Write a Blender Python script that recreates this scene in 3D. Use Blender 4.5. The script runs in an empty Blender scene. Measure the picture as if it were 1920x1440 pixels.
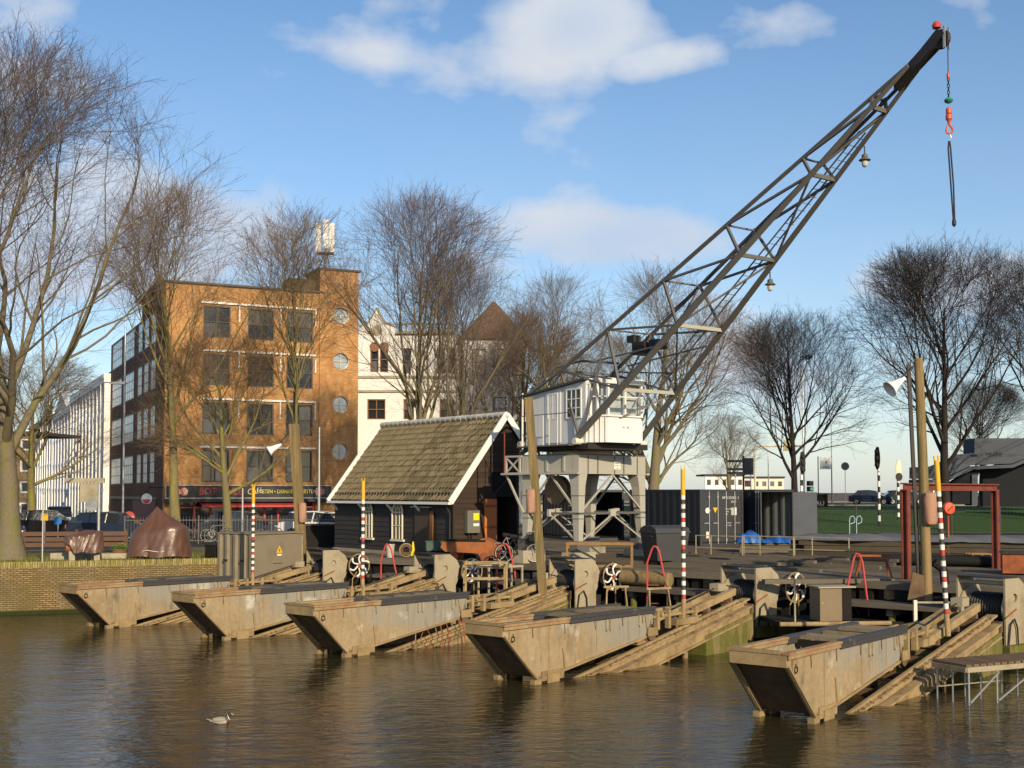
import bpy, math, random
import numpy as np
from mathutils import Vector, Matrix
random.seed(7)
SC = bpy.context.scene
COL = SC.collection
rad = math.radians

# ------------------------------------------------------------------ camera, sky, sun, exposure
EYE = 4.2                                   # eye height over the water
cam_d = bpy.data.cameras.new('camera'); cam = bpy.data.objects.new('camera', cam_d); COL.objects.link(cam)
cam.location = (0, 0, EYE); cam.rotation_euler = (rad(92.5), 0, 0)
cam_d.sensor_width = 36; cam_d.lens = 42.19; cam_d.shift_y = 0.0547
cam_d.clip_start = 0.2; cam_d.clip_end = 6000
SC.camera = cam
SUN_EL = 23.0
SUN_AZ = (0.39, -0.921)                     # horizontal direction towards the sun
SC.view_settings.view_transform = 'Standard'; SC.view_settings.look = 'None'
SC.view_settings.exposure = 0.36; SC.view_settings.gamma = 1.0
SC.cycles.use_denoising = True
SC.cycles.max_bounces = 6; SC.cycles.transparent_max_bounces = 8
SC.cycles.caustics_reflective = False; SC.cycles.caustics_refractive = False

W = bpy.data.worlds.new('World'); SC.world = W; W.use_nodes = True
nt = W.node_tree; nt.nodes.clear()
def N(t, tree=None, **kw):
    n = (tree or nt).nodes.new(t)
    for k, v in kw.items(): setattr(n, k, v)
    return n
def L(a, b, tree=None): (tree or nt).links.new(a, b)
def Mth(op, a, b=None, c=None, clamp=False, tree=None):
    n = N('ShaderNodeMath', tree, operation=op, use_clamp=clamp)
    for i, x in enumerate((a, b, c)):
        if x is None: continue
        if isinstance(x, (int, float)): n.inputs[i].default_value = x
        else: L(x, n.inputs[i], tree)
    return n.outputs[0]
sky = N('ShaderNodeTexSky', sky_type='NISHITA'); sky.sun_disc = False
sky.sun_elevation = rad(SUN_EL); sky.sun_rotation = math.atan2(SUN_AZ[0], SUN_AZ[1])
sky.altitude = 0; sky.air_density = 1.0; sky.dust_density = 0.6; sky.ozone_density = 2.5
tc = N('ShaderNodeTexCoord'); sp = N('ShaderNodeSeparateXYZ'); L(tc.outputs['Generated'], sp.inputs[0])
az = Mth('ARCTAN2', sp.outputs[0], sp.outputs[1]); el = Mth('ARCSINE', sp.outputs[2])
def blob(a0, e0, wa, we, amp):              # one cloud bank: azimuth, elevation, half sizes (degrees)
    x = Mth('DIVIDE', Mth('SUBTRACT', az, rad(a0)), rad(wa)); y = Mth('DIVIDE', Mth('SUBTRACT', el, rad(e0)), rad(we))
    d = Mth('ADD', Mth('MULTIPLY', x, x), Mth('MULTIPLY', y, y))
    return Mth('MULTIPLY', Mth('POWER', 2.718, Mth('MULTIPLY', d, -1.0)), amp)
nz = N('ShaderNodeTexNoise'); nz.inputs['Scale'].default_value = 7; nz.inputs['Detail'].default_value = 5; nz.inputs['Roughness'].default_value = 0.52
mp = N('ShaderNodeMapping'); mp.inputs['Scale'].default_value = (1, 1, 1.7); L(tc.outputs['Generated'], mp.inputs[0]); L(mp.outputs[0], nz.inputs['Vector'])
nz2 = N('ShaderNodeTexNoise'); nz2.inputs['Scale'].default_value = 3.1; nz2.inputs['Detail'].default_value = 3; L(mp.outputs[0], nz2.inputs['Vector'])
cl = None
for b in ((3.3, 21.6, 3.7, 2.1, .95), (1.0, 20.2, 2.2, .9, .5), (6.6, 19.9, 2.8, .9, .62), (-5.8, 20.2, 1.7, .7, .4), (13.4, 20.8, 2.4, 1.5, .38), (6.1, 15.9, 1.4, .6, .22),
          (5.0, 12.0, 5.0, 1.5, 1.05), (-1, 10.4, 8, 1.6, .45), (-18.5, 11.6, 8, 3.0, 1.35), (-11.3, 14.2, 2.2, 1.6, .5), (22, 9.5, 8, 1.6, .55), (12, 5.5, 10, 2.4, .5), (-28, 17, 6, 3, .5), (34, 16, 8, 3, .6), (-75, 20, 16, 6, .7), (80, 22, 18, 6, .7), (150, 18, 22, 6, .7), (-140, 24, 20, 6, .7)):
    v = blob(*b); cl = v if cl is None else Mth('MAXIMUM', cl, v)
nn = Mth('MULTIPLY', Mth('SUBTRACT', nz.outputs[0], .5), 1.7)
dens = Mth('ADD', cl, nn)
dens = Mth('ADD', dens, Mth('MULTIPLY', Mth('SUBTRACT', nz2.outputs[0], .52), .8))
dens = Mth('MULTIPLY', Mth('SUBTRACT', dens, .2), 1.45, clamp=True)
hz = Mth('SUBTRACT', 1.0, Mth('DIVIDE', el, rad(27)), clamp=True)
dens = Mth('MAXIMUM', Mth('MULTIPLY', dens, Mth('SUBTRACT', 3.0, Mth('MULTIPLY', dens, 2.0))), Mth('MULTIPLY', Mth('POWER', hz, 1.6), .55))   # thin milky veil low down
dens = Mth('MULTIPLY', dens, .86)
cc = N('ShaderNodeMix', data_type='RGBA'); L(Mth('MULTIPLY', Mth('SUBTRACT', nz.outputs[0], .35), 2.5, clamp=True), cc.inputs[0])
cc.inputs[6].default_value = (3.6, 4.3, 5.4, 1); cc.inputs[7].default_value = (5.0, 5.1, 5.3, 1)
mx = N('ShaderNodeMix', data_type='RGBA'); L(dens, mx.inputs[0]); L(cc.outputs[2], mx.inputs[7])
sat = N('ShaderNodeHueSaturation'); sat.inputs['Saturation'].default_value = 1.12; L(sky.outputs[0], sat.inputs['Color']); L(sat.outputs[0], mx.inputs[6])
bg = N('ShaderNodeBackground'); bg.inputs['Strength'].default_value = 0.118; L(mx.outputs[2], bg.inputs['Color'])
wo = N('ShaderNodeOutputWorld'); L(bg.outputs[0], wo.inputs[0])

sd = bpy.data.lights.new('sun', 'SUN'); sd.energy = 4.2; sd.angle = rad(0.53); sd.color = (1.0, 0.82, 0.56)
sun = bpy.data.objects.new('sun', sd); COL.objects.link(sun)
h = math.hypot(*SUN_AZ); sv = Vector((SUN_AZ[0]/h*math.cos(rad(SUN_EL)), SUN_AZ[1]/h*math.cos(rad(SUN_EL)), math.sin(rad(SUN_EL))))
sun.rotation_euler = sv.to_track_quat('Z', 'Y').to_euler()

# ------------------------------------------------------------------ survey: pixel sight lines of the 1920 px photograph onto real planes
_p = rad(2.5)
def ray(u, v):
    x, y, f = u - 960, 825 - v, 2250.0
    return (x, f*math.cos(_p) - y*math.sin(_p), f*math.sin(_p) + y*math.cos(_p))
def gp(u, v, z):
    d = ray(u, v); t = (z - EYE)/d[2]; return Vector((d[0]*t, d[1]*t, z))
def vp(u, v, Y):
    d = ray(u, v); t = Y/d[1]; return Vector((d[0]*t, Y, EYE + d[2]*t))

# ------------------------------------------------------------------ mesh builder
class MB:
    def __init__(s): s.v = []; s.f = []
    def add(s, vs, fs):
        o = len(s.v); s.v += [tuple(x) for x in vs]; s.f += [tuple(i + o for i in f) for f in fs]; return s
    def box(s, x0, x1, y0, y1, z0, z1):
        return s.add([(x0,y0,z0),(x1,y0,z0),(x1,y1,z0),(x0,y1,z0),(x0,y0,z1),(x1,y0,z1),(x1,y1,z1),(x0,y1,z1)],
                     [(3,2,1,0),(4,5,6,7),(0,1,5,4),(1,2,6,5),(2,3,7,6),(3,0,4,7)])
    def beam(s, p, q, w, h=None, up=(0,0,1)):
        p, q = Vector(p), Vector(q); h = w if h is None else h
        d = (q-p).normalized(); u = Vector(up)
        if abs(d.dot(u)) > .98: u = Vector((1,0,0)) if abs(d.x) < .9 else Vector((0,1,0))
        a = d.cross(u).normalized()*w/2; b = a.cross(d).normalized()*h/2
        vs = [p-a-b, p+a-b, p+a+b, p-a+b, q-a-b, q+a-b, q+a+b, q-a+b]
        return s.add(vs, [(0,1,2,3),(7,6,5,4),(4,5,1,0),(5,6,2,1),(6,7,3,2),(7,4,0,3)])
    def tube(s, pts, r, n=6, cap=True, closed=False):
        pts = [Vector(p) for p in pts]; m = len(pts); rs = r if isinstance(r, (list, tuple)) else [r]*m
        vs = []; ref = None
        for i, p in enumerate(pts):
            if closed: t = pts[(i+1) % m] - pts[i-1]
            else: t = pts[min(i+1, m-1)] - pts[max(i-1, 0)]
            t.normalize()
            if ref is None: ref = Vector((0,0,1)) if abs(t.z) < .9 else Vector((1,0,0))
            a = (ref - t*ref.dot(t)).normalized(); b = t.cross(a); ref = a
            for k in range(n):
                c = 2*math.pi*k/n; vs.append(p + (a*math.cos(c) + b*math.sin(c))*rs[i])
        fs = []
        for i in range(m if closed else m-1):
            j = (i+1) % m
            for k in range(n): fs.append((i*n+k, i*n+(k+1) % n, j*n+(k+1) % n, j*n+k))
        if cap and not closed: fs += [tuple(range(n))[::-1], tuple((m-1)*n+k for k in range(n))]
        return s.add(vs, fs)
    def lathe(s, prof, n=16, o=(0,0,0), ax='z', wob=None):
        vs = []; m = len(prof)
        for i, (r, z) in enumerate(prof):
            for k in range(n):
                c = 2*math.pi*k/n; rr = r*(wob(c, i/(m-1)) if wob else 1)
                a, b = rr*math.cos(c), rr*math.sin(c)
                q = (a, b, z) if ax == 'z' else ((z, a, b) if ax == 'x' else (a, z, b))
                vs.append((q[0]+o[0], q[1]+o[1], q[2]+o[2]))
        fs = [(i*n+k, i*n+(k+1) % n, (i+1)*n+(k+1) % n, (i+1)*n+k) for i in range(m-1) for k in range(n)]
        fs += [tuple(range(n))[::-1], tuple((m-1)*n+k for k in range(n))]
        return s.add(vs, fs)
    def prism(s, pts, a, b, plane='xz'):
        n = len(pts)
        def P(p, t): return (p[0], t, p[1]) if plane == 'xz' else ((p[0], p[1], t) if plane == 'xy' else (t, p[0], p[1]))
        return s.add([P(p, a) for p in pts] + [P(p, b) for p in pts],
                     [tuple(range(n)), tuple(range(2*n-1, n-1, -1))] + [(i, (i+1) % n, n+(i+1) % n, n+i) for i in range(n)])
    def quad(s, *p): return s.add(p, [tuple(range(len(p)))])
    def holed(s, outer, hc, hr, y0, y1, n=20):      # plate in xz with one round hole, star-shaped round the hole
        ang = sorted([2*math.pi*k/n for k in range(n)] + [math.atan2(p[1]-hc[1], p[0]-hc[0]) % (2*math.pi) for p in outer])
        oo, ii = [], []
        for a in ang:
            c, d = math.cos(a), math.sin(a); best = None
            for i in range(len(outer)):
                x1, z1 = outer[i]; x2, z2 = outer[(i+1) % len(outer)]; ex, ez = x2-x1, z2-z1
                den = c*ez - d*ex
                if abs(den) < 1e-9: continue
                t = ((x1-hc[0])*ez - (z1-hc[1])*ex)/den; w = ((x1-hc[0])*d - (z1-hc[1])*c)/den
                if t > 0 and -1e-6 <= w <= 1+1e-6 and (best is None or t < best): best = t
            best = best or hr*1.5
            oo.append((hc[0]+c*best, hc[1]+d*best)); ii.append((hc[0]+c*hr, hc[1]+d*hr))
        m = len(ang)
        vs = [(p[0], y0, p[1]) for p in oo] + [(p[0], y0, p[1]) for p in ii] + [(p[0], y1, p[1]) for p in oo] + [(p[0], y1, p[1]) for p in ii]
        fs = []
        for i in range(m):
            j = (i+1) % m
            fs += [(i, j, m+j, m+i), (2*m+j, 2*m+i, 3*m+i, 3*m+j), (i, 2*m+i, 2*m+j, j), (m+j, 3*m+j, 3*m+i, m+i)]
        return s.add(vs, fs)
    def mesh(s, name, m=None, smooth=False):
        me = bpy.data.meshes.new(name); me.from_pydata(s.v, [], s.f); me.update()
        if m: me.materials.append(m)
        if smooth:
            me.polygons.foreach_set('use_smooth', [True]*len(me.polygons)); me.set_sharp_from_angle(angle=.7)
        return me
    def build(s, name, m, par=None, smooth=False, loc=None, rz=None):
        o = bpy.data.objects.new(name, s.mesh(name, m, smooth)); COL.objects.link(o)
        if par is not None: o.parent = par
        if loc is not None: o.location = loc
        if rz is not None: o.rotation_euler = (0, 0, rz)
        return o
def tag(o, label=None, cat=None, group=None, kind=None):
    if label: o['label'] = label
    if cat: o['category'] = cat
    if group: o['group'] = group
    if kind: o['kind'] = kind
    return o
def thing(name, label, cat, loc=(0,0,0), rz=0, group=None):
    o = bpy.data.objects.new(name, None); COL.objects.link(o); o.empty_display_size = .3
    o.location = loc; o.rotation_euler = (0, 0, rz); return tag(o, label, cat, group)
def inst(src, par, loc=(0,0,0), rot=(0,0,0), name=None, scale=None):
    o = bpy.data.objects.new(name or src.name.split('.')[0], src.data if hasattr(src, 'data') else src); COL.objects.link(o)
    o.parent = par; o.location = loc; o.rotation_euler = rot
    if scale: o.scale = scale
    return o
def copy_tree(src, par=None):
    c = src.copy(); COL.objects.link(c); c.parent = par
    for ch in list(src.children): copy_tree(ch, c)
    return c
def text(name, s, size, m, par, loc, rot, ext=.004, align='CENTER', sx=1.0):
    cu = bpy.data.curves.new(name, 'FONT'); cu.body = s; cu.size = size; cu.extrude = ext; cu.align_x = align; cu.align_y = 'CENTER'; cu.resolution_u = 2
    t = bpy.data.objects.new(name, cu); me = bpy.data.meshes.new_from_object(t)
    bpy.data.objects.remove(t); me.materials.clear(); me.materials.append(m)
    o = bpy.data.objects.new(name, me); COL.objects.link(o); o.parent = par; o.location = loc; o.rotation_euler = rot; o.scale = (sx, 1, 1)
    return o

# ------------------------------------------------------------------ materials
MATS = {}
def mat(name, col, rough=.7, metal=0.0, var=.25, scale=2.0, bump=0.0, bscale=18.0, col2=None, lo=.45, hi=.6, stretch=(1,1,1), orand=0.0, spec=.5, coat=0.0, col3=None, lo3=.6, hi3=.68, s3=.7):
    if name in MATS: return MATS[name]
    if rough >= .75 and spec == .5: spec = .15
    m = bpy.data.materials.new(name); m.use_nodes = True; t = m.node_tree; b = t.nodes['Principled BSDF']
    b.inputs['Roughness'].default_value = rough; b.inputs['Metallic'].default_value = metal
    b.inputs['Specular IOR Level'].default_value = spec; b.inputs['Coat Weight'].default_value = coat
    tcn = N('ShaderNodeTexCoord', t); oi = N('ShaderNodeObjectInfo', t)
    off = N('ShaderNodeVectorMath', t, operation='ADD'); L(Mth('MULTIPLY', oi.outputs['Random'], 31.0, tree=t), off.inputs[1], t)
    L(tcn.outputs['Object'], off.inputs[0], t)
    mpn = N('ShaderNodeMapping', t); mpn.inputs['Scale'].default_value = stretch; L(off.outputs[0], mpn.inputs[0], t)
    def noise(sc, det=5, ro=.62):
        n = N('ShaderNodeTexNoise', t); n.inputs['Scale'].default_value = sc; n.inputs['Detail'].default_value = det; n.inputs['Roughness'].default_value = ro
        L(mpn.outputs[0], n.inputs['Vector'], t); return n.outputs[0]
    def rng(x, a, c):
        r = N('ShaderNodeMapRange', t); r.inputs[1].default_value = a; r.inputs[2].default_value = c; L(x, r.inputs[0], t); return r.outputs[0]
    def mix(f, a, c, bt='MIX'):
        r = N('ShaderNodeMix', t, data_type='RGBA', blend_type=bt)
        for i, x in ((0, f), (6, a), (7, c)):
            if isinstance(x, (int, float)): r.inputs[i].default_value = x
            elif isinstance(x, tuple): r.inputs[i].default_value = (*x, 1)
            else: L(x, r.inputs[i], t)
        return r.outputs[2]
    c2 = col2 or tuple(max(0, x*(1-var*1.3)) for x in col)
    c = mix(rng(noise(scale), lo, hi) if col2 else noise(scale), col, c2)
    if col3: c = mix(rng(noise(s3, 6), lo3, hi3), c, col3)
    fine = rng(noise(scale*9, 4), .25, .75)
    vn = N('ShaderNodeMath', t, operation='MULTIPLY_ADD'); L(fine, vn.inputs[0], t); vn.inputs[1].default_value = var*.9; vn.inputs[2].default_value = 1-var*.45
    val = vn.outputs[0]
    if orand: val = Mth('MULTIPLY', val, Mth('MULTIPLY_ADD', oi.outputs['Random'], orand, 1-orand/2, tree=t), tree=t)
    hs = N('ShaderNodeHueSaturation', t); L(c, hs.inputs['Color'], t); L(val, hs.inputs['Value'], t)
    L(hs.outputs[0], b.inputs['Base Color'], t)
    if bump:
        bn = N('ShaderNodeBump', t); bn.inputs['Strength'].default_value = min(1, bump); bn.inputs['Distance'].default_value = .02
        L(noise(bscale, 5), bn.inputs['Height'], t); L(bn.outputs[0], b.inputs['Normal'], t)
    rr = N('ShaderNodeMath', t, operation='MULTIPLY_ADD'); L(fine, rr.inputs[0], t); rr.inputs[1].default_value = .2; rr.inputs[2].default_value = rough-.1
    L(rr.outputs[0], b.inputs['Roughness'], t)
    m.diffuse_color = (*col, 1); MATS[name] = m; return m
def brick_mat(name, c1, c2, mortar, bw=.22, bh=.065, mort=.012, dirt=(.1,.06,.03), dirt_amt=.5):
    m = mat(name, c1, .85); t = m.node_tree; b = t.nodes['Principled BSDF']
    for l in list(b.inputs['Base Color'].links) + list(b.inputs['Normal'].links): t.links.remove(l)
    tcn = N('ShaderNodeTexCoord', t); s_ = N('ShaderNodeSeparateXYZ', t); L(tcn.outputs['Object'], s_.inputs[0], t)
    cb = N('ShaderNodeCombineXYZ', t); L(Mth('ADD', s_.outputs[0], s_.outputs[1], tree=t), cb.inputs[0], t); L(s_.outputs[2], cb.inputs[1], t)
    br = N('ShaderNodeTexBrick', t); L(cb.outputs[0], br.inputs['Vector'], t)
    br.inputs['Color1'].default_value = (*c1, 1); br.inputs['Color2'].default_value = (*c2, 1); br.inputs['Mortar'].default_value = (*mortar, 1)
    br.inputs['Scale'].default_value = 1; br.inputs['Brick Width'].default_value = bw; br.inputs['Row Height'].default_value = bh; br.inputs['Mortar Size'].default_value = mort; br.inputs['Bias'].default_value = -.1
    n = N('ShaderNodeTexNoise', t); n.inputs['Scale'].default_value = .9; n.inputs['Detail'].default_value = 7; n.inputs['Roughness'].default_value = .65
    sm = N('ShaderNodeMapping', t); sm.inputs['Scale'].default_value = (1.5, 1.5, .8); L(tcn.outputs['Object'], sm.inputs[0], t); L(sm.outputs[0], n.inputs['Vector'], t)
    r = N('ShaderNodeMapRange', t); r.inputs[1].default_value = .42; r.inputs[2].default_value = .72; r.inputs[4].default_value = dirt_amt; L(n.outputs[0], r.inputs[0], t)
    mxn = N('ShaderNodeMix', t, data_type='RGBA'); L(r.outputs[0], mxn.inputs[0], t); L(br.outputs[0], mxn.inputs[6], t); mxn.inputs[7].default_value = (*dirt, 1)
    L(mxn.outputs[2], b.inputs['Base Color'], t)
    bn = N('ShaderNodeBump', t); bn.inputs['Strength'].default_value = .6; bn.inputs['Distance'].default_value = .01; bn.invert = True
    L(br.outputs['Fac'], bn.inputs['Height'], t); L(bn.outputs[0], b.inputs['Normal'], t)
    return m
def glass_mat(name, col=(.02,.025,.03), rough=.06):
    m = mat(name, col, rough, var=.1, spec=.8); return m
M = {}
def hull_material():
    m = mat('silted_hull_plate', (.325,.25,.15), .8, var=.35, scale=1.1, bump=.5, bscale=24, col2=(.25,.18,.10), lo=.42, hi=.75); t = m.node_tree; b = t.nodes['Principled BSDF']
    src = b.inputs['Base Color'].links[0].from_socket
    tcn = N('ShaderNodeTexCoord', t); oi = N('ShaderNodeObjectInfo', t); s = N('ShaderNodeSeparateXYZ', t); L(tcn.outputs['Object'], s.inputs[0], t)
    av = N('ShaderNodeVectorMath', t, operation='ADD'); L(tcn.outputs['Object'], av.inputs[0], t); L(Mth('MULTIPLY', oi.outputs['Random'], 23.0, tree=t), av.inputs[1], t)
    def nz(sc, st, det=6):
        mp_ = N('ShaderNodeMapping', t); mp_.inputs['Scale'].default_value = st; L(av.outputs[0], mp_.inputs[0], t)
        n = N('ShaderNodeTexNoise', t); n.inputs['Scale'].default_value = sc; n.inputs['Detail'].default_value = det; n.inputs['Roughness'].default_value = .62; L(mp_.outputs[0], n.inputs['Vector'], t); return n.outputs[0]
    def over(base, fac, col):
        x = N('ShaderNodeMix', t, data_type='RGBA'); L(fac, x.inputs[0], t); L(base, x.inputs[6], t); x.inputs[7].default_value = (*col, 1); return x.outputs[2]
    # bare grey steel rubbed clean towards the stern and the gunwale, pale lime patches, dark runs
    g = Mth('ADD', Mth('MULTIPLY', s.outputs[0], .13, tree=t), Mth('MULTIPLY', s.outputs[2], .35, tree=t), tree=t)
    f1 = Mth('MULTIPLY', Mth('SUBTRACT', Mth('ADD', Mth('ADD', g, nz(.9, (1, 1, 1.4)), tree=t), Mth('MULTIPLY', oi.outputs['Random'], .28, tree=t), tree=t), 1.10, tree=t), 4.0, clamp=True, tree=t)
    c = over(src, Mth('MULTIPLY', f1, .85, tree=t), (.26, .25, .215))
    c = over(c, Mth('MULTIPLY', Mth('SUBTRACT', nz(1.1, (1, 1, 1)), .585, tree=t), 8.0, clamp=True, tree=t), (.52, .50, .42))
    c = over(c, Mth('MULTIPLY', Mth('SUBTRACT', nz(1.3, (1.4, 1, .5)), .60, tree=t), 6.0, clamp=True, tree=t), (.085, .075, .06))
    c = over(c, Mth('MULTIPLY', Mth('SUBTRACT', nz(6.0, (2.2, 1, .16)), .53, tree=t), 2.6, clamp=True, tree=t), (.17, .115, .06))
    c = over(c, Mth('MULTIPLY', Mth('SUBTRACT', Mth('ADD', Mth('MULTIPLY', nz(3.0, (1, 1, 1)), .3, tree=t), .06, tree=t), s.outputs[2], tree=t), 9.0, clamp=True, tree=t), (.085, .06, .03))
    L(c, b.inputs['Base Color'], t); return m
M['mud'] = mat('dried_mud_steel', (.32,.235,.12), .85, var=.3, scale=1.3, bump=.5, bscale=26, col2=(.20,.135,.068), lo=.4, hi=.72)
M['hull'] = hull_material()
M['hull_in'] = mat('silted_and_shade_dark_plate', (.16,.105,.06), .85, var=.4, scale=2.5, bump=.4, col2=(.08,.055,.035), lo=.4, hi=.7)  # silted brown, set dark for shade under the bow and between rails
M['rail'] = mat('muddy_rail_beam', (.33,.24,.125), .85, var=.4, scale=2.2, bump=.8, bscale=14, col2=(.18,.12,.06), lo=.45, hi=.7)
M['moss'] = mat('mossy_concrete', (.115,.115,.028), .85, var=.45, scale=1.2, bump=.4, bscale=12, stretch=(2,2,.5), col2=(.22,.175,.085), lo=.46, hi=.64)
M['conc'] = mat('weathered_concrete', (.36,.32,.24), .9, var=.25, scale=1.2, bump=.4, col2=(.24,.2,.13), lo=.45, hi=.7)
M['winch'] = mat('khaki_painted_steel', (.31,.265,.18), .65, var=.25, scale=1.8, bump=.2, col2=(.2,.15,.09), lo=.5, hi=.72)
M['dark'] = mat('dark_steel', (.035,.032,.03), .6, metal=.3, var=.4, scale=4)
M['black'] = mat('black_timber_and_shade', (.022,.02,.018), .85, var=.4, scale=2, bump=.3)  # black timber; on the head wall it also stands in for deep shade
M['white'] = mat('white_paint', (.78,.77,.72), .5, var=.08, scale=2)
M['cream'] = mat('cream_paint', (.72,.66,.52), .55, var=.12, scale=3)
M['rust'] = mat('rust', (.30,.095,.04), .85, var=.4, scale=3, bump=.3, col2=(.16,.06,.035), lo=.4, hi=.7)
M['oxide'] = mat('red_oxide_steel', (.19,.052,.036), .75, var=.3, scale=2.2, col2=(.11,.04,.03), lo=.45, hi=.7)
M['orange'] = mat('orange_lead_paint', (.46,.14,.035), .7, var=.3, scale=2.5, col2=(.26,.09,.04), lo=.5, hi=.72)
M['redp'] = mat('red_paint', (.47,.05,.05), .5, var=.2, scale=5, col2=(.38,.12,.09), lo=.55, hi=.75)
M['yellow'] = mat('yellow_paint', (.75,.42,.02), .5, var=.15, scale=5)
M['grey'] = mat('grey_portal_paint', (.36,.345,.295), .6, var=.22, scale=1.6, col2=(.36,.33,.26), lo=.5, hi=.72, col3=(.30,.2,.11), lo3=.66, hi3=.74, s3=2.2)
M['jib'] = mat('grey_brown_jib_steel', (.125,.117,.108), .6, var=.25, scale=2)
M['galv'] = mat('galvanised_steel', (.42,.43,.43), .45, metal=.5, var=.2, scale=4)
M['wood'] = mat('weathered_timber_post', (.27,.185,.095), .85, var=.5, scale=1.6, bump=.7, bscale=8, stretch=(6,6,.35), col2=(.15,.125,.05), lo=.4, hi=.62)
M['greyplank'] = mat('grey_weathered_planks', (.17,.145,.11), .9, var=.4, scale=2, bump=.4, orand=.5, stretch=(.5,3,3))
M['asphalt'] = mat('asphalt', (.055,.053,.052), .9, var=.3, scale=1.5, bump=.3, bscale=60)
M['yard'] = mat('yard_sand_and_dirt', (.16,.13,.085), .95, var=.4, scale=.35, bump=.7, bscale=6, col2=(.07,.06,.045), lo=.42, hi=.62)
M['glass'] = glass_mat('window_glass')
M['glass_l'] = mat('painted_reflection_glass', (.40,.44,.45), .1, var=.35, scale=.8, spec=.9, orand=.4)  # pale base colour imitates bright sky reflected in the panes
M['tyre'] = mat('tyre_rubber', (.02,.02,.02), .8, var=.2)

# ================================================================== SETTING
ZY = 1.75                                   # yard level over the water
K = 0.84
S_ = Vector((.672, .741, 0)); R_ = Vector((-.741, .672, 0)); SLIP_RZ = math.atan2(.741, .672)
BOWS = [Vector((-14.83, 44.46, 0))*K, Vector((-9.67, 40.94, 0))*K, Vector((-5.02, 36.72, 0))*K, Vector((.63, 31.55, 0))*K, Vector((6.53, 26.26, 0))*K]

def water_material():
    m = bpy.data.materials.new('harbour_water'); m.use_nodes = True; t = m.node_tree; b = t.nodes['Principled BSDF']
    b.inputs['Base Color'].default_value = (.032, .027, .013, 1); b.inputs['Roughness'].default_value = .04; b.inputs['IOR'].default_value = 1.333
    tcn = N('ShaderNodeTexCoord', t)
    def nz(sc, st, det, ro=.55, rot=0):
        mpn = N('ShaderNodeMapping', t); mpn.inputs['Scale'].default_value = st; mpn.inputs['Rotation'].default_value = (0, 0, rot); L(tcn.outputs['Object'], mpn.inputs[0], t)
        n = N('ShaderNodeTexNoise', t); n.inputs['Scale'].default_value = sc; n.inputs['Detail'].default_value = det; n.inputs['Roughness'].default_value = ro; n.inputs['Distortion'].default_value = .4
        L(mpn.outputs[0], n.inputs['Vector'], t); return n.outputs[0]
    a = nz(1.1, (.7, 1.5, 1), 3, .5, .3); c = nz(4.2, (.7, 1.25, 1), 4, .55, -.2); d = nz(.09, (1, 1, 1), 2)
    hgt = Mth('ADD', Mth('MULTIPLY', a, .8, tree=t), Mth('MULTIPLY', c, .5, tree=t), tree=t)
    bn = N('ShaderNodeBump', t); bn.inputs['Distance'].default_value = .066
    L(Mth('MULTIPLY_ADD', Mth('SUBTRACT', d, .35, tree=t), 2.2, .3, clamp=True, tree=t), bn.inputs['Strength'], t)
    L(hgt, bn.inputs['Height'], t); L(bn.outputs[0], b.inputs['Normal'], t)
    return m
w = MB(); n = 24
w.quad((-900, -120, 0), (900, -120, 0), (900, 400, 0), (-900, 400, 0))
tag(w.build('water', water_material()), kind='structure')

EDGE = [(-900, -300), (-60, 24.8), (-10.4, 44.1), (-8.6, 45.4), (-5.6, 45.2), (-1.0, 42.3), (3.4, 39.4), (8.2, 35.0), (13.2, 30.4), (30, 14.6), (400, -330)]
g = MB(); gpts = [(x, y, ZY) for x, y in EDGE] + [(4000, -330, ZY), (4000, 5000, ZY), (-4000, 5000, ZY), (-4000, -300, ZY)]
g.quad(*gpts); tag(g.build('ground', M['yard']), kind='structure')

# --- brick quay wall on the left with a soldier course, stone joints
M['quaybrick'] = brick_mat('quay_brick', (.31,.225,.115), (.19,.135,.065), (.085,.062,.03), .21, .07, .016, dirt=(.11,.085,.03), dirt_amt=.9)
M['soldier'] = mat('mossy_coping_brick', (.30,.25,.10), .9, var=.4, scale=4, bump=.4, col2=(.16,.15,.04), lo=.4, hi=.65, orand=.5)
wl = thing('quay_wall', 'yellow-brown brick quay wall with mossy upright coping course left of the cradles', 'wall', (-10.4, 44.1, 0), math.atan2(44.1-24.8, 49.6))
LW = math.hypot(49.6, 19.3)
MB().box(-LW, 0, 0, .5, -1, ZY-.16).build('brickwork', M['quaybrick'], wl)
b0 = MB().box(-.033, .033, -.015, .25, 0, .21).mesh('coping_brick', M['soldier'])
rb = random.Random(3)
for i in range(118): 
    inst(b0, wl, (-.06-i*.078, rb.uniform(-.012, .012), ZY-.158+rb.uniform(-.008, .008)), (0, rb.uniform(-.03, .03), 0), 'coping_brick')
rest = MB()
for i in range(118, 420): rest.box(-.06-i*.078-.033, -.06-i*.078+.033, -.015, .25, ZY-.158, ZY+.05)
tag(rest.build('coping_course', M['soldier'], wl), kind='stuff')
MB().box(-9.05, -8.99, -.012, .1, 0, ZY-.2).build('white_gauge_strip', M['cream'], wl)
MB().box(-LW, 0, -.10, .0, -1, .12).build('weed_band', mat('dark_water_weed', (.035,.045,.012), .9, var=.4, scale=6, bump=.6), wl)

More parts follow.
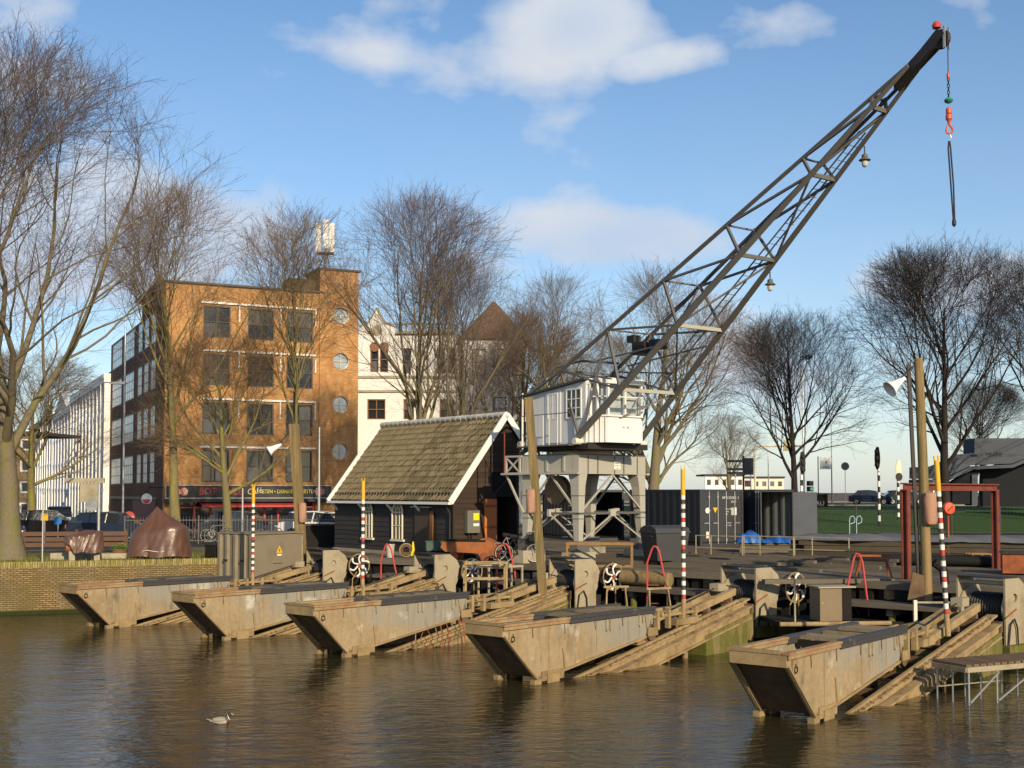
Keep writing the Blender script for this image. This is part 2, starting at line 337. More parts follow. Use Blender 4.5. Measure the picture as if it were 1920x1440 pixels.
# --- timber and steel head wall, black in place of the shaded space under the yard
hw = thing('slip_head_wall', 'shade-black timber sheet wall at the head of the slips under the yard', 'wall', (0, 0, 0))
pl = list(EDGE[2:10])
pm = random.Random(5)
for (x0, y0), (x1, y1) in zip(pl[:-1], pl[1:]):
    ln = math.hypot(x1-x0, y1-y0); k = max(1, int(ln/.5))
    if x0 > 20: k = 1
    for i in range(k):
        a, c = i/k, (i+1)/k - .02
        p = Vector((x0+(x1-x0)*a, y0+(y1-y0)*a, 0)); q = Vector((x0+(x1-x0)*c, y0+(y1-y0)*c, 0))
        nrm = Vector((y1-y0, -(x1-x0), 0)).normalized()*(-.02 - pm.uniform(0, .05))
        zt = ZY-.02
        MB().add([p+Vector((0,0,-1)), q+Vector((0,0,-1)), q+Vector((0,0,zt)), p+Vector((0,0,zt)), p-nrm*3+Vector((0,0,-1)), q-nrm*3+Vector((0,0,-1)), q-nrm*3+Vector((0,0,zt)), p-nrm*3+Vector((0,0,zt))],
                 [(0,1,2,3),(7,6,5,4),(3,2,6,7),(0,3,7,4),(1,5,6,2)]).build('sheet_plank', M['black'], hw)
    if x0 > -8 and x0 < 20:
        MB().beam((x0, y0-.12, ZY-.09), (x1, y1-.12, ZY-.09), .26, .2).build('capping_beam', M['greyplank'], hw)

# --- lawn strip on the quay, street, pavement, grass bank, upper road
gm = mat('winter_grass', (.13,.125,.028), .95, var=.5, scale=1.5, bump=1, bscale=40, col2=(.19,.15,.055), lo=.45, hi=.7)
def sheet(name, pts, m, z): return tag(MB().quad(*[(x, y, z) for x, y in pts]).build(name, m), kind='structure')
dx, dy = .932, .362
sheet('lawn', [(-60, 25.3), (-10.6, 44.55), (-9.4, 47.6), (-13.5, 50.2), (-62, 33)], gm, ZY+.008)
sheet('street', [(-200, 20), (-60, 35.5), (-14, 54), (-9, 59), (0, 66), (2, 74), (-11, 74), (-24, 67), (-130, 300), (-200, 300)], M['asphalt'], ZY+.006)
pv = mat('grey_paving', (.25,.235,.21), .9, var=.25, scale=3, bump=.2)
MB_p = MB().prism([(-22.6, 72.8), (-10.2, 78.8), (-10.6, 81.0), (-22.9, 75.0)], ZY, ZY+.12, 'xy'); tag(MB_p.build('pavement', pv), kind='structure')
# grass bank on the right rising to the road
bm = MB(); nx, ny = 26, 10; rr_ = random.Random(8)
for j in range(ny+1):
    for i in range(nx+1):
        x = 9 + i*4.2; y0_ = 70 - max(0, i-4)*.15; f = j/ny
        y = y0_ + f*44; z = ZY + .05 + 1.15*(f*f*(3-2*f)) + (rr_.uniform(-.03, .03) if 0 < j < ny else 0)
        bm.v.append((x, y, z))
for j in range(ny):
    for i in range(nx): a = j*(nx+1)+i; bm.f.append((a, a+1, a+nx+2, a+nx+1))
gm2 = mat('bank_turf', (.034,.085,.013), .95, var=.5, scale=.6, bump=1, bscale=25, col2=(.055,.085,.018), lo=.4, hi=.7)  # turf kept dark in place of a cast shade on the bank
tag(bm.build('grass_bank', gm2, smooth=True), kind='structure')
UZ = ZY + 1.2
tag(MB().box(-30, 900, 114.2, 150, UZ-2, UZ).build('road', M['asphalt']), kind='structure')
tag(MB().box(-30, 900, 113.2, 114.2, UZ-2, UZ+.1).build('kerb', M['conc']), kind='structure')
tag(MB().box(-30, 900, 150, 158, UZ-2, UZ+.12).build('far_pavement', pv), kind='structure')
# grass blades along the quay edge
gb = MB(); gr = random.Random(4)
for _ in range(5200):
    t = gr.random()*21; d = gr.random()**1.5*3.4
    x, y = -10.6 - t*dx + -dy*(.35+d), 44.5 - t*dy + dx*(.35+d); hgt = gr.uniform(.03, .13); a = gr.random()*6.3; wdt = .012
    c, s = math.cos(a)*wdt, math.sin(a)*wdt; lx, ly = gr.uniform(-.05, .05), gr.uniform(-.05, .05)
    gb.add([(x-c, y-s, ZY), (x+c, y+s, ZY), (x+lx, y+ly, ZY+hgt)], [(0, 1, 2)])
tag(gb.build('grass', mat('grass_blades', (.15,.16,.03), .9, var=.4, scale=1, col2=(.22,.19,.06), lo=.45, hi=.65)), 'short mossy grass along the brick quay edge', 'grass', kind='stuff')

# ================================================================== BUILDINGS
WR = random.Random(77); M['midglass'] = mat('dim_curtained_glass', (.10,.105,.105), .12, var=.4, scale=1.5, spec=.8, orand=1.2)
def win_grid(par, o, ax, w, h, nx, nz, fm, gl, depth=.12, bar=.05, name='window', fr=.08):
    """one window: frame at o (lower-left, local), ax='x' or 'y' wall direction; pane and bars as its sub-parts; faces -y (x) or -x (y)"""
    f = MB(); 
    def bx(mb, a0, a1, z0, z1, d0, d1):
        if ax == 'x': mb.box(o[0]+a0, o[0]+a1, o[1]+d0, o[1]+d1, o[2]+z0, o[2]+z1)
        else: mb.box(o[0]+d0, o[0]+d1, o[1]+a0, o[1]+a1, o[2]+z0, o[2]+z1)
    bx(f, 0, w, 0, fr, -.02, depth); bx(f, 0, w, h-fr, h, -.02, depth); bx(f, 0, fr, fr, h-fr, -.02, depth); bx(f, w-fr, w, fr, h-fr, -.02, depth)
    for i in range(1, nx): bx(f, w*i/nx-bar/2, w*i/nx+bar/2, fr, h-fr, .0, depth-.02)
    for i in range(1, nz): bx(f, fr, w-fr, h*i/nz-bar/2, h*i/nz+bar/2, -.004, depth-.03)
    fo = f.build(name, fm, par)
    for i in range(nx):
        for j in range(nz):
            p = MB(); x0 = w*i/nx; z0 = h*j/nz; x0 += fr if i == 0 else bar/2; z0 += fr if j == 0 else bar/2
            x1 = w*(i+1)/nx - (fr if i == nx-1 else bar/2); z1 = h*(j+1)/nz - (fr if j == nz-1 else bar/2)
            bx(p, x0-.01, x1+.01, z0-.01, z1+.01, depth-.05, depth-.04); p.build('pane', M['midglass'] if (gl is M['glass'] and WR.random() < .3) else gl, fo)
    return fo
def wall_holes(par, name, m, ax, o, w, h, th, holes):
    """wall panel with rectangular openings, built as strips; holes (a0,a1,z0,z1)"""
    zs = sorted({0, h, *[q for hh in holes for q in hh[2:]]}); mb = MB()
    for z0, z1 in zip(zs[:-1], zs[1:]):
        hs = sorted([(a0, a1) for a0, a1, b0, b1 in holes if b0 < (z0+z1)/2 < b1]); a = 0
        for a0, a1 in hs + [(w, w)]:
            if a0 > a:
                if ax == 'x': mb.box(o[0]+a, o[0]+a0, o[1], o[1]+th, o[2]+z0, o[2]+z1)
                else: mb.box(o[0], o[0]+th, o[1]+a, o[1]+a0, o[2]+z0, o[2]+z1)
            a = a1
    return mb.build(name, m, par)
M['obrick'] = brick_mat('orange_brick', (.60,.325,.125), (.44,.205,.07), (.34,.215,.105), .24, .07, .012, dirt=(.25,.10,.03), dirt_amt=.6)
M['dbrick'] = brick_mat('shade_darkened_brick', (.17,.09,.06), (.12,.065,.045), (.11,.075,.055), .24, .07, .010, dirt=(.07,.04,.03), dirt_amt=.5)  # brick of the same building, darkened to paint in the side wall's shade
M['steelframe'] = mat('dark_window_frame', (.05,.05,.05), .5, var=.2)
BA = (-22.05, 76.0, ZY); BRZ = math.atan2(.436, .9)
bb = thing('brick_building', 'four-storey orange brick corner building with round stairwell windows and a bar below', 'building', BA, BRZ)
BANDS = [5.42, 8.52, 11.66, 14.76]; COLS = [(2.36, 4.13), (5.25, 7.02), (7.85, 9.66)]
holes = [(a, c, bnd-2.3, bnd-.22) for bnd in BANDS for a, c in COLS] + [(1.0, 9.9, .12, 1.98)]
wall_holes(bb, 'front_wall', M['obrick'], 'x', (0, 0, 0), 10.08, 15.87, .3, holes)
# stair tower with round windows cut as real openings
tw = MB(); RC = [5.22, 8.4, 11.33, 14.43]; zz = 0
for i, zc in enumerate(RC):
    z1 = (zc + RC[i+1])/2 if i < 3 else 17.48
    tw.holed([(10.08, zz), (12.8, zz), (12.8, z1), (10.08, z1)], (11.56, zc), .56, -.12, .3, 28); zz = z1
tw.box(10.08, 10.38, .301, 3.2, 0, 17.48).box(12.5, 12.8, .301, 3.2, 0, 17.48).box(10.381, 12.499, 2.9, 3.2, 0, 17.48)
tw.build('stair_tower', M['obrick'], bb)
for zc in RC:
    ring = MB(); ring.tube([(11.56+.56*math.cos(a*math.pi/14), -.08, zc+.56*math.sin(a*math.pi/14)) for a in range(28)], .035, 5, closed=True)
    ring.box(11.53, 11.59, -.02, .03, zc-.5, zc+.5).box(11.06, 12.06, -.024, .026, zc-.03, zc+.03)
    f = ring.build('round_window', M['galv'], bb)
    MB().lathe([(.56, .05), (.56, .06)], 24, (11.56, 0, zc), 'y').build('pane', M['glass_l'], f)
for bnd in BANDS:
    MB().box(2.2, 9.85, -.14, -.005, bnd-.1, bnd+.02).build('white_band', M['white'], bb)
    for k, (a, c) in enumerate(COLS): win_grid(bb, (a, .06, bnd-2.3), 'x', c-a, 2.08, 2, 2, M['steelframe'], M['glass'], .16, .05)
for k in range(3):
    x = (4.69, 7.44, 9.82)[k]
    for bnd in BANDS[1:]: MB().box(x-.04, x+.04, -.1, -.005, bnd-1.2, bnd-.105).build('white_strip', M['white'], bb)
MB().box(-.15, 10.5, -.18, .45, 15.87, 15.99).build('parapet_cap', M['steelframe'], bb)
MB().box(9.95, 12.95, -.26, 3.3, 17.48, 17.6).build('tower_cap', M['steelframe'], bb)
# left side
M['sideglass'] = mat('sky_reflection_pane', (.66,.69,.68), .25, var=.3, scale=1.2, spec=.8, orand=.5)  # pale base colour paints in reflected sky and lit curtains
sh = []
for bnd in BANDS:
    for a in (3.6, 6.5, 9.3): sh.append((a, a+1.9, bnd-2.35, bnd-.25))
    for a in (13.0, 19.3): sh.append((a, a+5.4, bnd-2.35, bnd-.25))
sh2 = [(a-.3, c-.3, z0, z1) for a, c, z0, z1 in sh]
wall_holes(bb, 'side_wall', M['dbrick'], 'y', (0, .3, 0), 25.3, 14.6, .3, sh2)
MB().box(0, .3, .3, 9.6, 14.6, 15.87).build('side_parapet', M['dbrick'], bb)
MB().box(-.5, .6, .46, 9.9, 15.872, 15.99).build('eaves', M['steelframe'], bb)
for a, c, z0, z1 in sh: win_grid(bb, (.02, a, z0), 'y', c-a, z1-z0, 2 if c-a < 3 else 5, 3, M['steelframe'], M['sideglass'], .055, .05)
MB().box(.35, 10.0, .35, 25.4, 13.9, 14.3).build('flat_roof', M['asphalt'], bb)
MB().box(8.2, 10.0, .8, 2.6, 14.31, 16.9).build('lift_housing', mat('brown_roof_metal', (.12,.085,.06), .8), bb)
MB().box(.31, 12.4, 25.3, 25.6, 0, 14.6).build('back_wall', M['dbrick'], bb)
# shop front
sf = MB().box(.1, 10.9, -.32, -.005, 2.08, 2.9).build('sign_board', mat('black_sign_board', (.015,.015,.015), .5), bb)
fr_ = MB(); 
for z in (2.06, 2.88): fr_.box(.08, 10.92, -.36, -.3, z, z+.05)
fr_.box(.05, .1, -.36, -.3, 2.06, 2.93).box(10.9, 10.95, -.36, -.3, 2.06, 2.93); fr_.build('sign_frame', M['galv'], bb)
rp = mat('sign_red_letters', (.55,.04,.04), .5); yp = mat('sign_yellow_letters', (.75,.62,.06), .5)
text('sign_letters', 'BOT    NEE', .62, rp, bb, (3.55, -.325, 2.5), (rad(90), 0, 0), sx=.92)
text('sign_script', 'Café', .55, mat('sign_script_paint', (.7,.62,.4), .5), bb, (5.75, -.325, 2.52), (rad(90), rad(-8), 0))
text('sign_small_letters', 'ETEN • DRINKEN • FEESTEN', .36, yp, bb, (8.05, -.325, 2.5), (rad(90), 0, 0), sx=.82)
tr = MB()
for cx, s in ((.75, .26), (1.2, .26), (10.1, .34)): tr.lathe([(s*.2, -.345), (s, -.335), (s, -.33)], 10, (cx, 0, 2.5), 'y')
tr.build('sign_picture', mat('sign_picture_paint', (.6,.35,.3), .6, scale=6, col2=(.45,.05,.05), lo=.45, hi=.55), bb)
MB().box(0, 11.2, -.7, -.005, 1.84, 2.05).build('awning_box', mat('black_awning', (.02,.018,.018), .6), bb)
MB().add([(2.2, -.02, 1.84), (8.4, -.02, 1.84), (8.4, -1.1, 1.62), (2.2, -1.1, 1.62), (2.2, -1.1, 1.5), (8.4, -1.1, 1.5)], [(0, 1, 2, 3), (3, 2, 5, 4)]).build('awning', M['redp'], bb)
sg = MB()
for x in (1.0, 1.95, 3.0, 4.4, 5.4, 6.5, 7.4, 8.6, 9.8): sg.box(x-.06, x+.06, .08, .2, .12, 1.98)
sg.box(1, 9.9, .1, .18, 1.45, 1.53); sg.build('shop_frames', M['redp'], bb)
for x0, x1 in ((1.06, 1.89), (2.01, 2.94), (3.06, 4.34), (4.46, 5.34), (5.46, 6.44), (6.56, 7.34), (7.46, 8.54), (8.66, 9.74)): MB().box(x0, x1, .21, .23, .12, 1.98).build('shop_pane', M['glass'], bb)
MB().box(.4, .9, -.04, -.003, .2, 1.7).build('poster', mat('orange_poster', (.6,.3,.1), .6, scale=4, col2=(.7,.5,.2), lo=.45, hi=.55), bb)
MB().box(-.08, -.005, 2.6, 12.2, .1, 1.9).build('side_shop_front', mat('maroon_shutter', (.16,.02,.02), .6, var=.3, scale=5), bb)
MB().box(-.12, -.005, 2.5, 24, 1.95, 2.15).build('side_cornice', M['steelframe'], bb)
lo_ = thing('round_sign', 'round beer sign with red lower half hanging at the brick corner', 'sign', Vector(BA)+Vector((-.75, -1.0, 0)))
MB().lathe([(.31, -.07), (.33, -.05), (.33, .05), (.31, .07)], 24, (0, 0, 2.05), 'y').build('disc', M['white'], lo_)
MB().prism([(.26*math.cos(a), 2.02+.26*math.sin(a)) for a in [math.pi + i*math.pi/12 for i in range(13)]], -.085, -.075).build('red_half', M['redp'], lo_)
MB().tube([(0, 0, 2.47), (.1, .1, 2.75), (.75, 1.0, 2.75)], .03, 6).build('bracket', M['dark'], lo_)

# antenna on the tower
an = thing('antenna_mast', 'white cellular antenna panels on a mast above the brick tower', 'antenna', Matrix.Rotation(BRZ, 4, 'Z') @ Vector((10.9, 1.2, 0)) + Vector(BA) + Vector((0, 0, 17.6)))
MB().tube([(0, 0, 0), (0, 0, 3.6)], .06, 8).build('pole', M['galv'], an)
for i, (x, y, z) in enumerate(((0, -.2, 1.55), (-.55, .1, 1.35), (.38, .05, 1.35))): MB().box(x-.17, x+.17, y-.09, y+.09, z, z+2.0).build('panel', M['white'], an)
for sx in (-.6, -.2, .3): MB().tube([(sx, 0, 0), (0, 0, 1.5)], .03, 5).build('strut', M['dark'], an)
MB().box(-.6, .5, -.3, .3, 1.2, 1.3).build('platform', M['dark'], an)

# ---- row of white town houses down the street on the left (continue the side wall line)
M['wplaster'] = mat('white_plaster', (.82,.82,.81), .8, var=.12, scale=.8)
M['wgrey'] = mat('pale_grey_plaster', (.70,.70,.71), .8, var=.12, scale=.8)
M['slate'] = mat('slate_roof', (.07,.065,.065), .8, var=.3, scale=2)
M['greyglass'] = mat('grey_reflecting_glass', (.12,.13,.15), .15, var=.2, spec=.8)
def townhouse(label, y0, ln, ht, floors, nwin, wallm, name='town_house', roof=1.6, out=0, ground=True, framem=None, gable=False):
    t = thing(name, label, 'house', Matrix.Rotation(BRZ, 4, 'Z') @ Vector((0, y0, 0)) + Vector(BA), BRZ, 'houses down the street on the left')
    fh = ht/floors; hs = []
    for f in range(floors):
        for i in range(nwin):
            cx = ln*(i+.5)/nwin; ww = min(2.1, ln/nwin*.56); hs.append((cx-ww/2, cx+ww/2, f*fh+.4, f*fh+fh-.38))
    wall_holes(t, 'wall', wallm, 'y', (-out, 0, 0), ln, ht, .3, hs)
    MB().box(-out+.301, 8, 0, .3, 0, ht-.02).build('party_wall', wallm, t)
    for a, c, z0, z1 in hs: win_grid(t, (-out+.02, a, z0), 'y', c-a, z1-z0, 1, 2, framem or M['white'], M['greyglass'], .1, .06)
    for i in range(nwin+1):
        yc = min(max(ln*i/nwin, .22), ln-.22); MB().box(-out-.13, -out-.003, yc-.24, yc+.24, 0, ht-.36).build('pilaster', wallm, t)
    co = MB()
    co.box(-out-.2, .1, -.0, ln+.0, ht, ht+.4); co.box(-out-.16, -out-.003, .02, ln-.02, ht-.35, ht-.003)
    co.build('cornice', M['white'], t)
    for f in range(1, floors): MB().box(-out-.06, -out-.003, .05, ln-.05, f*fh-.1, f*fh+.1).build('string_course', M['white'], t)
    if gable:
        MB().prism([(ln*.2, ht+.402), (ln*.8, ht+.402), (ln*.62, ht+1.6), (ln*.5, ht+2.4), (ln*.38, ht+1.6)], -out-.2, -out+.3, 'yz').build('gable', wallm, t)
    MB().add([(-out+.15, 0, ht+.41), (-out+.15, ln, ht+.41), (4, ln, ht+.4+roof*2), (4, 0, ht+.4+roof*2), (9, ln, ht+.4), (9, 0, ht+.4)], [(0, 1, 2, 3), (3, 2, 4, 5), (0, 3, 5), (1, 4, 2)]).build('roof', M['slate'], t)
    return t
townhouse('tall white plastered house beside the brick building with deep cornice', 25.75, 27, 11.9, 4, 10, M['wplaster'], out=.35)
townhouse('white house with pale grey bands, second from the brick building', 52.9, 20, 11.2, 4, 6, M['wgrey'], gable=True, out=.3)
townhouse('white house with ornate gable and red shutters further down the street', 73.1, 17, 11.6, 4, 5, M['wplaster'], gable=True, framem=M['redp'], out=.35)
townhouse('low modern white house front with flat cornice down the street', 90.3, 28, 9.4, 3, 7, M['wplaster'], roof=.2, out=.3)
townhouse('far white house at the end of the white row', 118.5, 40, 11.6, 4, 9, M['wgrey'], out=.35)
bt = brick_mat('tan_brick', (.33,.215,.115), (.27,.17,.09), (.3,.24,.16), .3, .09, .012)
fb = thing('apartment_block', 'tan brick apartment block with white framed windows at far left edge', 'building', vp(-60, 985, 108) * 1, rad(-8))
fb.location.z = ZY
wall_holes(fb, 'wall', bt, 'x', (0, 0, 0), 6.2, 7.6, .3, [(a, a+1.0, f*1.9+.5, f*1.9+1.55) for f in range(4) for a in (.4, 1.9, 3.4, 4.9)])
for f in range(4):
    for a in (.4, 1.9, 3.4, 4.9): win_grid(fb, (a, .05, f*1.9+.5), 'x', 1.0, 1.05, 1, 1, M['white'], M['glass'], .2, .06, fr=.14)
MB().box(-.2, 6.4, -.3, 8, 7.6, 7.9).build('roof', M['slate'], fb)

# ---- white building with gable and pyramid roof behind the wooden house
wz = 92.0; wo_ = vp(655, 983, wz); wx0 = wo_.x; u2 = lambda u: (u-960)/2250*wz - wx0; vz = lambda v: EYE + (923-v)/2250*wz - ZY
wb = thing('white_building', 'white plastered old building with stepped gable behind the wooden house', 'building', (wx0, wz, ZY), 0)
ar = [(u, v0, v1) for u in (701, 719) for v0, v1 in ((648, 697),)] + [(762, 652, 700), (826, 652, 700), (845, 652, 700)]
hs = [(u2(u)-.32, u2(u)+.32, vz(v1), vz(v0)) for u, v0, v1 in ar] + [(u2(688), u2(722), vz(786), vz(748)), (u2(756), u2(776), vz(786), vz(748)), (u2(824), u2(852), vz(786), vz(748)), (u2(690), u2(720), vz(880), vz(830))]
wwall = mat('sunlit_white_plaster', (.84,.83,.79), .85, var=.2, scale=1.2, bump=.2)
ht_ = vz(625)
wall_holes(wb, 'wall', wwall, 'x', (0, 0, 0), u2(872), ht_, .4, hs)
brf = mat('brown_window_frame', (.23,.10,.045), .6)
for a, c, z0, z1 in hs:
    win_grid(wb, (a, .12, z0), 'x', c-a, z1-z0, 2 if c-a > .8 else 1, 2, brf, M['glass'], .2, .07)
    if z0 > vz(700): MB().lathe([(.36, .02), (.38, .0), (.38, -.02)], 14, ((a+c)/2, 0, z1-.05), 'y').build('arch_head', brf, wb)
MB().prism([(u2(672), ht_), (u2(742), ht_), (u2(738), vz(612)), (u2(722), vz(606)), (u2(705), vz(578)), (u2(690), vz(604)), (u2(675), vz(612))], -.05, .38).build('gable', wwall, wb)
cp_ = MB()
for a, c in (((672, 612), (690, 604)), ((690, 604), (705, 577)), ((705, 577), (722, 605)), ((722, 605), (742, 612))): cp_.beam((u2(a[0]), .15, vz(a[1])+.05), (u2(c[0]), .15, vz(c[1])+.05), .6, .12)
cp_.build('gable_coping', M['conc'], wb)
MB().lathe([(.38, -.07), (.4, -.06), (.4, -.055)], 16, (u2(706), 0, vz(618)), 'y').build('gable_rose', M['conc'], wb)
for v in (706, 733): MB().box(.2, u2(868), -.12, -.004, vz(v)-.09, vz(v)+.09).build('string_course', M['conc'], wb)
MB().box(u2(742)+.01, u2(850), -.3, .5, ht_+.01, ht_+.22).build('cornice', M['conc'], wb)
for i in range(9): MB().box(u2(748)+i*.46, u2(748)+i*.46+.1, .1, .3, ht_+.22, ht_+.75).build('baluster', M['conc'], wb)
MB().box(u2(744), u2(850), .05, .35, ht_+.751, ht_+.86).build('balustrade_rail', M['conc'], wb)
MB().box(u2(742), u2(850), .6, 8, ht_-1, ht_+.1).build('flat_roof', M['slate'], wb)
tx = MB().box(u2(866)+.004, u2(984), -.6, 5, 0, vz(636)); tx.build('tower_wall', wwall, wb)
for u in (886, 925, 960):
    for v0, v1 in ((655, 705), (745, 790)): win_grid(wb, (u2(u), -.62, vz(v1)), 'x', 1.0, vz(v0)-vz(v1), 1, 2, brf, M['glass'], .12, .07)
a, c = u2(860), u2(990); zt = vz(636)
MB().add([(a, -.9, zt), (c, -.9, zt), (c, 5.2, zt), (a, 5.2, zt), ((a+c)/2-.1, 2, vz(556)), ((a+c)/2+.1, 2, vz(556))], [(0, 1, 5, 4), (1, 2, 5), (2, 3, 4, 5), (3, 0, 4)]).build('pyramid_roof', mat('brown_tile_roof', (.19,.12,.075), .85, var=.35, scale=3, bump=.4), wb)

# ---- low pale blocks far behind the containers
for lab, u0, u1, v0, D, m in (('low cream block far behind the dark containers', 1322, 1395, 892, 210, M['wplaster']), ('long pale block far off between the bare street poles', 1396, 1470, 896, 230, M['cream'])):
    p, q = vp(u0, 923, D), vp(u1, 923, D); t = thing('far_block', lab, 'building', (p.x, D, ZY), 0)
    hh = EYE + (923-v0)/2250*D - ZY; nn_ = 5; wd = q.x-p.x
    wall_holes(t, 'wall', m, 'x', (0, 0, 0), wd, hh, .4, [(wd*(i+.2)/nn_, wd*(i+.8)/nn_, hh-1.7, hh-.6) for i in range(nn_)])
    for i in range(nn_): win_grid(t, (wd*(i+.2)/nn_, .1, hh-1.7), 'x', wd*.6/nn_, 1.1, 1, 1, M['white'], M['glass'], .2, .06)
    MB().box(-.2, wd+.2, -.3, 9, hh, hh+.3).build('roof', M['slate'], t)

# ================================================================== TREES (bare winter crowns)
def norm(a): return a/np.maximum(np.linalg.norm(a, axis=-1, keepdims=True), 1e-9)
def ring_mesh(groups):
    """groups: list of (nodes (B,N,3), radii (B,N), sides) -> verts, faces"""
    V, Fq = [], []; off = 0
    for P, Rr, n in groups:
        B, Nn, _ = P.shape
        T = np.empty_like(P); T[:, 1:-1] = P[:, 2:] - P[:, :-2]; T[:, 0] = P[:, 1]-P[:, 0]; T[:, -1] = P[:, -1]-P[:, -2]; T = norm(T)
        ref = np.where(np.abs(T[:, :1, 2:3]) < .9, np.array([0, 0, 1.]), np.array([1., 0, 0]))
        A = norm(np.cross(T, np.broadcast_to(ref, T.shape))); Bv = np.cross(T, A)
        c = 2*np.pi*np.arange(n)/n
        ring = P[:, :, None, :] + Rr[:, :, None, None]*(A[:, :, None, :]*np.cos(c)[None, None, :, None] + Bv[:, :, None, :]*np.sin(c)[None, None, :, None])
        V.append(ring.reshape(-1, 3))
        b = np.arange(B)[:, None, None]; i = np.arange(Nn-1)[None, :, None]; k = np.arange(n)[None, None, :]; k2 = (k+1) % n
        base = off + b*Nn*n
        f = np.stack([base+i*n+k, base+i*n+k2, base+(i+1)*n+k2, base+(i+1)*n+k], -1).reshape(-1, 4); Fq.append(f); off += B*Nn*n
    return np.concatenate(V), np.concatenate(Fq)
def np_mesh(name, V, F, m, smooth=True):
    me = bpy.data.meshes.new(name); nf = len(F)
    me.vertices.add(len(V)); me.vertices.foreach_set('co', V.astype(np.float32).ravel())
    me.loops.add(nf*4); me.loops.foreach_set('vertex_index', F.astype(np.int32).ravel())
    me.polygons.add(nf); me.polygons.foreach_set('loop_start', np.arange(0, nf*4, 4, dtype=np.int32))
    if smooth: me.polygons.foreach_set('use_smooth', np.ones(nf, dtype=bool))
    me.update(calc_edges=True); me.validate(); me.materials.append(m); return me
def grow(rng, P0, D0, Ln, R0, Nn, wander, trop, taper):
    B = len(P0); P = np.empty((B, Nn, 3)); P[:, 0] = P0; d = D0.copy(); st = (Ln/(Nn-1))[:, None]
    for i in range(1, Nn):
        d = norm(d + wander*rng.standard_normal((B, 3)) + np.array([0, 0, trop])); P[:, i] = P[:, i-1] + d*st
    return P, R0[:, None]*(1-(1-taper)*np.linspace(0, 1, Nn)[None, :]**.8)
def spawn(rng, P, Rr, Ln, K, t0, t1, ang, lr, rr, shape):
    B, Nn, _ = P.shape; t = t0 + (t1-t0)*((np.arange(K)[None, :] + rng.random((B, K)))/K); x = t*(Nn-1); i = np.minimum(x.astype(int), Nn-2); f = (x-i)[..., None]
    bi = np.arange(B)[:, None]; pos = P[bi, i]*(1-f) + P[bi, i+1]*f; d = norm(P[bi, i+1]-P[bi, i]); r = Rr[bi, i]*(1-f[..., 0]) + Rr[bi, i+1]*f[..., 0]
    pr = rng.standard_normal((B, K, 3)); pr = norm(pr - d*np.sum(pr*d, -1, keepdims=True)); a = ang*(.7+.6*rng.random((B, K, 1)))
    nd = norm(d*np.cos(a) + pr*np.sin(a))
    ln = Ln[:, None]*lr*(1-shape*t)*(.65+.7*rng.random((B, K)))
    return pos.reshape(-1, 3), nd.reshape(-1, 3), ln.ravel(), np.minimum(r.ravel()*rr, r.ravel()*.9)
def tree_meshes(name, seed, H, fork, r0, barkm, twigm, limbs=12, limb_ang=.6, rx=.36, lean=(0, 0), trop=.05, twig_r=.0048, trunk_top=.8, l2=10, up=.05, wan=.085, n=(8, 4, 2), low=.5, zlow=None):
    """crown fills an egg-shaped envelope: half width rx*H, from zlow to H"""
    rng = np.random.default_rng(seed); big, tw = [], []
    zl0 = zlow if zlow is not None else fork*.9; zc = zl0 + (H-zl0)*.48; R = np.array([rx*H, rx*H, H-zc]); Rl = np.array([rx*H, rx*H, zc-zl0])
    def reach(p, d):                     # distance along d to the envelope
        rr = np.where(d[:, 2:3] > -.1, R, Rl); a = np.sum((d/rr)**2, -1); q = (p-np.array([0, 0, zc]))/rr; b = np.sum(q*d/rr, -1); c = np.sum(q*q, -1)-1
        return (-b+np.sqrt(np.maximum(b*b-a*c, 0)))/a
    P, Rr = grow(rng, np.zeros((1, 3)) - np.array([[0, 0, .15]]), norm(np.array([[lean[0], lean[1], 1.]])), np.array([H*trunk_top]), np.array([r0]), 16, .03, .03, .12)
    Rr[:, 0] *= 1.5; Rr[:, 1] *= 1.08
    big.append((P, Rr, 12)); t0 = fork/(H*trunk_top)
    p, d, l, r = spawn(rng, P, Rr, np.array([H]), limbs, t0, .95, limb_ang, 1.0, .6, 0)
    d = norm(d + np.array([0, 0, .1])); l = np.clip(reach(p, d)*(.78+.2*rng.random(len(p))), 1.0, H*.7); r = np.minimum(r, .019*l+.03)
    P1, R1 = grow(rng, p, d, l, r, 11, wan, up, .16); big.append((P1, R1, 8))
    p, d, l2_, r = spawn(rng, P1, R1, l, l2, .12, 1.0, .62, .5, .55, 0)
    l2_ = np.clip(np.minimum(reach(p, d)*(.7+.35*rng.random(len(p))), .30*H), .6, None); r = np.minimum(r, .011*l2_+.012)
    P2, R2 = grow(rng, p, d, l2_, np.maximum(r, .016), 8, .10, trop, .25); big.append((P2, R2, 5))
    def lay(P_, R_, Lp, k, ln, rad_, nn, sides, ang, w_):
        p, d, l_, r = spawn(rng, P_, R_, Lp, k, .1, 1.0, ang, 1.0, .6, 0); l_ = ln*H/15*(.55+.8*rng.random(len(p)))*np.clip(reach(p, d)/(ln*H/15)+.35, .35, 1.0)
        Pn, Rn = grow(rng, p, d, l_, np.full(len(p), rad_), nn, w_, trop, .55); tw.append((Pn, Rn, sides)); return Pn, Rn, l_
    P3, R3, l3 = lay(P2, R2, l2_, n[0], 1.9, twig_r*1.7, 5, 4, .6, .11)
    P4, R4, l4 = lay(P3, R3, l3, n[1], 1.05, twig_r, 4, 3, .55, .12)
    P5, R5, l5 = lay(P4, R4, l4, n[2], .65, twig_r*.62, 3, 3, .55, .12)
    a = np_mesh(name+'_trunk', *ring_mesh(big), barkm); b = np_mesh(name+'_crown', *ring_mesh(tw), twigm, False)
    return a, b
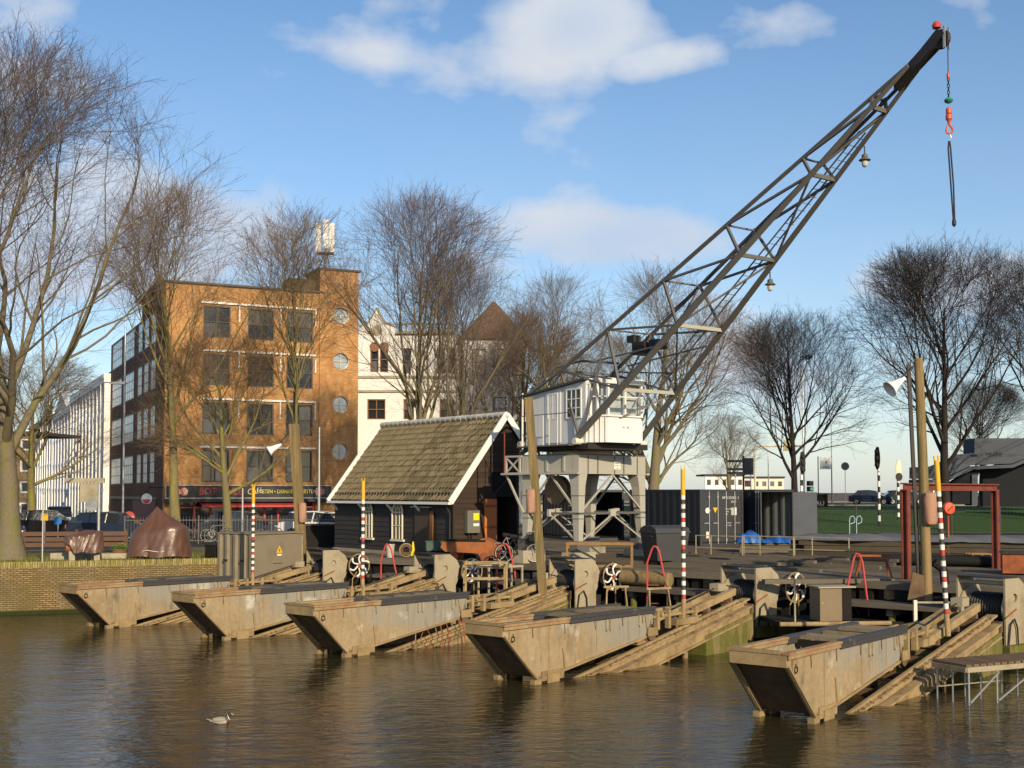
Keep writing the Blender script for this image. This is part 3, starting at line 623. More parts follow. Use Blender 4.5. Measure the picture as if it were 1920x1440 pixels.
bark_m = mat('mossy_bark', (.165,.135,.09), .95, var=.55, scale=1.3, bump=1, bscale=9, stretch=(4,4,.6), col2=(.15,.15,.035), lo=.5, hi=.7)
bark_g = mat('green_mossed_bark', (.175,.145,.075), .95, var=.5, scale=1.2, bump=1, bscale=9, stretch=(4,4,.6), col2=(.22,.215,.03), lo=.5, hi=.68)
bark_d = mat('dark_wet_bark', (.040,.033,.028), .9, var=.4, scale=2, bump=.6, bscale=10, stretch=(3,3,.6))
twig_p = mat('purple_brown_twigs', (.165,.122,.112), .9, var=.3, scale=1)
twig_b = mat('brown_twigs', (.20,.14,.09), .9, var=.3, scale=1)
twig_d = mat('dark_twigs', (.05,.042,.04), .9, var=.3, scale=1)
TM = {
 'plane': tree_meshes('broad_tree', 11, 18.5, 3.4, .37, bark_m, twig_p, limbs=14, limb_ang=.55, rx=.42, lean=(.03, 0), l2=12, up=.07, n=(8, 5, 3), zlow=4.0),
 'tall': tree_meshes('tall_tree', 23, 17, 5.0, .30, bark_g, twig_b, limbs=13, limb_ang=.5, rx=.27, up=.06, l2=9, zlow=5.5, n=(7, 4, 1)),
 'bushy': tree_meshes('bushy_tree', 31, 11, 2.6, .30, bark_g, twig_b, limbs=13, limb_ang=.85, rx=.42, up=.05, trop=.03, n=(8, 4, 2), twig_r=.005),
 'slim': tree_meshes('slim_tree', 44, 16, 5.0, .22, bark_g, twig_b, limbs=12, limb_ang=.45, rx=.22, up=.06, l2=8, zlow=5, n=(7, 4, 1)),
 'forked': tree_meshes('forked_tree', 52, 17, 2.4, .30, bark_m, twig_p, limbs=14, limb_ang=.48, rx=.36, up=.05, l2=10, zlow=4, n=(7, 4, 2)),
 'pollard': tree_meshes('pollard_tree', 63, 17, 3.2, .42, bark_m, twig_b, limbs=11, limb_ang=.65, rx=.33, up=.07, l2=10, lean=(-.04, 0), n=(8, 4, 2), zlow=4),
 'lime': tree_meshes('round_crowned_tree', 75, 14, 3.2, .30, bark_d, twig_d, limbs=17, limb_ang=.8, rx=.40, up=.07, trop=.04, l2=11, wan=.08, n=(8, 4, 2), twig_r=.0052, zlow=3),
}
def tree(kind, label, u, D, ztop_v, name='bare_tree', z=None, rz=0, wide=1.0, base_u=None, group=None):
    """tree standing at depth D on its ground, as high as the crown top seen at image row ztop_v"""
    a, b = TM[kind]; z = ZY if z is None else z; p = vp(u, 923, D)
    t = thing(name, label, 'tree', (p.x, D, z), rz, group); Hn = max(v.co.z for v in b.vertices) if not hasattr(tree, kind) else getattr(tree, kind)
    setattr(tree, kind, Hn); s = (EYE + (923-ztop_v)/2250*D - z)/Hn
    t.scale = (s*wide, s*wide, s); inst(a, t, name='trunk'); inst(b, t, name='crown'); return t
G1 = 'bare trees along the street'
tree('plane', 'large bare tree with thick mossy trunk on the brick quay at left', 22, 44.2, 42, rz=2.0, wide=1.22)
tree('tall', 'tall bare tree with bright green mossy trunk left of the brick corner', 329, 58.5, 300, rz=.6, group=G1)
tree('bushy', 'short bushy bare tree in front of the bar sign', 428, 60, 600, rz=1.9, group=G1)
tree('slim', 'slim bare tree with yellow-green trunk right of the bar sign', 562, 59.5, 345, rz=2.4, wide=1.05, group=G1)
tree('forked', 'bare many-stemmed tree rising behind the wooden house roof', 785, 62, 325, rz=.4, wide=1.0, group=G1)
tree('forked', 'smaller bare tree beside the many-stemmed one behind the roof ridge', 868, 64, 440, rz=3.5, wide=.85, group=G1)
tree('bushy', 'bare brown tree thick with twigs left of the crane cabin', 955, 88, 560, rz=4.0, wide=1.1, group=G1)
tree('pollard', 'bare tree between the pyramid roof and the crane jib', 1042, 82, 480, rz=1.2, wide=1.0, group=G1)
tree('pollard', 'large bare tree with mossy trunk behind the crane jib', 1226, 70, 470, rz=0.0, wide=1.2, group=G1)
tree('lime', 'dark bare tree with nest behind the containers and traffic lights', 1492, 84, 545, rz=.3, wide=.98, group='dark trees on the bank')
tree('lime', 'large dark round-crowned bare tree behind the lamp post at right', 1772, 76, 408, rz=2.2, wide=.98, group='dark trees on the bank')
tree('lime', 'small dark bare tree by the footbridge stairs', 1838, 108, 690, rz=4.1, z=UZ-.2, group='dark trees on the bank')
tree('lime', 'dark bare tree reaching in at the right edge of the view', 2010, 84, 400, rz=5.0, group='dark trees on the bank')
tree('pollard', 'low spreading bare tree behind the dark container doors', 1372, 105, 765, rz=1.0, z=UZ-.3, wide=1.35, group='dark trees on the bank')
tree('bushy', 'brown bare tree beyond the big quay tree at far left', 60, 92, 640, rz=2.6, wide=1.2, group=G1)
tree('bushy', 'twiggy brown tree at the left edge behind the quay tree', -40, 80, 700, rz=.9, wide=1.2, group=G1)
tree('pollard', 'leaning bare tree right of the crane with mossy limbs', 1250, 76, 590, rz=2.8, wide=1.25, group=G1).rotation_euler = (0, rad(14), 2.8)
nest = thing('bird_nest', 'dark bird nest of sticks high in the dark tree behind the containers', 'nest', vp(1512, 671, 83.5))
nb = MB(); nr = random.Random(2)
for _ in range(90):
    a = nr.random()*6.28; r = .28*nr.random()**.5; p = Vector((r*math.cos(a), r*math.sin(a), nr.uniform(-.1, .16))); q = p + Vector((nr.uniform(-.3, .3), nr.uniform(-.3, .3), nr.uniform(-.06, .06)))
    nb.beam(p, q, .02)
nb.build('sticks', bark_d, nest)

# ================================================================== SLIPS: rails, cradles, winches, masts
def zr(x): return .186*x - .31               # top of the rails along a slip
def ibeam(mb, x0, x1, y, top, h=.36, w=.24, t=.045):
    for (a, c, d, e) in ((-w/2, w/2, -t, 0), (-t/2, t/2, -h+t, -t), (-w/2, w/2, -h, -h+t)):
        mb.add([(x, y+yy, zr(x)+top+zz) for x in (x0, x1) for yy, zz in ((a, d), (c, d), (c, e), (a, e))], [(0,1,2,3),(7,6,5,4),(0,4,5,1),(1,5,6,2),(2,6,7,3),(3,7,4,0)])
ORD = ['leftmost', 'second', 'middle', 'fourth', 'nearest']
def make_slip():
    t = thing('slipway', '', 'slipway')
    for y in (-.55, .55):
        mb = MB(); ibeam(mb, -1.5, 8.75, y, 0); mb.build('rail_beam', M['rail'], t)
        mb = MB(); ibeam(mb, .2, 8.6, y-.17 if y < 0 else y+.17, -.16, .34, .2); mb.build('side_beam', M['rail'], t)
        mb = MB(); mb.add([(x, y+a, zr(x)+b) for x in (-1.4, 8.3) for a, b in ((-.035, .002), (.035, .002), (.035, .07), (-.035, .07))], [(0,1,2,3),(7,6,5,4),(0,4,5,1),(1,5,6,2),(2,6,7,3),(3,7,4,0)]); mb.build('rail', M['mud'], t)
    for i in range(7):
        x = 1.2 + i*1.15; MB().box(x-.07, x+.07, -.52, .52, zr(x)-.34, zr(x)-.2).build('cross_tie', M['hull_in'], t)  # dark plate colour stands in for the shade between the rails
    for x in (3.4, 4.9, 5.7):
        for y in (-.6, .6): MB().lathe([(.075, -1), (.075, zr(x)-.37)], 10, (x, y, 0)).build('pile', M['mud'], t)
    MB().beam((4.9, -.6, .15), (5.7, -.6, .5), .07).build('brace', M['mud'], t); MB().beam((5.7, -.62, .1), (4.9, -.62, .45), .07).build('brace', M['mud'], t)
    pr = MB(); pr.add([(x, y, z) for y in (-.78, .78) for x, z in ((6.4, -1), (8.72, -1), (8.72, zr(8.72)-.38), (6.4, zr(6.4)-.38))], [(0,1,2,3),(7,6,5,4),(0,4,5,1),(1,5,6,2),(2,6,7,3),(3,7,4,0)]); pr.build('pier', M['moss'], t)
    MB().box(8.6, 8.72, -.8, .8, zr(8.6)-.37, zr(8.6)-.12).build('end_block', M['hull_in'], t)
    for y in (-.28, .26):
        MB().add([(x, y+a, zr(x)+b) for x in (5.6, 8.55) for a, b in ((-.07, .12), (.07, .12), (.07, .3), (-.07, .3))], [(0,1,2,3),(7,6,5,4),(0,4,5,1),(1,5,6,2),(2,6,7,3),(3,7,4,0)]).build('guide_beam', M['rail'], t)
    for x in (6.1, 7.2, 8.3): MB().box(x-.06, x+.06, -.36, .34, zr(x)-.0, zr(x)+.118).build('guide_chair', M['hull_in'], t)
    MB().box(8.0, 8.4, -.14, .14, zr(8.2)+.302, zr(8.2)+.5).build('sheave_block', M['winch'], t); MB().box(5.4, 8.6, .78, .92, zr(7)-.1, zr(7)+.12).build('side_timber', M['wood'], t)
    cr = MB(); c = random.Random(9)
    for _ in range(330):
        x = c.uniform(.3, 8.5); y = -.55-c.uniform(.02, .13); s = c.uniform(.012, .035); z = zr(x)-.003 if c.random() < .5 else zr(x)-.31
        cr.add([(x-s, y-s, z), (x+s, y-s, z), (x+s, y+s, z), (x-s, y+s, z), (x, y, z+s*1.3)], [(0,1,4),(1,2,4),(2,3,4),(3,0,4)])
    tag(cr.build('mud_crust', M['hull_in'], t), kind='stuff')
    MB().tube([(.5, 0, zr(.5)+.16), (4.2, .05, zr(4.2)+.3), (8.4, 0, zr(8.4)+.42), (9.35, .1, 1.52)], .018, 6).build('haul_cable', M['dark'], t)
    return t
M['rim'] = mat('rusty_muddy_rim', (.27,.155,.085), .85, var=.35, scale=2.5, bump=.5, col2=(.33,.24,.13), lo=.42, hi=.62)
M['tar'] = mat('tar_black_rim', (.045,.043,.043), .6, var=.5, scale=2, bump=.4, col2=(.16,.13,.09), lo=.58, hi=.7)
def make_carriage():
    t = thing('slip_cradle', '', 'slip cradle'); zb = lambda x: .10 + .146*x
    prof = [(-1.09, 1.34), (-1.09, 1.13), (0, .08), (.55, .12), (4.05, zb(4.05)), (4.22, .95), (4.4, 1.32)]
    for y, s in ((-.55, -1), (.55, 1)):
        MB().prism(prof, y-.015, y+.015).build('side_plate', M['hull'], t)
        MB().beam((-1.06, y, 1.14), (.03, y, .09), .10, .045, up=(.7, 0, .7)).build('bow_flange', M['mud'], t)
        MB().beam((0.02, y, .08), (4.05, y, zb(4.05)-.01), .11, .05).build('bottom_flange', M['mud'], t)
        MB().box(-1.12, 1.1, y-.085, y+.06, 1.34, 1.385).box(-1.1, 1.1, y-.05-.012, y-.05+.012, 1.26, 1.338).build('bow_gunwale', M['rim'], t); MB().box(1.104, 4.42, y-.095, y+.06, 1.34, 1.40).box(1.104, 4.4, y-.075, y-.05, 1.24, 1.338).build('stern_gunwale', M['tar'], t)
    for x in (-.15, .95, 2.05, 3.1, 3.9):
        MB().beam((x, -.572, 1.24), (x+.02, -.572, max(zb(x)+.35, 1.02)), .012, .02, up=(0, 1, 0)).build('weld_seam', M['hull_in'], t)
    for x in (.42, 2.12, 3.35): MB().beam((x, -.568, 1.3), (x, -.568, zb(x)+.06), .008, .012, up=(0, 1, 0)).build('plate_seam', M['mud'], t)
    for x in (2.45, 2.6, 3.75):
        MB().prism([(x, 1.22), (x+.07, 1.22), (x+.07, .98), (x+.03, .94), (x, .98)], -.605, -.567).build('hook_bracket', M['winch'], t)
    MB().prism([(.86, .72), (.93, .22), (1.0, .24)], -.60, -.565).build('stiffener', M['mud'], t)
    MB().beam((4.0, -.58, 1.3), (4.14, -.58, .72), .04, .03, up=(0, 1, 0)).build('end_rib', M['mud'], t)
    bp = MB(); bp.add([(-.95, -.53, 1.12), (-.95, .53, 1.12), (.12, .53, .12), (.12, -.53, .12), (-.9, -.53, 1.13), (-.9, .53, 1.13), (.17, .53, .13), (.17, -.53, .13)], [(0,1,2,3),(7,6,5,4),(0,4,5,1),(2,6,7,3)]); bp.build('bow_plate', M['hull_in'], t)
    MB().box(-1.105, -1.06, -.56, .56, 1.12, 1.36).build('transom', M['mud'], t)
    MB().box(-1.12, -.94, -.46, .46, 1.345, 1.39).build('bow_rim', M['mud'], t)
    MB().box(4.35, 4.4, -.53, .53, .95, 1.33).build('stern_plate', M['hull'], t)
    fl = MB(); fl.add([(.1, -.53, .16), (4.1, -.53, zb(4.1)+.05), (4.1, .53, zb(4.1)+.05), (.1, .53, .16)], [(0, 1, 2, 3)]); fl.build('floor_plate', M['mud'], t)
    for i in range(11): MB().box(1.55+i*.25, 1.55+i*.25+.19, -.46, .47, 1.30, 1.36).build('deck_plank', mat('silted_grating', (.30,.24,.15), .9, var=.4, scale=5, bump=.5, orand=.3), t)
    for x in (1.5, 2.4, 3.3, 4.2): MB().box(x-.03, x+.03, -.53, .53, 1.16, 1.296).build('deck_bearer', M['black'], t)
    for x in (.5, 4.28):
        for y in (-.55, .55):
            wz_ = zr(x)+.07+.16
            w_ = MB().lathe([(.07, -.05), (.16, -.05), (.16, .03), (.2, .035), (.2, .06), (.07, .06)], 16, (x, y, wz_), 'y').build('wheel', M['hull_in'], t, smooth=True)
            MB().box(x-.2, x+.2, y-.085, y-.055, wz_-.03, wz_+.18).build('wheel_fork', M['mud'], w_)
    MB().box(-.12, .1, -.62, -.48, -.12, .1).build('bow_shoe', M['mud'], t); MB().box(-.12, .1, .48, .62, -.12, .1).build('bow_shoe', M['mud'], t)
    MB().box(.15, .9, -.60, -.57, .05, .26).build('bogie_plate', M['mud'], t)
    lug = MB().holed([(-.92, 1.02), (-.72, 1.02), (-.72, 1.24), (-.92, 1.24)], (-.82, 1.12), .05, -.60, -.567, 12).build('lug', M['mud'], t)
    MB().tube([(-.82+.055*math.cos(a), -.61, 1.06+.06*math.sin(a)) for a in [i*math.pi/5 for i in range(10)]], .012, 5, closed=True).build('ring', M['dark'], lug)
    # tail bars that carry the mast socket
    for y in (-.5, .42):
        MB().beam((4.4, y, 1.12), (6.5, y, 1.14), .05, .07).build('tail_bar', M['mud'], t)
    for x in (4.62, 5.1, 5.72, 6.3):
        MB().box(x-.05, x+.05, -.56, -.44, max(zr(x)+.07, .8), 1.26).build('tail_post', M['mud'], t)
    MB().box(5.3, 6.3, -.62, -.38, zr(5.8)+.08, zr(5.8)+.24).build('mast_seat', M['mud'], t)
    MB().box(4.7, 4.78, -.6, .5, 1.14, 1.22).build('tail_cross_bar', M['mud'], t)
    return t
def make_winch():
    t = thing('slip_winch', '', 'winch'); X = 9.35
    prof = [(X, .5), (X+.85, .5), (X+.85, 1.15), (X+1.05, 1.62), (X+.9, 1.9), (X+.62, 2.1), (X, 2.1)]
    for y in (-.62, .66): MB().holed(prof, (X+.42, 1.62), .11, y-.025, y+.025).build('side_plate', M['winch'], t)
    MB().lathe([(.12, -.58), (.5, -.58), (.5, -.53), (.33, -.53), (.33, .56), (.5, .56), (.5, .62), (.12, .62)], 24, (X+.5, 0, 1.35), 'y').build('drum', M['winch'], t, smooth=True)
    cb = MB()
    for i in range(13): cb.tube([(X+.5+.35*math.cos(a*.5236), -.46+i*.075, 1.35+.35*math.sin(a*.5236)) for a in range(12)], .034, 4, closed=True)
    tag(cb.build('cable_coils', M['dark'], t, smooth=True), kind='stuff')
    MB().lathe([(.055, -.6), (.055, .64)], 10, (X+.12, 0, 1.98), 'y').build('cross_tube', M['winch'], t, smooth=True)
    MB().box(X-.02, X+.66, -.6, .64, 2.1, 2.125).build('top_plate', M['dark'], t)  # dark plate put in for the shadow along the winch top
    MB().box(X+.86, X+1.1, -.6, .6, .6, .95).build('gear_case', M['dark'], t)
    MB().box(X-.1, X+1.5, -.8, .85, .2, .5).build('foundation', M['moss'], t)
    cx, cz, r = X+1.32, 1.52, .42
    MB().lathe([(.04, -.98), (.04, -.6)], 8, (cx, 0, cz), 'y').build('shaft', M['dark'], t)
    MB().tube([(cx+(r-.08)*math.cos(a*math.pi/12), -.70, cz+(r-.08)*math.sin(a*math.pi/12)) for a in range(24)], .03, 6, closed=True).build('gear_ring', M['dark'], t, smooth=True)
    wh = MB().tube([(cx+r*math.cos(a*math.pi/16), -.94, cz+r*math.sin(a*math.pi/16)) for a in range(32)], .022, 6, closed=True).build('handwheel', M['rail'], t, smooth=True)
    for k in range(6):
        pts = []
        for j in range(7):
            f = j/6; a = k*math.pi/3 + .25 + .38*math.sin(f*3.1); pts.append((cx+(.06+(r-.075)*f)*math.cos(a), -.95, cz+(.06+(r-.075)*f)*math.sin(a)))
        MB().tube(pts, [.034, .028, .026, .026, .028, .034, .042], 6).build('spoke', M['white'], wh, smooth=True)
    MB().lathe([(.08, -1.0), (.08, -.9)], 12, (cx, 0, cz), 'y').build('hub', M['rust'], wh)
    MB().tube([(X+.05, -.68, .5), (X+.12, -.7, 1.0), (X+.3, -.7, 1.12), (X+.42, -.7, .9), (X+.45, -.7, .5)], .022, 6).build('hose', M['dark'], t, smooth=True)
    MB().tube([(X+1.0, -.98, .45), (X+1.02, -.98, 1.05), (X+1.2, -.98, 1.3)], .02, 6).build('lever', M['rail'], t); MB().tube([(X+1.38, -.99, .45), (X+1.36, -.99, 1.35)], .022, 6).build('lever', M['rail'], t)
    MB().beam((X-.05, -.66, 1.15), (X+.45, -.66, 1.35), .03).build('pawl', M['rust'], t)
    return t
def make_mast():
    t = thing('striped_mast', '', 'mast'); ht = 3.52; z = 0; r = .055
    MB().lathe([(.062, -.02), (.062, .42)], 10).build('socket', M['rail'], t, smooth=True)
    dk = mat('tarnished_dark_band', (.07,.06,.05), .7, var=.4, scale=6); wh_ = mat('worn_white_band', (.72,.70,.64), .6, var=.25, scale=9, col2=(.35,.3,.22), lo=.58, hi=.72); rd = mat('worn_red_band', (.50,.055,.04), .6, var=.3, scale=9)
    segs = []; z = .42; seq = [rd, wh_, dk, wh_, dk, wh_, rd, wh_, dk, wh_, dk, rd, wh_, dk, wh_, dk, wh_, rd, wh_, dk, wh_, dk, wh_]
    step = (ht-.62-.42)/len(seq)
    for m in seq: segs.append((z, z+step, m)); z += step
    for a, c, m in segs: MB().lathe([(r, a), (r, c)], 10).build('band', m, t, smooth=True)
    MB().lathe([(r*1.05, z), (r*1.05, ht)], 10).build('yellow_top', M['yellow'], t, smooth=True)
    for s in (-1, 1): MB().box(s*.045-.012, s*.045+.012, -.02, .02, ht, ht+.09).build('fork_tip', M['yellow'], t)
    return t
slip0, car0, win0, mast0 = make_slip(), make_carriage(), make_winch(), make_mast()
lab_s = ['far left pair of muddy slip rails beside the grey cabinet', 'second pair of muddy slip rails from the left, behind the second cradle', 'middle pair of muddy slip rails hung with weed and wire', 'fourth pair of muddy slip rails from the left, on a green mossy pier', 'nearest pair of muddy slip rails at lower right']
lab_c = ['leftmost muddy steel slip cradle, farthest along the quay', 'second muddy steel slip cradle from the left', 'middle muddy steel slip cradle with dark smear on its side', 'fourth muddy steel slip cradle from the left', 'nearest muddy steel slip cradle at lower right with open deck']
lab_w = ['khaki slip winch with white spoked handwheel beside the grey cabinet', 'khaki slip winch in front of the wooden house', 'khaki slip winch with white spoked handwheel below the crane', 'khaki slip winch with white spoked handwheel above the fourth cradle', 'khaki slip winch with dark cable drum at the right edge']
woff = [-.9, -1.05, -.05, 0, .35]; moff = [5.35, 5.1, None, 5.8, 6.25]; mz = [1.2, 1.2, 0, 1.18, 1.2]; mh = [.95, 1.0, 1, 1.07, 1.1]
for i in range(5):
    base = BOWS[i] + R_*.55
    for src, labs, grp in ((slip0, lab_s, 'slipways'), (car0, lab_c, 'slip cradles'), (win0, lab_w, 'slip winches')):
        o = src if i == 0 else copy_tree(src); o['label'] = labs[i]; o['group'] = grp
        p = base.copy()
        if src is win0:
            c_ = Vector((9.9, -.3, 0)); p = p + S_*woff[i] + (Matrix.Rotation(SLIP_RZ, 3, 'Z') @ c_) - (Matrix.Rotation(SLIP_RZ-rad(11), 3, 'Z') @ c_)
        if src is slip0 and i in (0, 1): p = p - S_*.55
        o.location = p; o.rotation_euler = (0, 0, SLIP_RZ + (rad(3) if (src is car0 and i == 4) else (-rad(11) if src is win0 else 0)))
    cc_ = [o for o in COL.objects if o.parent is None and o.get('label') == lab_c[i]][0]
    pk = [c for c in cc_.children if c.name.startswith('deck_plank')]
    for c in pk:
        q = int(c.name.split('.')[1]) % 11 if '.' in c.name else 0
        if (i, q) in ((0, 2), (0, 3), (1, 0), (1, 6), (1, 7), (2, 4), (3, 0), (3, 1), (4, 3), (4, 4), (2, 9)): bpy.data.objects.remove(c)
        else: c.rotation_euler = (0, 0, 0); c.location = ((q*7+i*3) % 5*.012-.02, ((q*5+i) % 7)*.01-.03, ((q*3+i*2) % 4)*.006)
    if moff[i]:
        m_ = mast0 if i == 0 else copy_tree(mast0); m_['group'] = 'striped masts on the cradle tails'
        m_['label'] = ['striped yellow-topped mast in front of the grey steel cabinet', 'striped yellow-topped mast in front of the wooden house wall', '', 'striped yellow-topped mast in front of the wheeled bin', 'leaning striped yellow-topped mast in front of the rusty frame'][i]
        q = base + S_*moff[i] - R_*.5; m_.location = (q.x, q.y, mz[i]-.03 - .12); m_.scale = (1, 1, mh[i])
        m_.rotation_euler = (0, 0, 0) if i < 4 else (rad(2), rad(-3.6), 0)

# ================================================================== WOODEN HOUSE
def xf(mb, mt): mb.v = [tuple(mt @ Vector(v)) for v in mb.v]; return mb
HZ = math.atan2(.612, .791)
ho = thing('wooden_house', 'black wooden shed with mossy tiled roof and white bargeboards on the yard', 'house', (-2.16, 44.38, ZY), HZ)
M['clap'] = mat('black_tarred_boards', (.034,.027,.022), .72, var=.4, scale=1.4, bump=.4, stretch=(1,.6,5), orand=.5)
M['clapg'] = mat('brown_black_boards', (.062,.042,.030), .75, var=.4, scale=1.4, bump=.4, stretch=(.6,1,5), orand=.4)
M['tile'] = mat('mossy_pantile', (.165,.132,.085), .9, var=.5, scale=2.6, bump=.6, col2=(.115,.10,.055), lo=.42, hi=.62, orand=.7)
GW, GL, EH, RH = 4.7, 8.8, 2.32, 5.30
XR, ZR2 = 3.05, RH-(3.05-GW/2)*(RH-EH)/(GW/2)      # short right-hand slope ends high against the crane track
slope = (RH-EH)/(GW/2)
MB().box(.05, GW-.05, .05, GL-.05, 0, .02).build('floor', M['black'], ho)
npk = 12; ph = EH/npk
for i in range(npk):
    z = i*ph + .12
    if z > EH: break
    MB().add([(-.035, 0, z), (.02, 0, z), (.02, GL, z), (-.035, GL, z), (-.012, 0, z+ph+.02), (.02, 0, z+ph+.02), (.02, GL, z+ph+.02), (-.012, GL, z+ph+.02)], [(3,2,1,0),(4,5,6,7),(0,1,5,4),(1,2,6,5),(2,3,7,6),(3,0,4,7)]).build('wall_board', M['clap'], ho)
MB().box(-.12, .06, -.02, GL, 0, .12).build('plinth', M['conc'], ho)
MB().box(.025, .12, .06, GL-.02, 0, EH).build('wall_lining', M['black'], ho)
i = 0; z = .12
while z < RH-.15:
    z1 = min(z+ph+.02, RH-.05); xl = max(0, (z-EH)/slope) + .02; xr = min(XR, GW - xl)
    segs = [(xl, xr)]
    if z < 2.3: segs = [(xl, 1.95), (2.95, xr)]
    elif z < 3.2: segs = [(xl, 1.75), (2.9, xr)]
    for a, c in segs:
        xl1 = max(0, (z1-EH)/slope)+.02; a1, c1 = (max(a, xl1) if a == xl else a), (min(c, min(XR, GW-xl1)) if c == xr else c)
        if c1-a1 < .05: continue
        MB().add([(a, -.035, z), (c, -.035, z), (c, .02, z), (a, .02, z), (a1, -.012, z1), (c1, -.012, z1), (c1, .02, z1), (a1, .02, z1)], [(3,2,1,0),(4,5,6,7),(0,1,5,4),(1,2,6,5),(2,3,7,6),(3,0,4,7)]).build('gable_board', M['clapg'], ho)
    z += ph
MB().prism([(0.02, 0), (1.9, 0), (1.9, 3.2), (2.98, 3.2), (2.98, 0), (XR-.02, 0), (XR-.02, ZR2-.03), (GW/2, RH-.03), (.02, EH)], .025, .09).build('gable_lining', M['black'], ho)
MB().prism([(0, 0), (XR, 0), (XR, ZR2), (GW/2, RH), (0, EH)], GL-.05, GL+.02).build('rear_gable', M['clap'], ho)
MB().box(XR-.05, XR, .1, GL-.1, 0, ZR2-.05).build('far_wall', M['clap'], ho)
MB().box(1.76, 2.9, .0, .02, 2.28, 3.18).build('hatch', M['black'], ho)
MB().beam((1.85, -.01, 2.4), (2.6, -.01, 3.05), .06).build('hatch_brace', M['dark'], ho)
# roof
ang = math.atan2(RH-EH, GW/2); ox = -.22; oz = EH - .22*slope + .06
sl = (GW/2 - ox)/math.cos(ang)
MB().add([(ox, -.14, oz-.05), (GW/2, -.14, oz-.05+(GW/2-ox)*slope), (GW/2, GL+.14, oz-.05+(GW/2-ox)*slope), (ox, GL+.14, oz-.05)], [(0, 1, 2, 3)]).build('roof_deck', M['black'], ho)
MB().add([(XR+.15, -.14, ZR2-.08), (GW/2, -.14, oz+(GW/2-ox)*slope), (GW/2, GL+.14, oz+(GW/2-ox)*slope), (XR+.15, GL+.14, ZR2-.08)], [(0, 1, 2, 3)]).build('far_roof_slope', M['tile'], ho)
tw_, tl_ = .218, .29; ncol, nrow = int((GL+.2)/tw_), int(sl/tl_)
tm = MB(); NP = 7
for j, (yy, dz) in enumerate(((0, 0), (tl_+.07, -.012))):
    for k in range(NP):
        f = k/(NP-1); zz = .044*math.sin(f*2*math.pi*.95+.3) + dz; tm.v.append((yy, (f-.5)*(tw_+.015), zz))
for k in range(NP): f = k/(NP-1); tm.v.append((0, (f-.5)*(tw_+.015), .044*math.sin(f*2*math.pi*.95+.3)-.03))
for k in range(NP-1): tm.f += [(k, k+1, NP+k+1, NP+k), (k+1, k, 2*NP+k, 2*NP+k+1)]
tmesh = tm.mesh('roof_tile', M['tile'], True); rt = random.Random(12); stuff = MB()
for r_ in range(nrow):
    for c_ in range(ncol):
        d = r_*tl_ + .02; x = ox + d*math.cos(ang); zz = oz + d*math.sin(ang) + .045; y = -.1 + (c_+.5)*tw_
        dz = rt.uniform(-.008, .012); tilt = rt.uniform(-.035, .035); yaw = rt.uniform(-.035, .035)
        if c_ < 300//nrow: inst(tmesh, ho, (x, y, zz+dz), (0, -ang+tilt+.085, yaw), 'roof_tile')
        else:
            mt = Matrix.Translation((x, y, zz+dz)) @ Matrix.Rotation(-ang+tilt+.085, 4, 'Y') @ Matrix.Rotation(yaw, 4, 'Z'); stuff.add([mt @ Vector(v) for v in tm.v], tm.f)
tag(stuff.build('far_roof_tiles', M['tile'], ho, smooth=True), kind='stuff')
zr_ = oz + (GW/2-ox)*slope
for k in range(int((GL+.3)/.36)): 
    y = -.14 + k*.36; MB().tube([(GW/2, y, zr_+.05), (GW/2, y+.18, zr_+.055), (GW/2, y+.375, zr_+.065)], [.125, .115, .11], 10).build('ridge_tile', mat('pale_ridge_tile', (.62,.60,.53), .85, var=.3, scale=5, orand=.3), ho, smooth=True)
for yb in (-.17, GL+.13):
    for s in (0, 1):
        x0, x1 = (ox-.04, GW/2) if s == 0 else (XR+.17, GW/2)
        MB().beam((x0, yb, oz-.02 if s == 0 else ZR2-.04), (x1, yb, zr_+.06), .05, .24, up=(0, 0, 1)).build('bargeboard', M['white'], ho)
MB().box(ox-.12, ox+.02, -.16, GL+.16, oz-.1, oz+.0).build('gutter', M['white'], ho)
for y in (GL-.2, GL-2.4, GL-4.6, GL-6.6): MB().prism([(ox-.06, oz-.11), (-.03, oz-.30), (-.03, oz-.42), (ox+.02, oz-.24), (ox-.1, oz-.13)], y-.05, y+.05).build('eaves_bracket', M['white'], ho)
MB().tube([(ox-.04, .15, oz-.1), (-.08, .12, oz-.45), (-.08, .12, .1)], .04, 8).build('downpipe', M['dark'], ho, smooth=True)
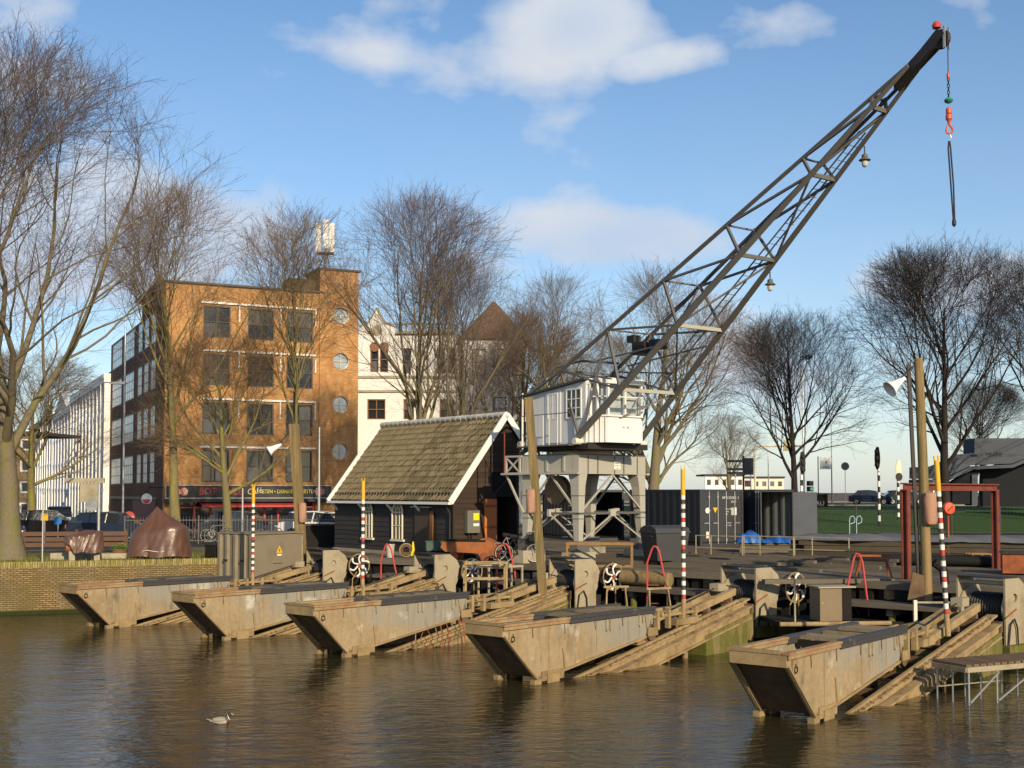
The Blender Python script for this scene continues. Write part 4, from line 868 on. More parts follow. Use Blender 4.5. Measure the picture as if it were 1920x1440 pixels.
# arched windows on the long wall
def arch_window(yc, z0, w, hgt):
    fx = -.075; pts = lambda rr, n=14: [(rr*math.cos(math.pi*i/n), rr*math.sin(math.pi*i/n)) for i in range(n+1)]
    zs = z0 + hgt - w/2
    fr = MB(); 
    fr.tube([(fx, yc-w/2, z0)] + [(fx, yc-a, zs+b) for a, b in pts(w/2)] + [(fx, yc+w/2, z0)][::-1] if False else [(fx, yc+w/2, z0)] + [(fx, yc+a, zs+b) for a, b in pts(w/2)] + [(fx, yc-w/2, z0)], .038, 4)
    fo = fr.build('window', M['cream'], ho)
    MB().box(fx-.05, .0, yc-w/2-.1, yc+w/2+.1, z0-.09, z0-.01).build('sill', M['cream'], fo)
    bars = []
    for s in (-1/6, 1/6): bars.append(((fx+.01, yc+s*w, z0), (fx+.01, yc+s*w, zs)))
    for zz in (z0+(zs-z0)*.5, zs): bars.append(((fx+.008, yc-w/2, zz), (fx+.008, yc+w/2, zz)))
    for a in (45, 90, 135): bars.append(((fx+.01, yc+w*.2*math.cos(rad(a)), zs+w*.2*math.sin(rad(a))), (fx+.01, yc+w/2*math.cos(rad(a)), zs+w/2*math.sin(rad(a)))))
    for p, q in bars: MB().beam(p, q, .03, .03).build('glazing_bar', M['cream'], fo)
    MB().tube([(fx+.01, yc+w*.2*a/(1), zs+w*.2*b) for a, b in pts(1, 8)], .016, 4).build('glazing_bar', M['cream'], fo)
    gl = MB().prism([(yc+w/2, z0)] + [(yc+a, zs+b) for a, b in pts(w/2)] + [(yc-w/2, z0)], -.052, -.045, 'yz')
    gl.build('pane', mat('dusty_olive_glass', (.20,.175,.10), .25, var=.4, scale=2.5), fo)
# positions along the long wall from the photograph's own spacing
arch_window(GL*.685, .62, .74, 1.42); arch_window(GL*.425, .62, .74, 1.42)
MB().box(-.075, -.036, GL*.175, GL*.285, .05, 1.86).build('side_door', mat('grey_brown_door', (.10,.08,.06), .8, var=.3, scale=3, stretch=(1,6,.5), bump=.4), ho)
MB().box(-.14, -.036, GL*.155, GL*.31, 1.87, 1.91).build('door_hood', M['galv'], ho)
od = MB().box(1.36, 1.93, -.10, -.05, .0, 2.2).build('orange_door', M['orange'], ho)
for z in (.35, 1.1, 1.9): MB().box(1.38, 1.91, -.112, -.101, z, z+.08).build('door_strap', M['rust'], od)
MB().box(1.93, 2.95, 1.2, 1.26, 0, 2.4).build('inner_partition', M['black'], ho)
eb = MB().box(.45, 1.02, -.26, -.06, .95, 1.78).build('meter_box', mat('grey_meter_box', (.16,.15,.12), .6, var=.2), ho)
MB().box(.72, .98, -.268, -.261, 1.42, 1.68).build('yellow_sticker', mat('yellow_sticker', (.85,.72,.02), .5), eb); MB().box(.72, .98, -.268, -.261, 1.2, 1.3).build('white_sticker', M['white'], eb)
MB().tube([(.6, -.15, .95), (.6, -.12, .3)], .02, 6).build('conduit', M['dark'], eb); MB().tube([(.75, -.15, .95), (.68, -.12, .3)], .02, 6).build('conduit', M['dark'], eb)
MB().box(-.055, .02, -.06, .0, .05, EH).build('corner_board', M['clap'], ho)

# ================================================================== CRANE
PA = math.atan2(.73, .684); CS = .82
cr = thing('harbour_crane', 'old grey portal harbour crane with white cabin and long lattice jib', 'crane', (3.05*CS, 51.6*CS, EYE-(EYE-ZY)*CS), PA); cr.scale = (CS, CS, CS)
x0, x1, y0, y1 = -1.97, 2.55, -1.41, 1.72; zg, zt = 3.22, 4.0
gp_ = M['grey']
def leg(cx, cy, sx, sy):
    mb = MB(); wb, wt = .26, .5
    vs = []
    for z, w in ((.45, wb), (1.6, .35), (2.7, .43), (zg, .56)):
        for a, c in ((0, 0), (w, 0), (w, w), (0, w)): vs.append((cx+sx*a, cy+sy*c, z))
    fs = [(i*4+k, i*4+(k+1) % 4, i*4+4+(k+1) % 4, i*4+4+k) for i in range(3) for k in range(4)] + [(0, 1, 2, 3), (12, 13, 14, 15)]
    o = mb.add(vs, fs).build('portal_leg', gp_, cr)
    for z, w in ((1.35, .34), (2.3, .40)):
        MB().box(min(cx-.012*sx, cx+sx*(w+.01)), max(cx-.012*sx, cx+sx*(w+.01)), min(cy-.012*sy, cy+sy*(w+.01)), max(cy-.012*sy, cy+sy*(w+.01)), z, z+.03).build('joint_strap', M['jib'], o)
    MB().box(min(cx-.2*sx, cx+sx*.6), max(cx-.2*sx, cx+sx*.6), min(cy-.08*sy, cy+sy*.4), max(cy-.08*sy, cy+sy*.4), .0, .45).build('leg_foot', M['jib'], o); MB().box(min(cx-.5*sx, cx+sx*.9), max(cx-.5*sx, cx+sx*.9), min(cy-.15*sy, cy+sy*.5), max(cy-.15*sy, cy+sy*.5), -.56, -.002).build('track_block', M['conc'], o)
for cx, sx in ((x0, 1), (x1, -1)):
    for cy, sy in ((y0, 1), (y1, -1)): leg(cx, cy, sx, sy)
for y, s in ((y0, 1), (y1, -1)):
    g_ = MB().box(x0-.01, x1+.01, min(y-.012*s, y+.3*s), max(y-.012*s, y+.3*s), zg, zt).build('portal_girder', gp_, cr)
    for f in (.13, .27, .52, .66, .87): 
        xx = x0 + (x1-x0)*f; MB().box(xx-.03, xx+.03, min(y-.03*s, y-.012*s), max(y-.03*s, y-.012*s), zg+.02, zt-.02).build('girder_rib', M['jib'], g_)
for x, s in ((x0, 1), (x1, -1)):
    g_ = MB().box(min(x, x+.3*s), max(x, x+.3*s), y0+.302, y1-.302, zg+.002, zt-.002).build('portal_girder', gp_, cr)
    for f in (.25, .55, .8):
        yy = y0 + (y1-y0)*f; MB().box(min(x-.05*s, x), max(x-.05*s, x), yy-.05, yy+.05, zg+.1, zt).build('girder_rib', gp_, g_)
    MB().box(min(x-.2*s, x), max(x-.2*s, x), y0-.1, y1+1.1 if s > 0 else y1, zg-.02, zg+.06).build('walkway_beam', gp_, cr)
MB().box(x0-.02, x1+.02, y0-.02, y1+.02, zt, zt+.05).build('portal_deck', M['jib'], cr)
# side platform with cross bracing
py = y1 + .95
for z in (zg+.05, zt): MB().box(x0-.1, x0+.9, y1, py, z-.05, z+.03).build('platform_floor', gp_, cr)
for yy in (y1+.1, py-.05): MB().box(x0-.1, x0-.02, yy-.04, yy+.04, zg+.08, zt-.05).build('platform_post', gp_, cr)
MB().beam((x0-.06, y1+.12, zg+.1), (x0-.06, py-.08, zt-.08), .06).build('platform_brace', gp_, cr); MB().beam((x0-.05, py-.08, zg+.1), (x0-.05, y1+.12, zt-.08), .06).build('platform_brace', gp_, cr)
MB().beam((x0-.05, py-.05, zg), (x0-.05, y1-.1, 1.58), .09, .07).build('platform_stay', gp_, cr)
MB().tube([(x0-.1, py+.02, zg-.1), (x0-.1, py+.02, zt+1.0)], .03, 6).build('platform_rail_post', M['oxide'], cr)
# ties and braces on the four faces
def face(p0, p1):
    a, c = Vector((*p0, 0)), Vector((*p1, 0)); Z = Vector((0, 0, 1)); mid = (a+c)/2
    MB().beam(a+Z*1.58, c+Z*1.58, .1, .09).build('tie_beam', M['jib'], cr)
    for q in ((a*.93+c*.07), (c*.93+a*.07)):
        MB().beam(mid+Z*(zg-.03), q+Z*1.75, .08, .07).build('portal_brace', gp_, cr)
        MB().beam(mid+Z*1.52, q+Z*.5, .06, .06).build('portal_brace', gp_, cr)
    MB().box(mid.x-.18, mid.x+.18, mid.y-.06, mid.y+.06, 1.45, 1.75).build('gusset', gp_, cr)
face((x0, y0+.05), (x1, y0+.05)); face((x0+.05, y0), (x0+.05, y1)); face((x1-.05, y0), (x1-.05, y1)); face((x0, y1-.05), (x1, y1-.05))
# cable reel, ladder, steps under the portal
MB().lathe([(.1, -.16), (.62, -.16), (.62, -.12), (.45, -.1), (.45, .1), (.62, .12), (.62, .16), (.1, .16)], 24, (x0+.9, .5, 2.55), 'x').build('cable_reel', mat('brown_reel', (.24,.18,.11), .8), cr, smooth=True)
MB().tube([(.2, 1.0, .4), (.2, .3, 2.9)], .025, 5).build('stair_stringer', M['dark'], cr)
for i in range(9): MB().box(-.1, .5, .98-i*.075, 1.12-i*.075, .5+i*.27, .53+i*.27).build('stair_tread', M['galv'], cr)
MB().tube([(x0+.5, y1-.15, .4), (x0+.5, y1-.15, zg)], .02, 5).build('drop_pipe', M['galv'], cr)
sgn = MB().box(.33, .75, y0-.045, y0-.02, zg+.2, zg+.56).build('notice_plate', M['white'], cr)
tx_ = mat('grey_print', (.18,.18,.17), .7)
for s, z, sz in (('WERKLAST', .46, .07), ('MAX 1,5', .36, .085), ('TON', .25, .08)): text('notice_text', s, sz, tx_, sgn, (.54, y0-.048, zg+z), (rad(90), 0, 0))
MB().lathe([(1.25, zt+.05), (1.3, zt+.06), (1.3, zt+.16), (1.25, zt+.24)], 32).build('slew_ring', M['cream'], cr)
# ---- upper works in the jib frame
UM = Matrix.Rotation(math.atan2(-.8, .6) - PA, 4, 'Z'); UR = (0, 0, math.atan2(-.8, .6) - PA)
def up(mb, name, m, par=cr, smooth=False):
    o = xf(mb, UM).build(name, m, par, smooth); return o
def Z(z): return z - ZY
cb_, ct0, ct1 = Z(6.25), Z(8.35), Z(8.78)       # cabin floor, rear and front wall heads
xa, xb, ya, yb = -1.7, 2.3, -1.75, 1.35
up(MB().box(xa-.1, xb+.2, ya-.1, yb+.1, cb_-.28, cb_-.05), 'cabin_base', M['dark'])
body = MB().add([(xa, ya, cb_), (xb, ya, cb_), (xb, yb, cb_), (xa, yb, cb_), (xa, ya, ct0), (xb, ya, ct1), (xb, yb, ct1), (xa, yb, ct0)], [(3,2,1,0),(4,5,6,7),(0,1,5,4),(1,2,6,5),(2,3,7,6),(3,0,4,7)])
cab = up(body, 'cabin', mat('cabin_white_paint', (.66,.67,.66), .6, var=.1, scale=2))
wht = mat('cabin_board_white', (.70,.705,.70), .55, var=.12, scale=3, orand=.12)
def zc(x): return ct0 + (ct1-ct0)*(x-xa)/(xb-xa)
nb_ = 34
for i in range(nb_):
    xx = xa + (xb-xa)*i/nb_; w_ = (xb-xa)/nb_-.012
    MB_ = MB().add([(xx, ya-.03, cb_-.06), (xx+w_, ya-.03, cb_-.06), (xx+w_, ya, cb_-.06), (xx, ya, cb_-.06), (xx, ya-.03, zc(xx)-.02), (xx+w_, ya-.03, zc(xx+w_)-.02), (xx+w_, ya, zc(xx+w_)-.02), (xx, ya, zc(xx)-.02)], [(3,2,1,0),(4,5,6,7),(0,1,5,4),(1,2,6,5),(3,0,4,7)])
    up(MB_, 'cabin_board', wht, cab)
def cab_win(xc0, xc1, z0_, z1_, nx, nz):
    f = MB()
    for a, c, d, e in ((xc0-.06, xc1+.06, z0_-.06, z0_), (xc0-.06, xc1+.06, z1_, z1_+.06), (xc0-.06, xc0, z0_, z1_), (xc1, xc1+.06, z0_, z1_)): f.box(a, c, ya-.075, ya-.035, d, e)
    for i in range(1, nx): xx = xc0+(xc1-xc0)*i/nx; f.box(xx-.018, xx+.018, ya-.068, ya-.04, z0_, z1_)
    for i in range(1, nz): zz = z0_+(z1_-z0_)*i/nz; f.box(xc0, xc1, ya-.066, ya-.042, zz-.018, zz+.018)
    fo = up(f, 'cabin_window', M['white'], cab); up(MB().box(xc0, xc1, ya-.05, ya-.038, z0_, z1_), 'pane', M['glass'], fo)
cab_win(-.12, .46, Z(7.32), Z(8.3), 2, 3); cab_win(1.12, 1.98, Z(7.3), Z(8.42), 3, 3)
up(MB().box(-.3, .7, ya-.06, ya-.032, cb_+.02, Z(8.4)), 'cabin_door', wht, cab)
up(MB().add([(xa-.15, ya-.2, ct0-.02), (xb+.1, ya-.2, ct1+.0), (xb+.1, yb+.15, ct1), (xa-.15, yb+.15, ct0), (xa-.15, ya-.2, ct0+.06), (xb+.1, ya-.2, ct1+.08), (xb+.1, (ya+yb)/2, ct1+.3), (xb+.1, yb+.15, ct1+.08), (xa-.15, yb+.15, ct0+.06), (xa-.15, (ya+yb)/2, ct0+.3)], [(0,1,2,3),(4,5,6,9),(9,6,7,8),(0,4,5,1),(3,2,7,8),(0,3,8,9,4),(1,5,6,7,2)]), 'cabin_roof', mat('dark_roof_felt', (.06,.06,.065), .7), cab)
# operator's bay
xf0 = 3.0; by0, by1 = -1.2, .62; sill = Z(7.28); bh = Z(8.62)
apron = MB().prism([(xb, ya+.02), (xf0, by0), (xf0, by1), (xb, yb-.1)], cb_-.02, sill, 'xy'); up(apron, 'bay_apron', wht, cab)
up(MB().prism([(xb, ya+.02), (xf0+.08, by0-.03), (xf0+.08, by1+.03), (xb, yb-.1)], sill, sill+.07, 'xy'), 'bay_sill', M['white'], cab)
up(MB().prism([(xb, ya), (xf0+.12, by0-.08), (xf0+.12, by1+.08), (xb, yb)], bh, bh+.22, 'xy'), 'bay_head', M['white'], cab)
up(MB().prism([(xb+.02, ya+.3), (xf0-.25, by0+.1), (xf0-.25, by1-.1), (xb+.02, yb-.3)], sill+.08, bh-.01, 'xy'), 'bay_glass', M['glass_l'], cab)
pst = [(xb+.1, ya+.1), (xf0, by0), (xf0, (by0+by1)/2), (xf0, by1), (xb+.25, yb-.35), (xf0-.33, by0-.28)]
for px_, py_ in pst: up(MB().box(px_-.045, px_+.045, py_-.045, py_+.045, sill+.07, bh), 'bay_post', M['white'], cab)
up(MB().beam((xf0, by0, (sill+bh)/2+.15), (xf0, by1, (sill+bh)/2+.15), .04), 'bay_rail', M['white'], cab); up(MB().beam((xb+.1, ya+.1, (sill+bh)/2+.15), (xf0, by0, (sill+bh)/2+.15), .04), 'bay_rail', M['white'], cab)
tt = text('maker_text', 'W   MI', .12, mat('faint_grey_letters', (.30,.30,.27), .7), cab, UM @ Vector((xf0+.012, -.25, Z(6.85))), (rad(90), 0, UR[2]+rad(90)))
for i in range(4):
    f = (i+.5)/4; p = Vector((xb, ya+.02, 0))*(1-f) + Vector((xf0, by0, 0))*f + Vector((.02, -.03, 0)); up(MB().beam(p+Vector((0,0,cb_)), p+Vector((0,0,sill-.02)), .02, .05), 'apron_batten', wht, cab)
# walkway railing by the cabin door
for xx in (-1.3, -.5, .15, .55, 1.1): up(MB().tube([(xx, ya-.55, cb_-.1), (xx, ya-.55, Z(7.45))], .02, 5), 'railing_post', M['cream'])
up(MB().tube([(-1.5, ya-.55, Z(7.45)), (1.9, ya-.55, Z(7.45))], .02, 5), 'railing_rail', M['jib']); up(MB().box(-1.6, 1.9, ya-.62, ya-.08, cb_-.14, cb_-.09), 'walkway', M['jib'])
for (xx, yy) in ((2.0, -1.95), (2.0, 1.55), (-2.0, -1.7)): up(MB().lathe([(.14, -.22), (.14, .22)], 14, (xx, yy, Z(6.28)), 'y'), 'foot_pin', M['cream'])
up(MB().lathe([(.05, cb_-.2), (.05, Z(8.5))], 8, (xa-.15, ya-.1, 0)), 'exhaust_pipe', M['galv'])
up(MB().box(-2.5, -1.82, -1.5, 1.2, Z(6.1), Z(7.3)), 'counterweight', M['dark'])
# ---- jib
jm = M['jib']; JC = -.2
def fx_(x): return (x-2)/15.9
def yl(x, s): return JC + s*(1.75*(1-fx_(x)) + .16*fx_(x))
def yu(x, s): return JC + s*(1.30*(1-fx_(x)) + .16*fx_(x))
def zl(x): return Z(6.5 + .775*(x-2.04))
def zu(x): return Z(9.04 + .53*x)
def Lp(x, s): return Vector((x, yl(x, s), zl(x)))
def Up(x, s): return Vector((x, yu(x, s), zu(x)))
LX = [2.04, 4.3, 7.2, 10.1, 13.1, 15.4]; UX = [.5, 3.23, 6.23, 9.31, 12.65, 15.4]
for s in (-1, 1):
    up(MB().tube([Lp(2.04, s), Lp(9, s), Lp(16.7, s)], [.165, .148, .09], 4), 'jib_lower_chord', jm); up(MB().tube([Up(.5, s), Up(9, s), Up(16.7, s)], [.10, .095, .075], 4), 'jib_upper_chord', jm)
    for i in range(1, 6):
        up(MB().beam(Up(UX[i], s), Lp(LX[i], s), .10, .09), 'jib_strut', jm)
        if i < 5: up(MB().beam(Up(UX[i], s), Lp(LX[i+1], s), .095, .08), 'jib_brace', jm)
        for P in (Up(UX[i], s), Lp(LX[i], s)): up(MB().prism([(P.x-.22, P.z-.14), (P.x+.16, P.z-.02), (P.x+.2, P.z+.12), (P.x-.1, P.z+.06)], P.y-.05*s-.012, P.y-.05*s+.012), 'jib_gusset', jm)
    up(MB().beam(Up(.5, s), Lp(2.04, s), .1, .08), 'back_stay', jm); up(MB().beam(Up(.5, s), (-1.95, JC+s*1.55, Z(6.4)), .1, .08), 'back_stay', jm)
    up(MB().beam(Up(.5, s), (-1.85, JC+s*1.5, Z(8.35)), .08, .07), 'back_stay', jm); up(MB().beam(Up(3.23, s), Lp(2.3, s), .07, .06), 'jib_brace', jm)
    up(MB().beam((.5, yu(.5, s), zu(.5)), (4.3, yl(4.3, s), zl(4.3)), .08, .07), 'jib_brace', jm)
for i, x in enumerate(LX[1:]): up(MB().beam(Lp(x, -1), Lp(x, 1), .09, .14), 'jib_cross_beam', gp_ if i < 2 else jm)
for x in UX: up(MB().beam(Up(x, -1), Up(x, 1), .06, .06), 'jib_cross_beam', jm)
for i in range(5): up(MB().beam(Lp(LX[i], 1 if i % 2 else -1), Lp(LX[i+1], -1 if i % 2 else 1), .06, .07), 'jib_wind_brace', jm)
for i in range(1, 5): up(MB().beam(Up(UX[i], 1), Lp(LX[i], -1), .05, .05), 'jib_inner_brace', jm)
hd = MB().prism([(16.1, zl(16.1)-.1), (17.55, zl(17.3)-.1), (17.95, zl(17.65)+.0), (17.7, zl(17.65)+.2), (16.1, zl(16.1)+.12)], JC-.17, JC+.17); up(hd, 'jib_head', M['dark'])
up(MB().lathe([(.05, -.08), (.3, -.08), (.26, 0), (.3, .08), (.05, .08)], 20, (17.75, JC, zl(17.5)), 'y'), 'head_sheave', M['dark'])
for s in (-.12, .12): up(MB().box(17.9, 17.97, JC+s-.02, JC+s+.02, zl(17.5)-.35, zl(17.5)+.35), 'head_guard', M['galv'])
up(MB().lathe([(.05, 0), (.13, .03), (.15, .12), (.1, .22), (.02, .26)], 12, (17.6, JC, zl(17.6)+.3)), 'warning_lamp', M['redp'])
for (xx, zz, sz) in ((4.6, Z(9.9), .34), (5.4, Z(10.0), .26), (4.0, Z(10.35), .2)): up(MB().box(xx-sz, xx+sz, JC-.5-sz, JC-.5+sz, zz-sz*.7, zz+sz*.7), 'jib_machinery', M['dark'])
up(MB().beam((2.4, JC-1.0, Z(9.6)), (6.5, JC-1.0, Z(9.9)), .06), 'jib_walkway', jm); up(MB().beam((2.2, JC+.8, Z(9.5)), (6.8, JC+.8, Z(9.9)), .06), 'jib_walkway', jm)
for s in (-.22, .22): up(MB().beam((4.2, JC+.4+s, zl(4.2)+.16), (14.6, JC+.2+s*.7, zl(14.6)+.1), .03, .05), 'ladder_rail', jm)
for i in range(40):
    x = 4.4 + i*.255; up(MB().beam((x, JC+.4-.22, zl(x)+.15), (x, JC+.4+.2, zl(x)+.15), .02), 'ladder_rung', jm)
up(MB().tube([(3.2, JC+.2, zu(3.2)-.5), (10, JC, zl(10)+.9), (17.6, JC, zl(17.5)+.31)], .016, 5), 'hoist_cable', M['dark'])
up(MB().tube([(xa+.2, ya, ct0+.1), (-.2, ya+.4, ct1+.75), (1.0, ya+.9, ct1+.95), (2.6, ya+1.5, ct1+.75)], .05, 6), 'roof_hoop', jm)
up(MB().beam((.6, ya+.1, ct1+.5), (3.6, ya+.2, ct1-.05), .06), 'roof_stay', jm); up(MB().beam((.5, yb, ct1+.65), (4.2, yb-.1, ct1+.3), .06), 'roof_stay', jm)
def jib_lamp(x, s):
    P = Lp(x, s) + Vector((.1, -.25*s*0, -.3)); 
    b = up(MB().tube([P+Vector((-.1, 0, .3)), P+Vector((.02, 0, .42)), P+Vector((.12, 0, .3)), P+Vector((.12, 0, .05))], .025, 6), 'jib_lamp', M['dark'])
    up(MB().lathe([(.05, .05), (.1, .02), (.1, -.08), (.2, -.15), (.2, -.17), (.09, -.14)], 16, P+Vector((.12, 0, 0))), 'lamp_shade', mat('green_grey_shade', (.10,.105,.09), .6), b)
    up(MB().lathe([(.09, -.15), (.11, -.25), (.09, -.36), (.03, -.41)], 12, P+Vector((.12, 0, 0))), 'lamp_glass', mat('lamp_glass', (.55,.55,.5), .15), b)
jib_lamp(14.2, 1); jib_lamp(9.6, 1)
# ---- hoist rope and what hangs from it
tip = (Vector((3.05, 51.6, 0)) + Vector((.6, -.8, 0))*17.98 + Vector((.8, .6, 0))*JC)*CS; tz = lambda v: EYE + (923-v)/2250*tip.y
hk = thing('crane_hook', 'red swivel hook with green ball and chain hanging from the jib tip', 'hook', (tip.x, tip.y, 0))
hk.scale = (.82, .82, 1)
MB().tube([(0, 0, tz(72)), (0, 0, tz(124))], .016, 5).build('rope', M['dark'], hk)
for i in range(8):
    z = tz(132) - i*.085; c = MB(); pts = [(.035*math.cos(a), 0, .055*math.sin(a)) for a in [k*math.pi/5 for k in range(10)]]
    c.tube([(x if i % 2 else 0, 0 if i % 2 else x, z+zz) for x, y, zz in pts], .013, 4, closed=True).build('chain_link', M['dark'], hk)
MB().lathe([(.02, tz(124)), (.05, tz(128)), (.05, tz(134)), (.02, tz(138))], 10).build('shackle', M['redp'], hk)
MB().lathe([(.02, tz(185)), (.1, tz(183)), (.145, tz(179)), (.1, tz(175)), (.02, tz(173))], 16).build('ball', mat('green_ball', (.05,.3,.2), .4), hk, smooth=True)
ork = mat('orange_red_hook_paint', (.62,.10,.05), .5)
sw = MB(); sw.lathe([(.03, tz(192)), (.09, tz(195)), (.09, tz(204)), (.06, tz(205)), (.1, tz(207)), (.1, tz(215)), (.05, tz(219)), (.04, tz(226))], 12); sw.build('swivel', ork, hk, smooth=True)
MB().tube([(.02, 0, tz(226)), (.1, 0, tz(232)), (.12, 0, tz(238)), (.04, 0, tz(243)), (-.07, 0, tz(241)), (-.1, 0, tz(236)), (-.06, 0, tz(228))], [.03, .035, .035, .035, .03, .025, .02], 8).build('hook', ork, hk, smooth=True)
sl_ = thing('lifting_sling', 'long dark lifting sling hanging below the red hook', 'sling', (tip.x, tip.y, 0))
MB().tube([(0, 0, tz(241)), (.05, 0, tz(250)), (0, 0, tz(258)), (-.05, 0, tz(250)), (0, 0, tz(241))], .018, 6).build('ring', M['galv'], sl_)
dks = mat('dark_blue_sling', (.04,.045,.06), .8)
for s, e in ((-.03, 412), (.03, 405)): MB().tube([(s*.3, 0, tz(257)), (s, 0, tz(270)), (s*1.1+.06, .01, tz(340)), (s*.5+.09, 0, tz(e))], .022, 6).build('strap', dks, sl_, smooth=True)
MB().lathe([(.02, tz(421)), (.055, tz(417)), (.055, tz(410)), (.03, tz(405))], 10, (.09, 0, 0)).build('end_fitting', M['dark'], sl_)

# ================================================================== YARD AND QUAY THINGS
def TH(name, label, cat, p, rz=0, group=None): return thing(name, label, cat, p, rz, group)
# grey-brown steel cabinet
kb = mat('khaki_cabinet_paint', (.195,.165,.115), .6, var=.15, scale=1.5, col2=(.15,.12,.08), lo=.5, hi=.75)
t = TH('steel_cabinet', 'large grey-brown steel cabinet with yellow warning triangle at the quay corner', 'cabinet', (-9.2, 42.9, 1.0), math.atan2(.8, .6))
MB().box(0, 2.3, 0, 1.9, 0, 1.7).build('body', kb, t); MB().box(-.06, 2.36, -.06, 1.96, 1.7, 1.75).build('top', kb, t)
for y in (.08, .5, .95, 1.4, 1.8): MB().prism([(-.10, y-.06), (0, y-.1), (0, y+.1), (-.10, y+.06)], .02, 1.68, 'xy').build('rib', kb, t)
for y in (.5, 1.4): MB().box(-.14, -.1, y-.1, y+.1, .72, .78).build('latch', M['dark'], t)
MB().prism([(1.05, 1.0), (1.35, 1.0), (1.2, 1.27)], -.012, -.004).build('warning_triangle', M['yellow'], t); MB().prism([(1.17, 1.06), (1.23, 1.06), (1.21, 1.18)], -.018, -.013).build('warning_mark', M['dark'], t)
MB().box(1.1, 1.3, -.012, -.004, .9, .96).build('label_strip', M['white'], t); MB().box(.9, 1.35, -.02, -.004, .62, .635).build('handle', M['dark'], t)
MB().box(2.3, 2.36, 0, 1.9, 0, 1.6).build('edge_frame', M['winch'], t)
t2 = TH('cabinet_pier', 'mossy concrete pier under the grey-brown cabinet', 'pier', (-9.2, 42.9, -1), math.atan2(.8, .6))
MB().box(-.15, 2.9, -.1, 2.6, 0, 1.99).build('block', M['moss'], t2)
t = TH('black_locker', 'small black box on the wall left of the cabinet', 'box', (-10.95, 44.2, 1.15), math.atan2(.8, .6))
MB().prism([(0, 0), (.6, 0), (.6, .9), (0, 1.1)], -.1, .5).build('body', M['black'], t); MB().box(-.02, .62, -.12, .52, 1.1, 1.14).build('lid', M['dark'], t)

def cone_lamp(par, base, tipv, r, m=None):
    base, tipv = Vector(base), Vector(tipv); ax = (base-tipv).normalized(); mt = Matrix.Translation(tipv) @ ax.to_track_quat('Z', 'Y').to_matrix().to_4x4(); ln = (base-tipv).length
    o = xf(MB().lathe([(.05, -.08), (.06, 0), (.09, ln*.2), (r*.6, ln*.65), (r, ln), (r*.97, ln+.005), (r*.55, ln*.64), (.07, ln*.25)], 20), mt).build('lamp_shade', m or M['white'], par, True)
    return o
def post(label, u0, v0, u1, v1, D, w, lamp=None, cover=None, lean=0, square=True):
    b, tp = vp(u0, v0, D), vp(u1, v1, D); t = TH('lamp_post', label, 'post', b, 0, 'timber posts along the slips'); d = tp-b
    if square: MB().beam(d*-.24, d, w, w*.85, up=(.3, 1, 0)).build('post', M['wood'], t)
    else: MB().tube([d*-.24, d*.5+Vector((.02, 0, 0)), d], [w*.55, w*.5, w*.45], 10).build('post', M['wood'], t, True)
    if lamp:
        lb, lt = vp(lamp[0], lamp[1], D-.25)-b, vp(lamp[2], lamp[3], D-.15)-b
        cone_lamp(t, lb, lt, lamp[4]); MB().tube([lt, lt+Vector((0, .05, .08)), d*.985], .025, 6).build('arm', M['dark'], t)
    if cover:
        c0, c1 = vp(cover[0], cover[1], D-.15)-b, vp(cover[2], cover[3], D-.15)-b; r = cover[4]; ax = (c0-c1); ln = ax.length
        o = MB().lathe([(r*.3, 0), (r*.85, .02*ln), (r, .12*ln), (r*.95, .5*ln), (r*1.02, .8*ln), (r*.9, .96*ln), (r*.4, ln)], 18, c1, wob=lambda a, f: 1+.07*math.sin(3*a+5*f)+.05*math.sin(7*a-9*f))
        o.build('motor_cover', mat('faded_leather_cover', (.36,.19,.125), .7, var=.35, scale=3, bump=.4, col2=(.22,.13,.10), lo=.5, hi=.75), t, True)
    return t
post('wooden post with white lamp beside the yellow-green tree, left of the house', 566, 1040, 551, 795, 45.2, .3, (504, 846, 524, 835, .2), (569, 1018, 567, 980, .15))
post('bare wooden post standing in front of the crane portal', 1016, 1085, 991, 745, 36.5, .22, None, (997, 1008, 995, 962, .14))
rp_ = post('tall round wooden post with white lamp and leather motor cover at right', 1738, 1118, 1722, 672, 32, .27, (1668, 730, 1692, 712, .23), (1746, 1046, 1744, 984, .18), square=False)
MB().beam((-.17, .1, .3), (-.37, .1, 6.2), .09, .09).build('side_beam', M['dark'], rp_)
MB().prism([(-.55, -.1), (-.1, -.1), (-.1, .55), (-.4, .65)], -.1, -.06).build('base_plate', M['hull_in'], rp_); MB().tube([(.2, 0, .9), (.45, 0, .7), (.5, 0, .1)], .12, 8).build('cable_bundle', M['black'], rp_, True)

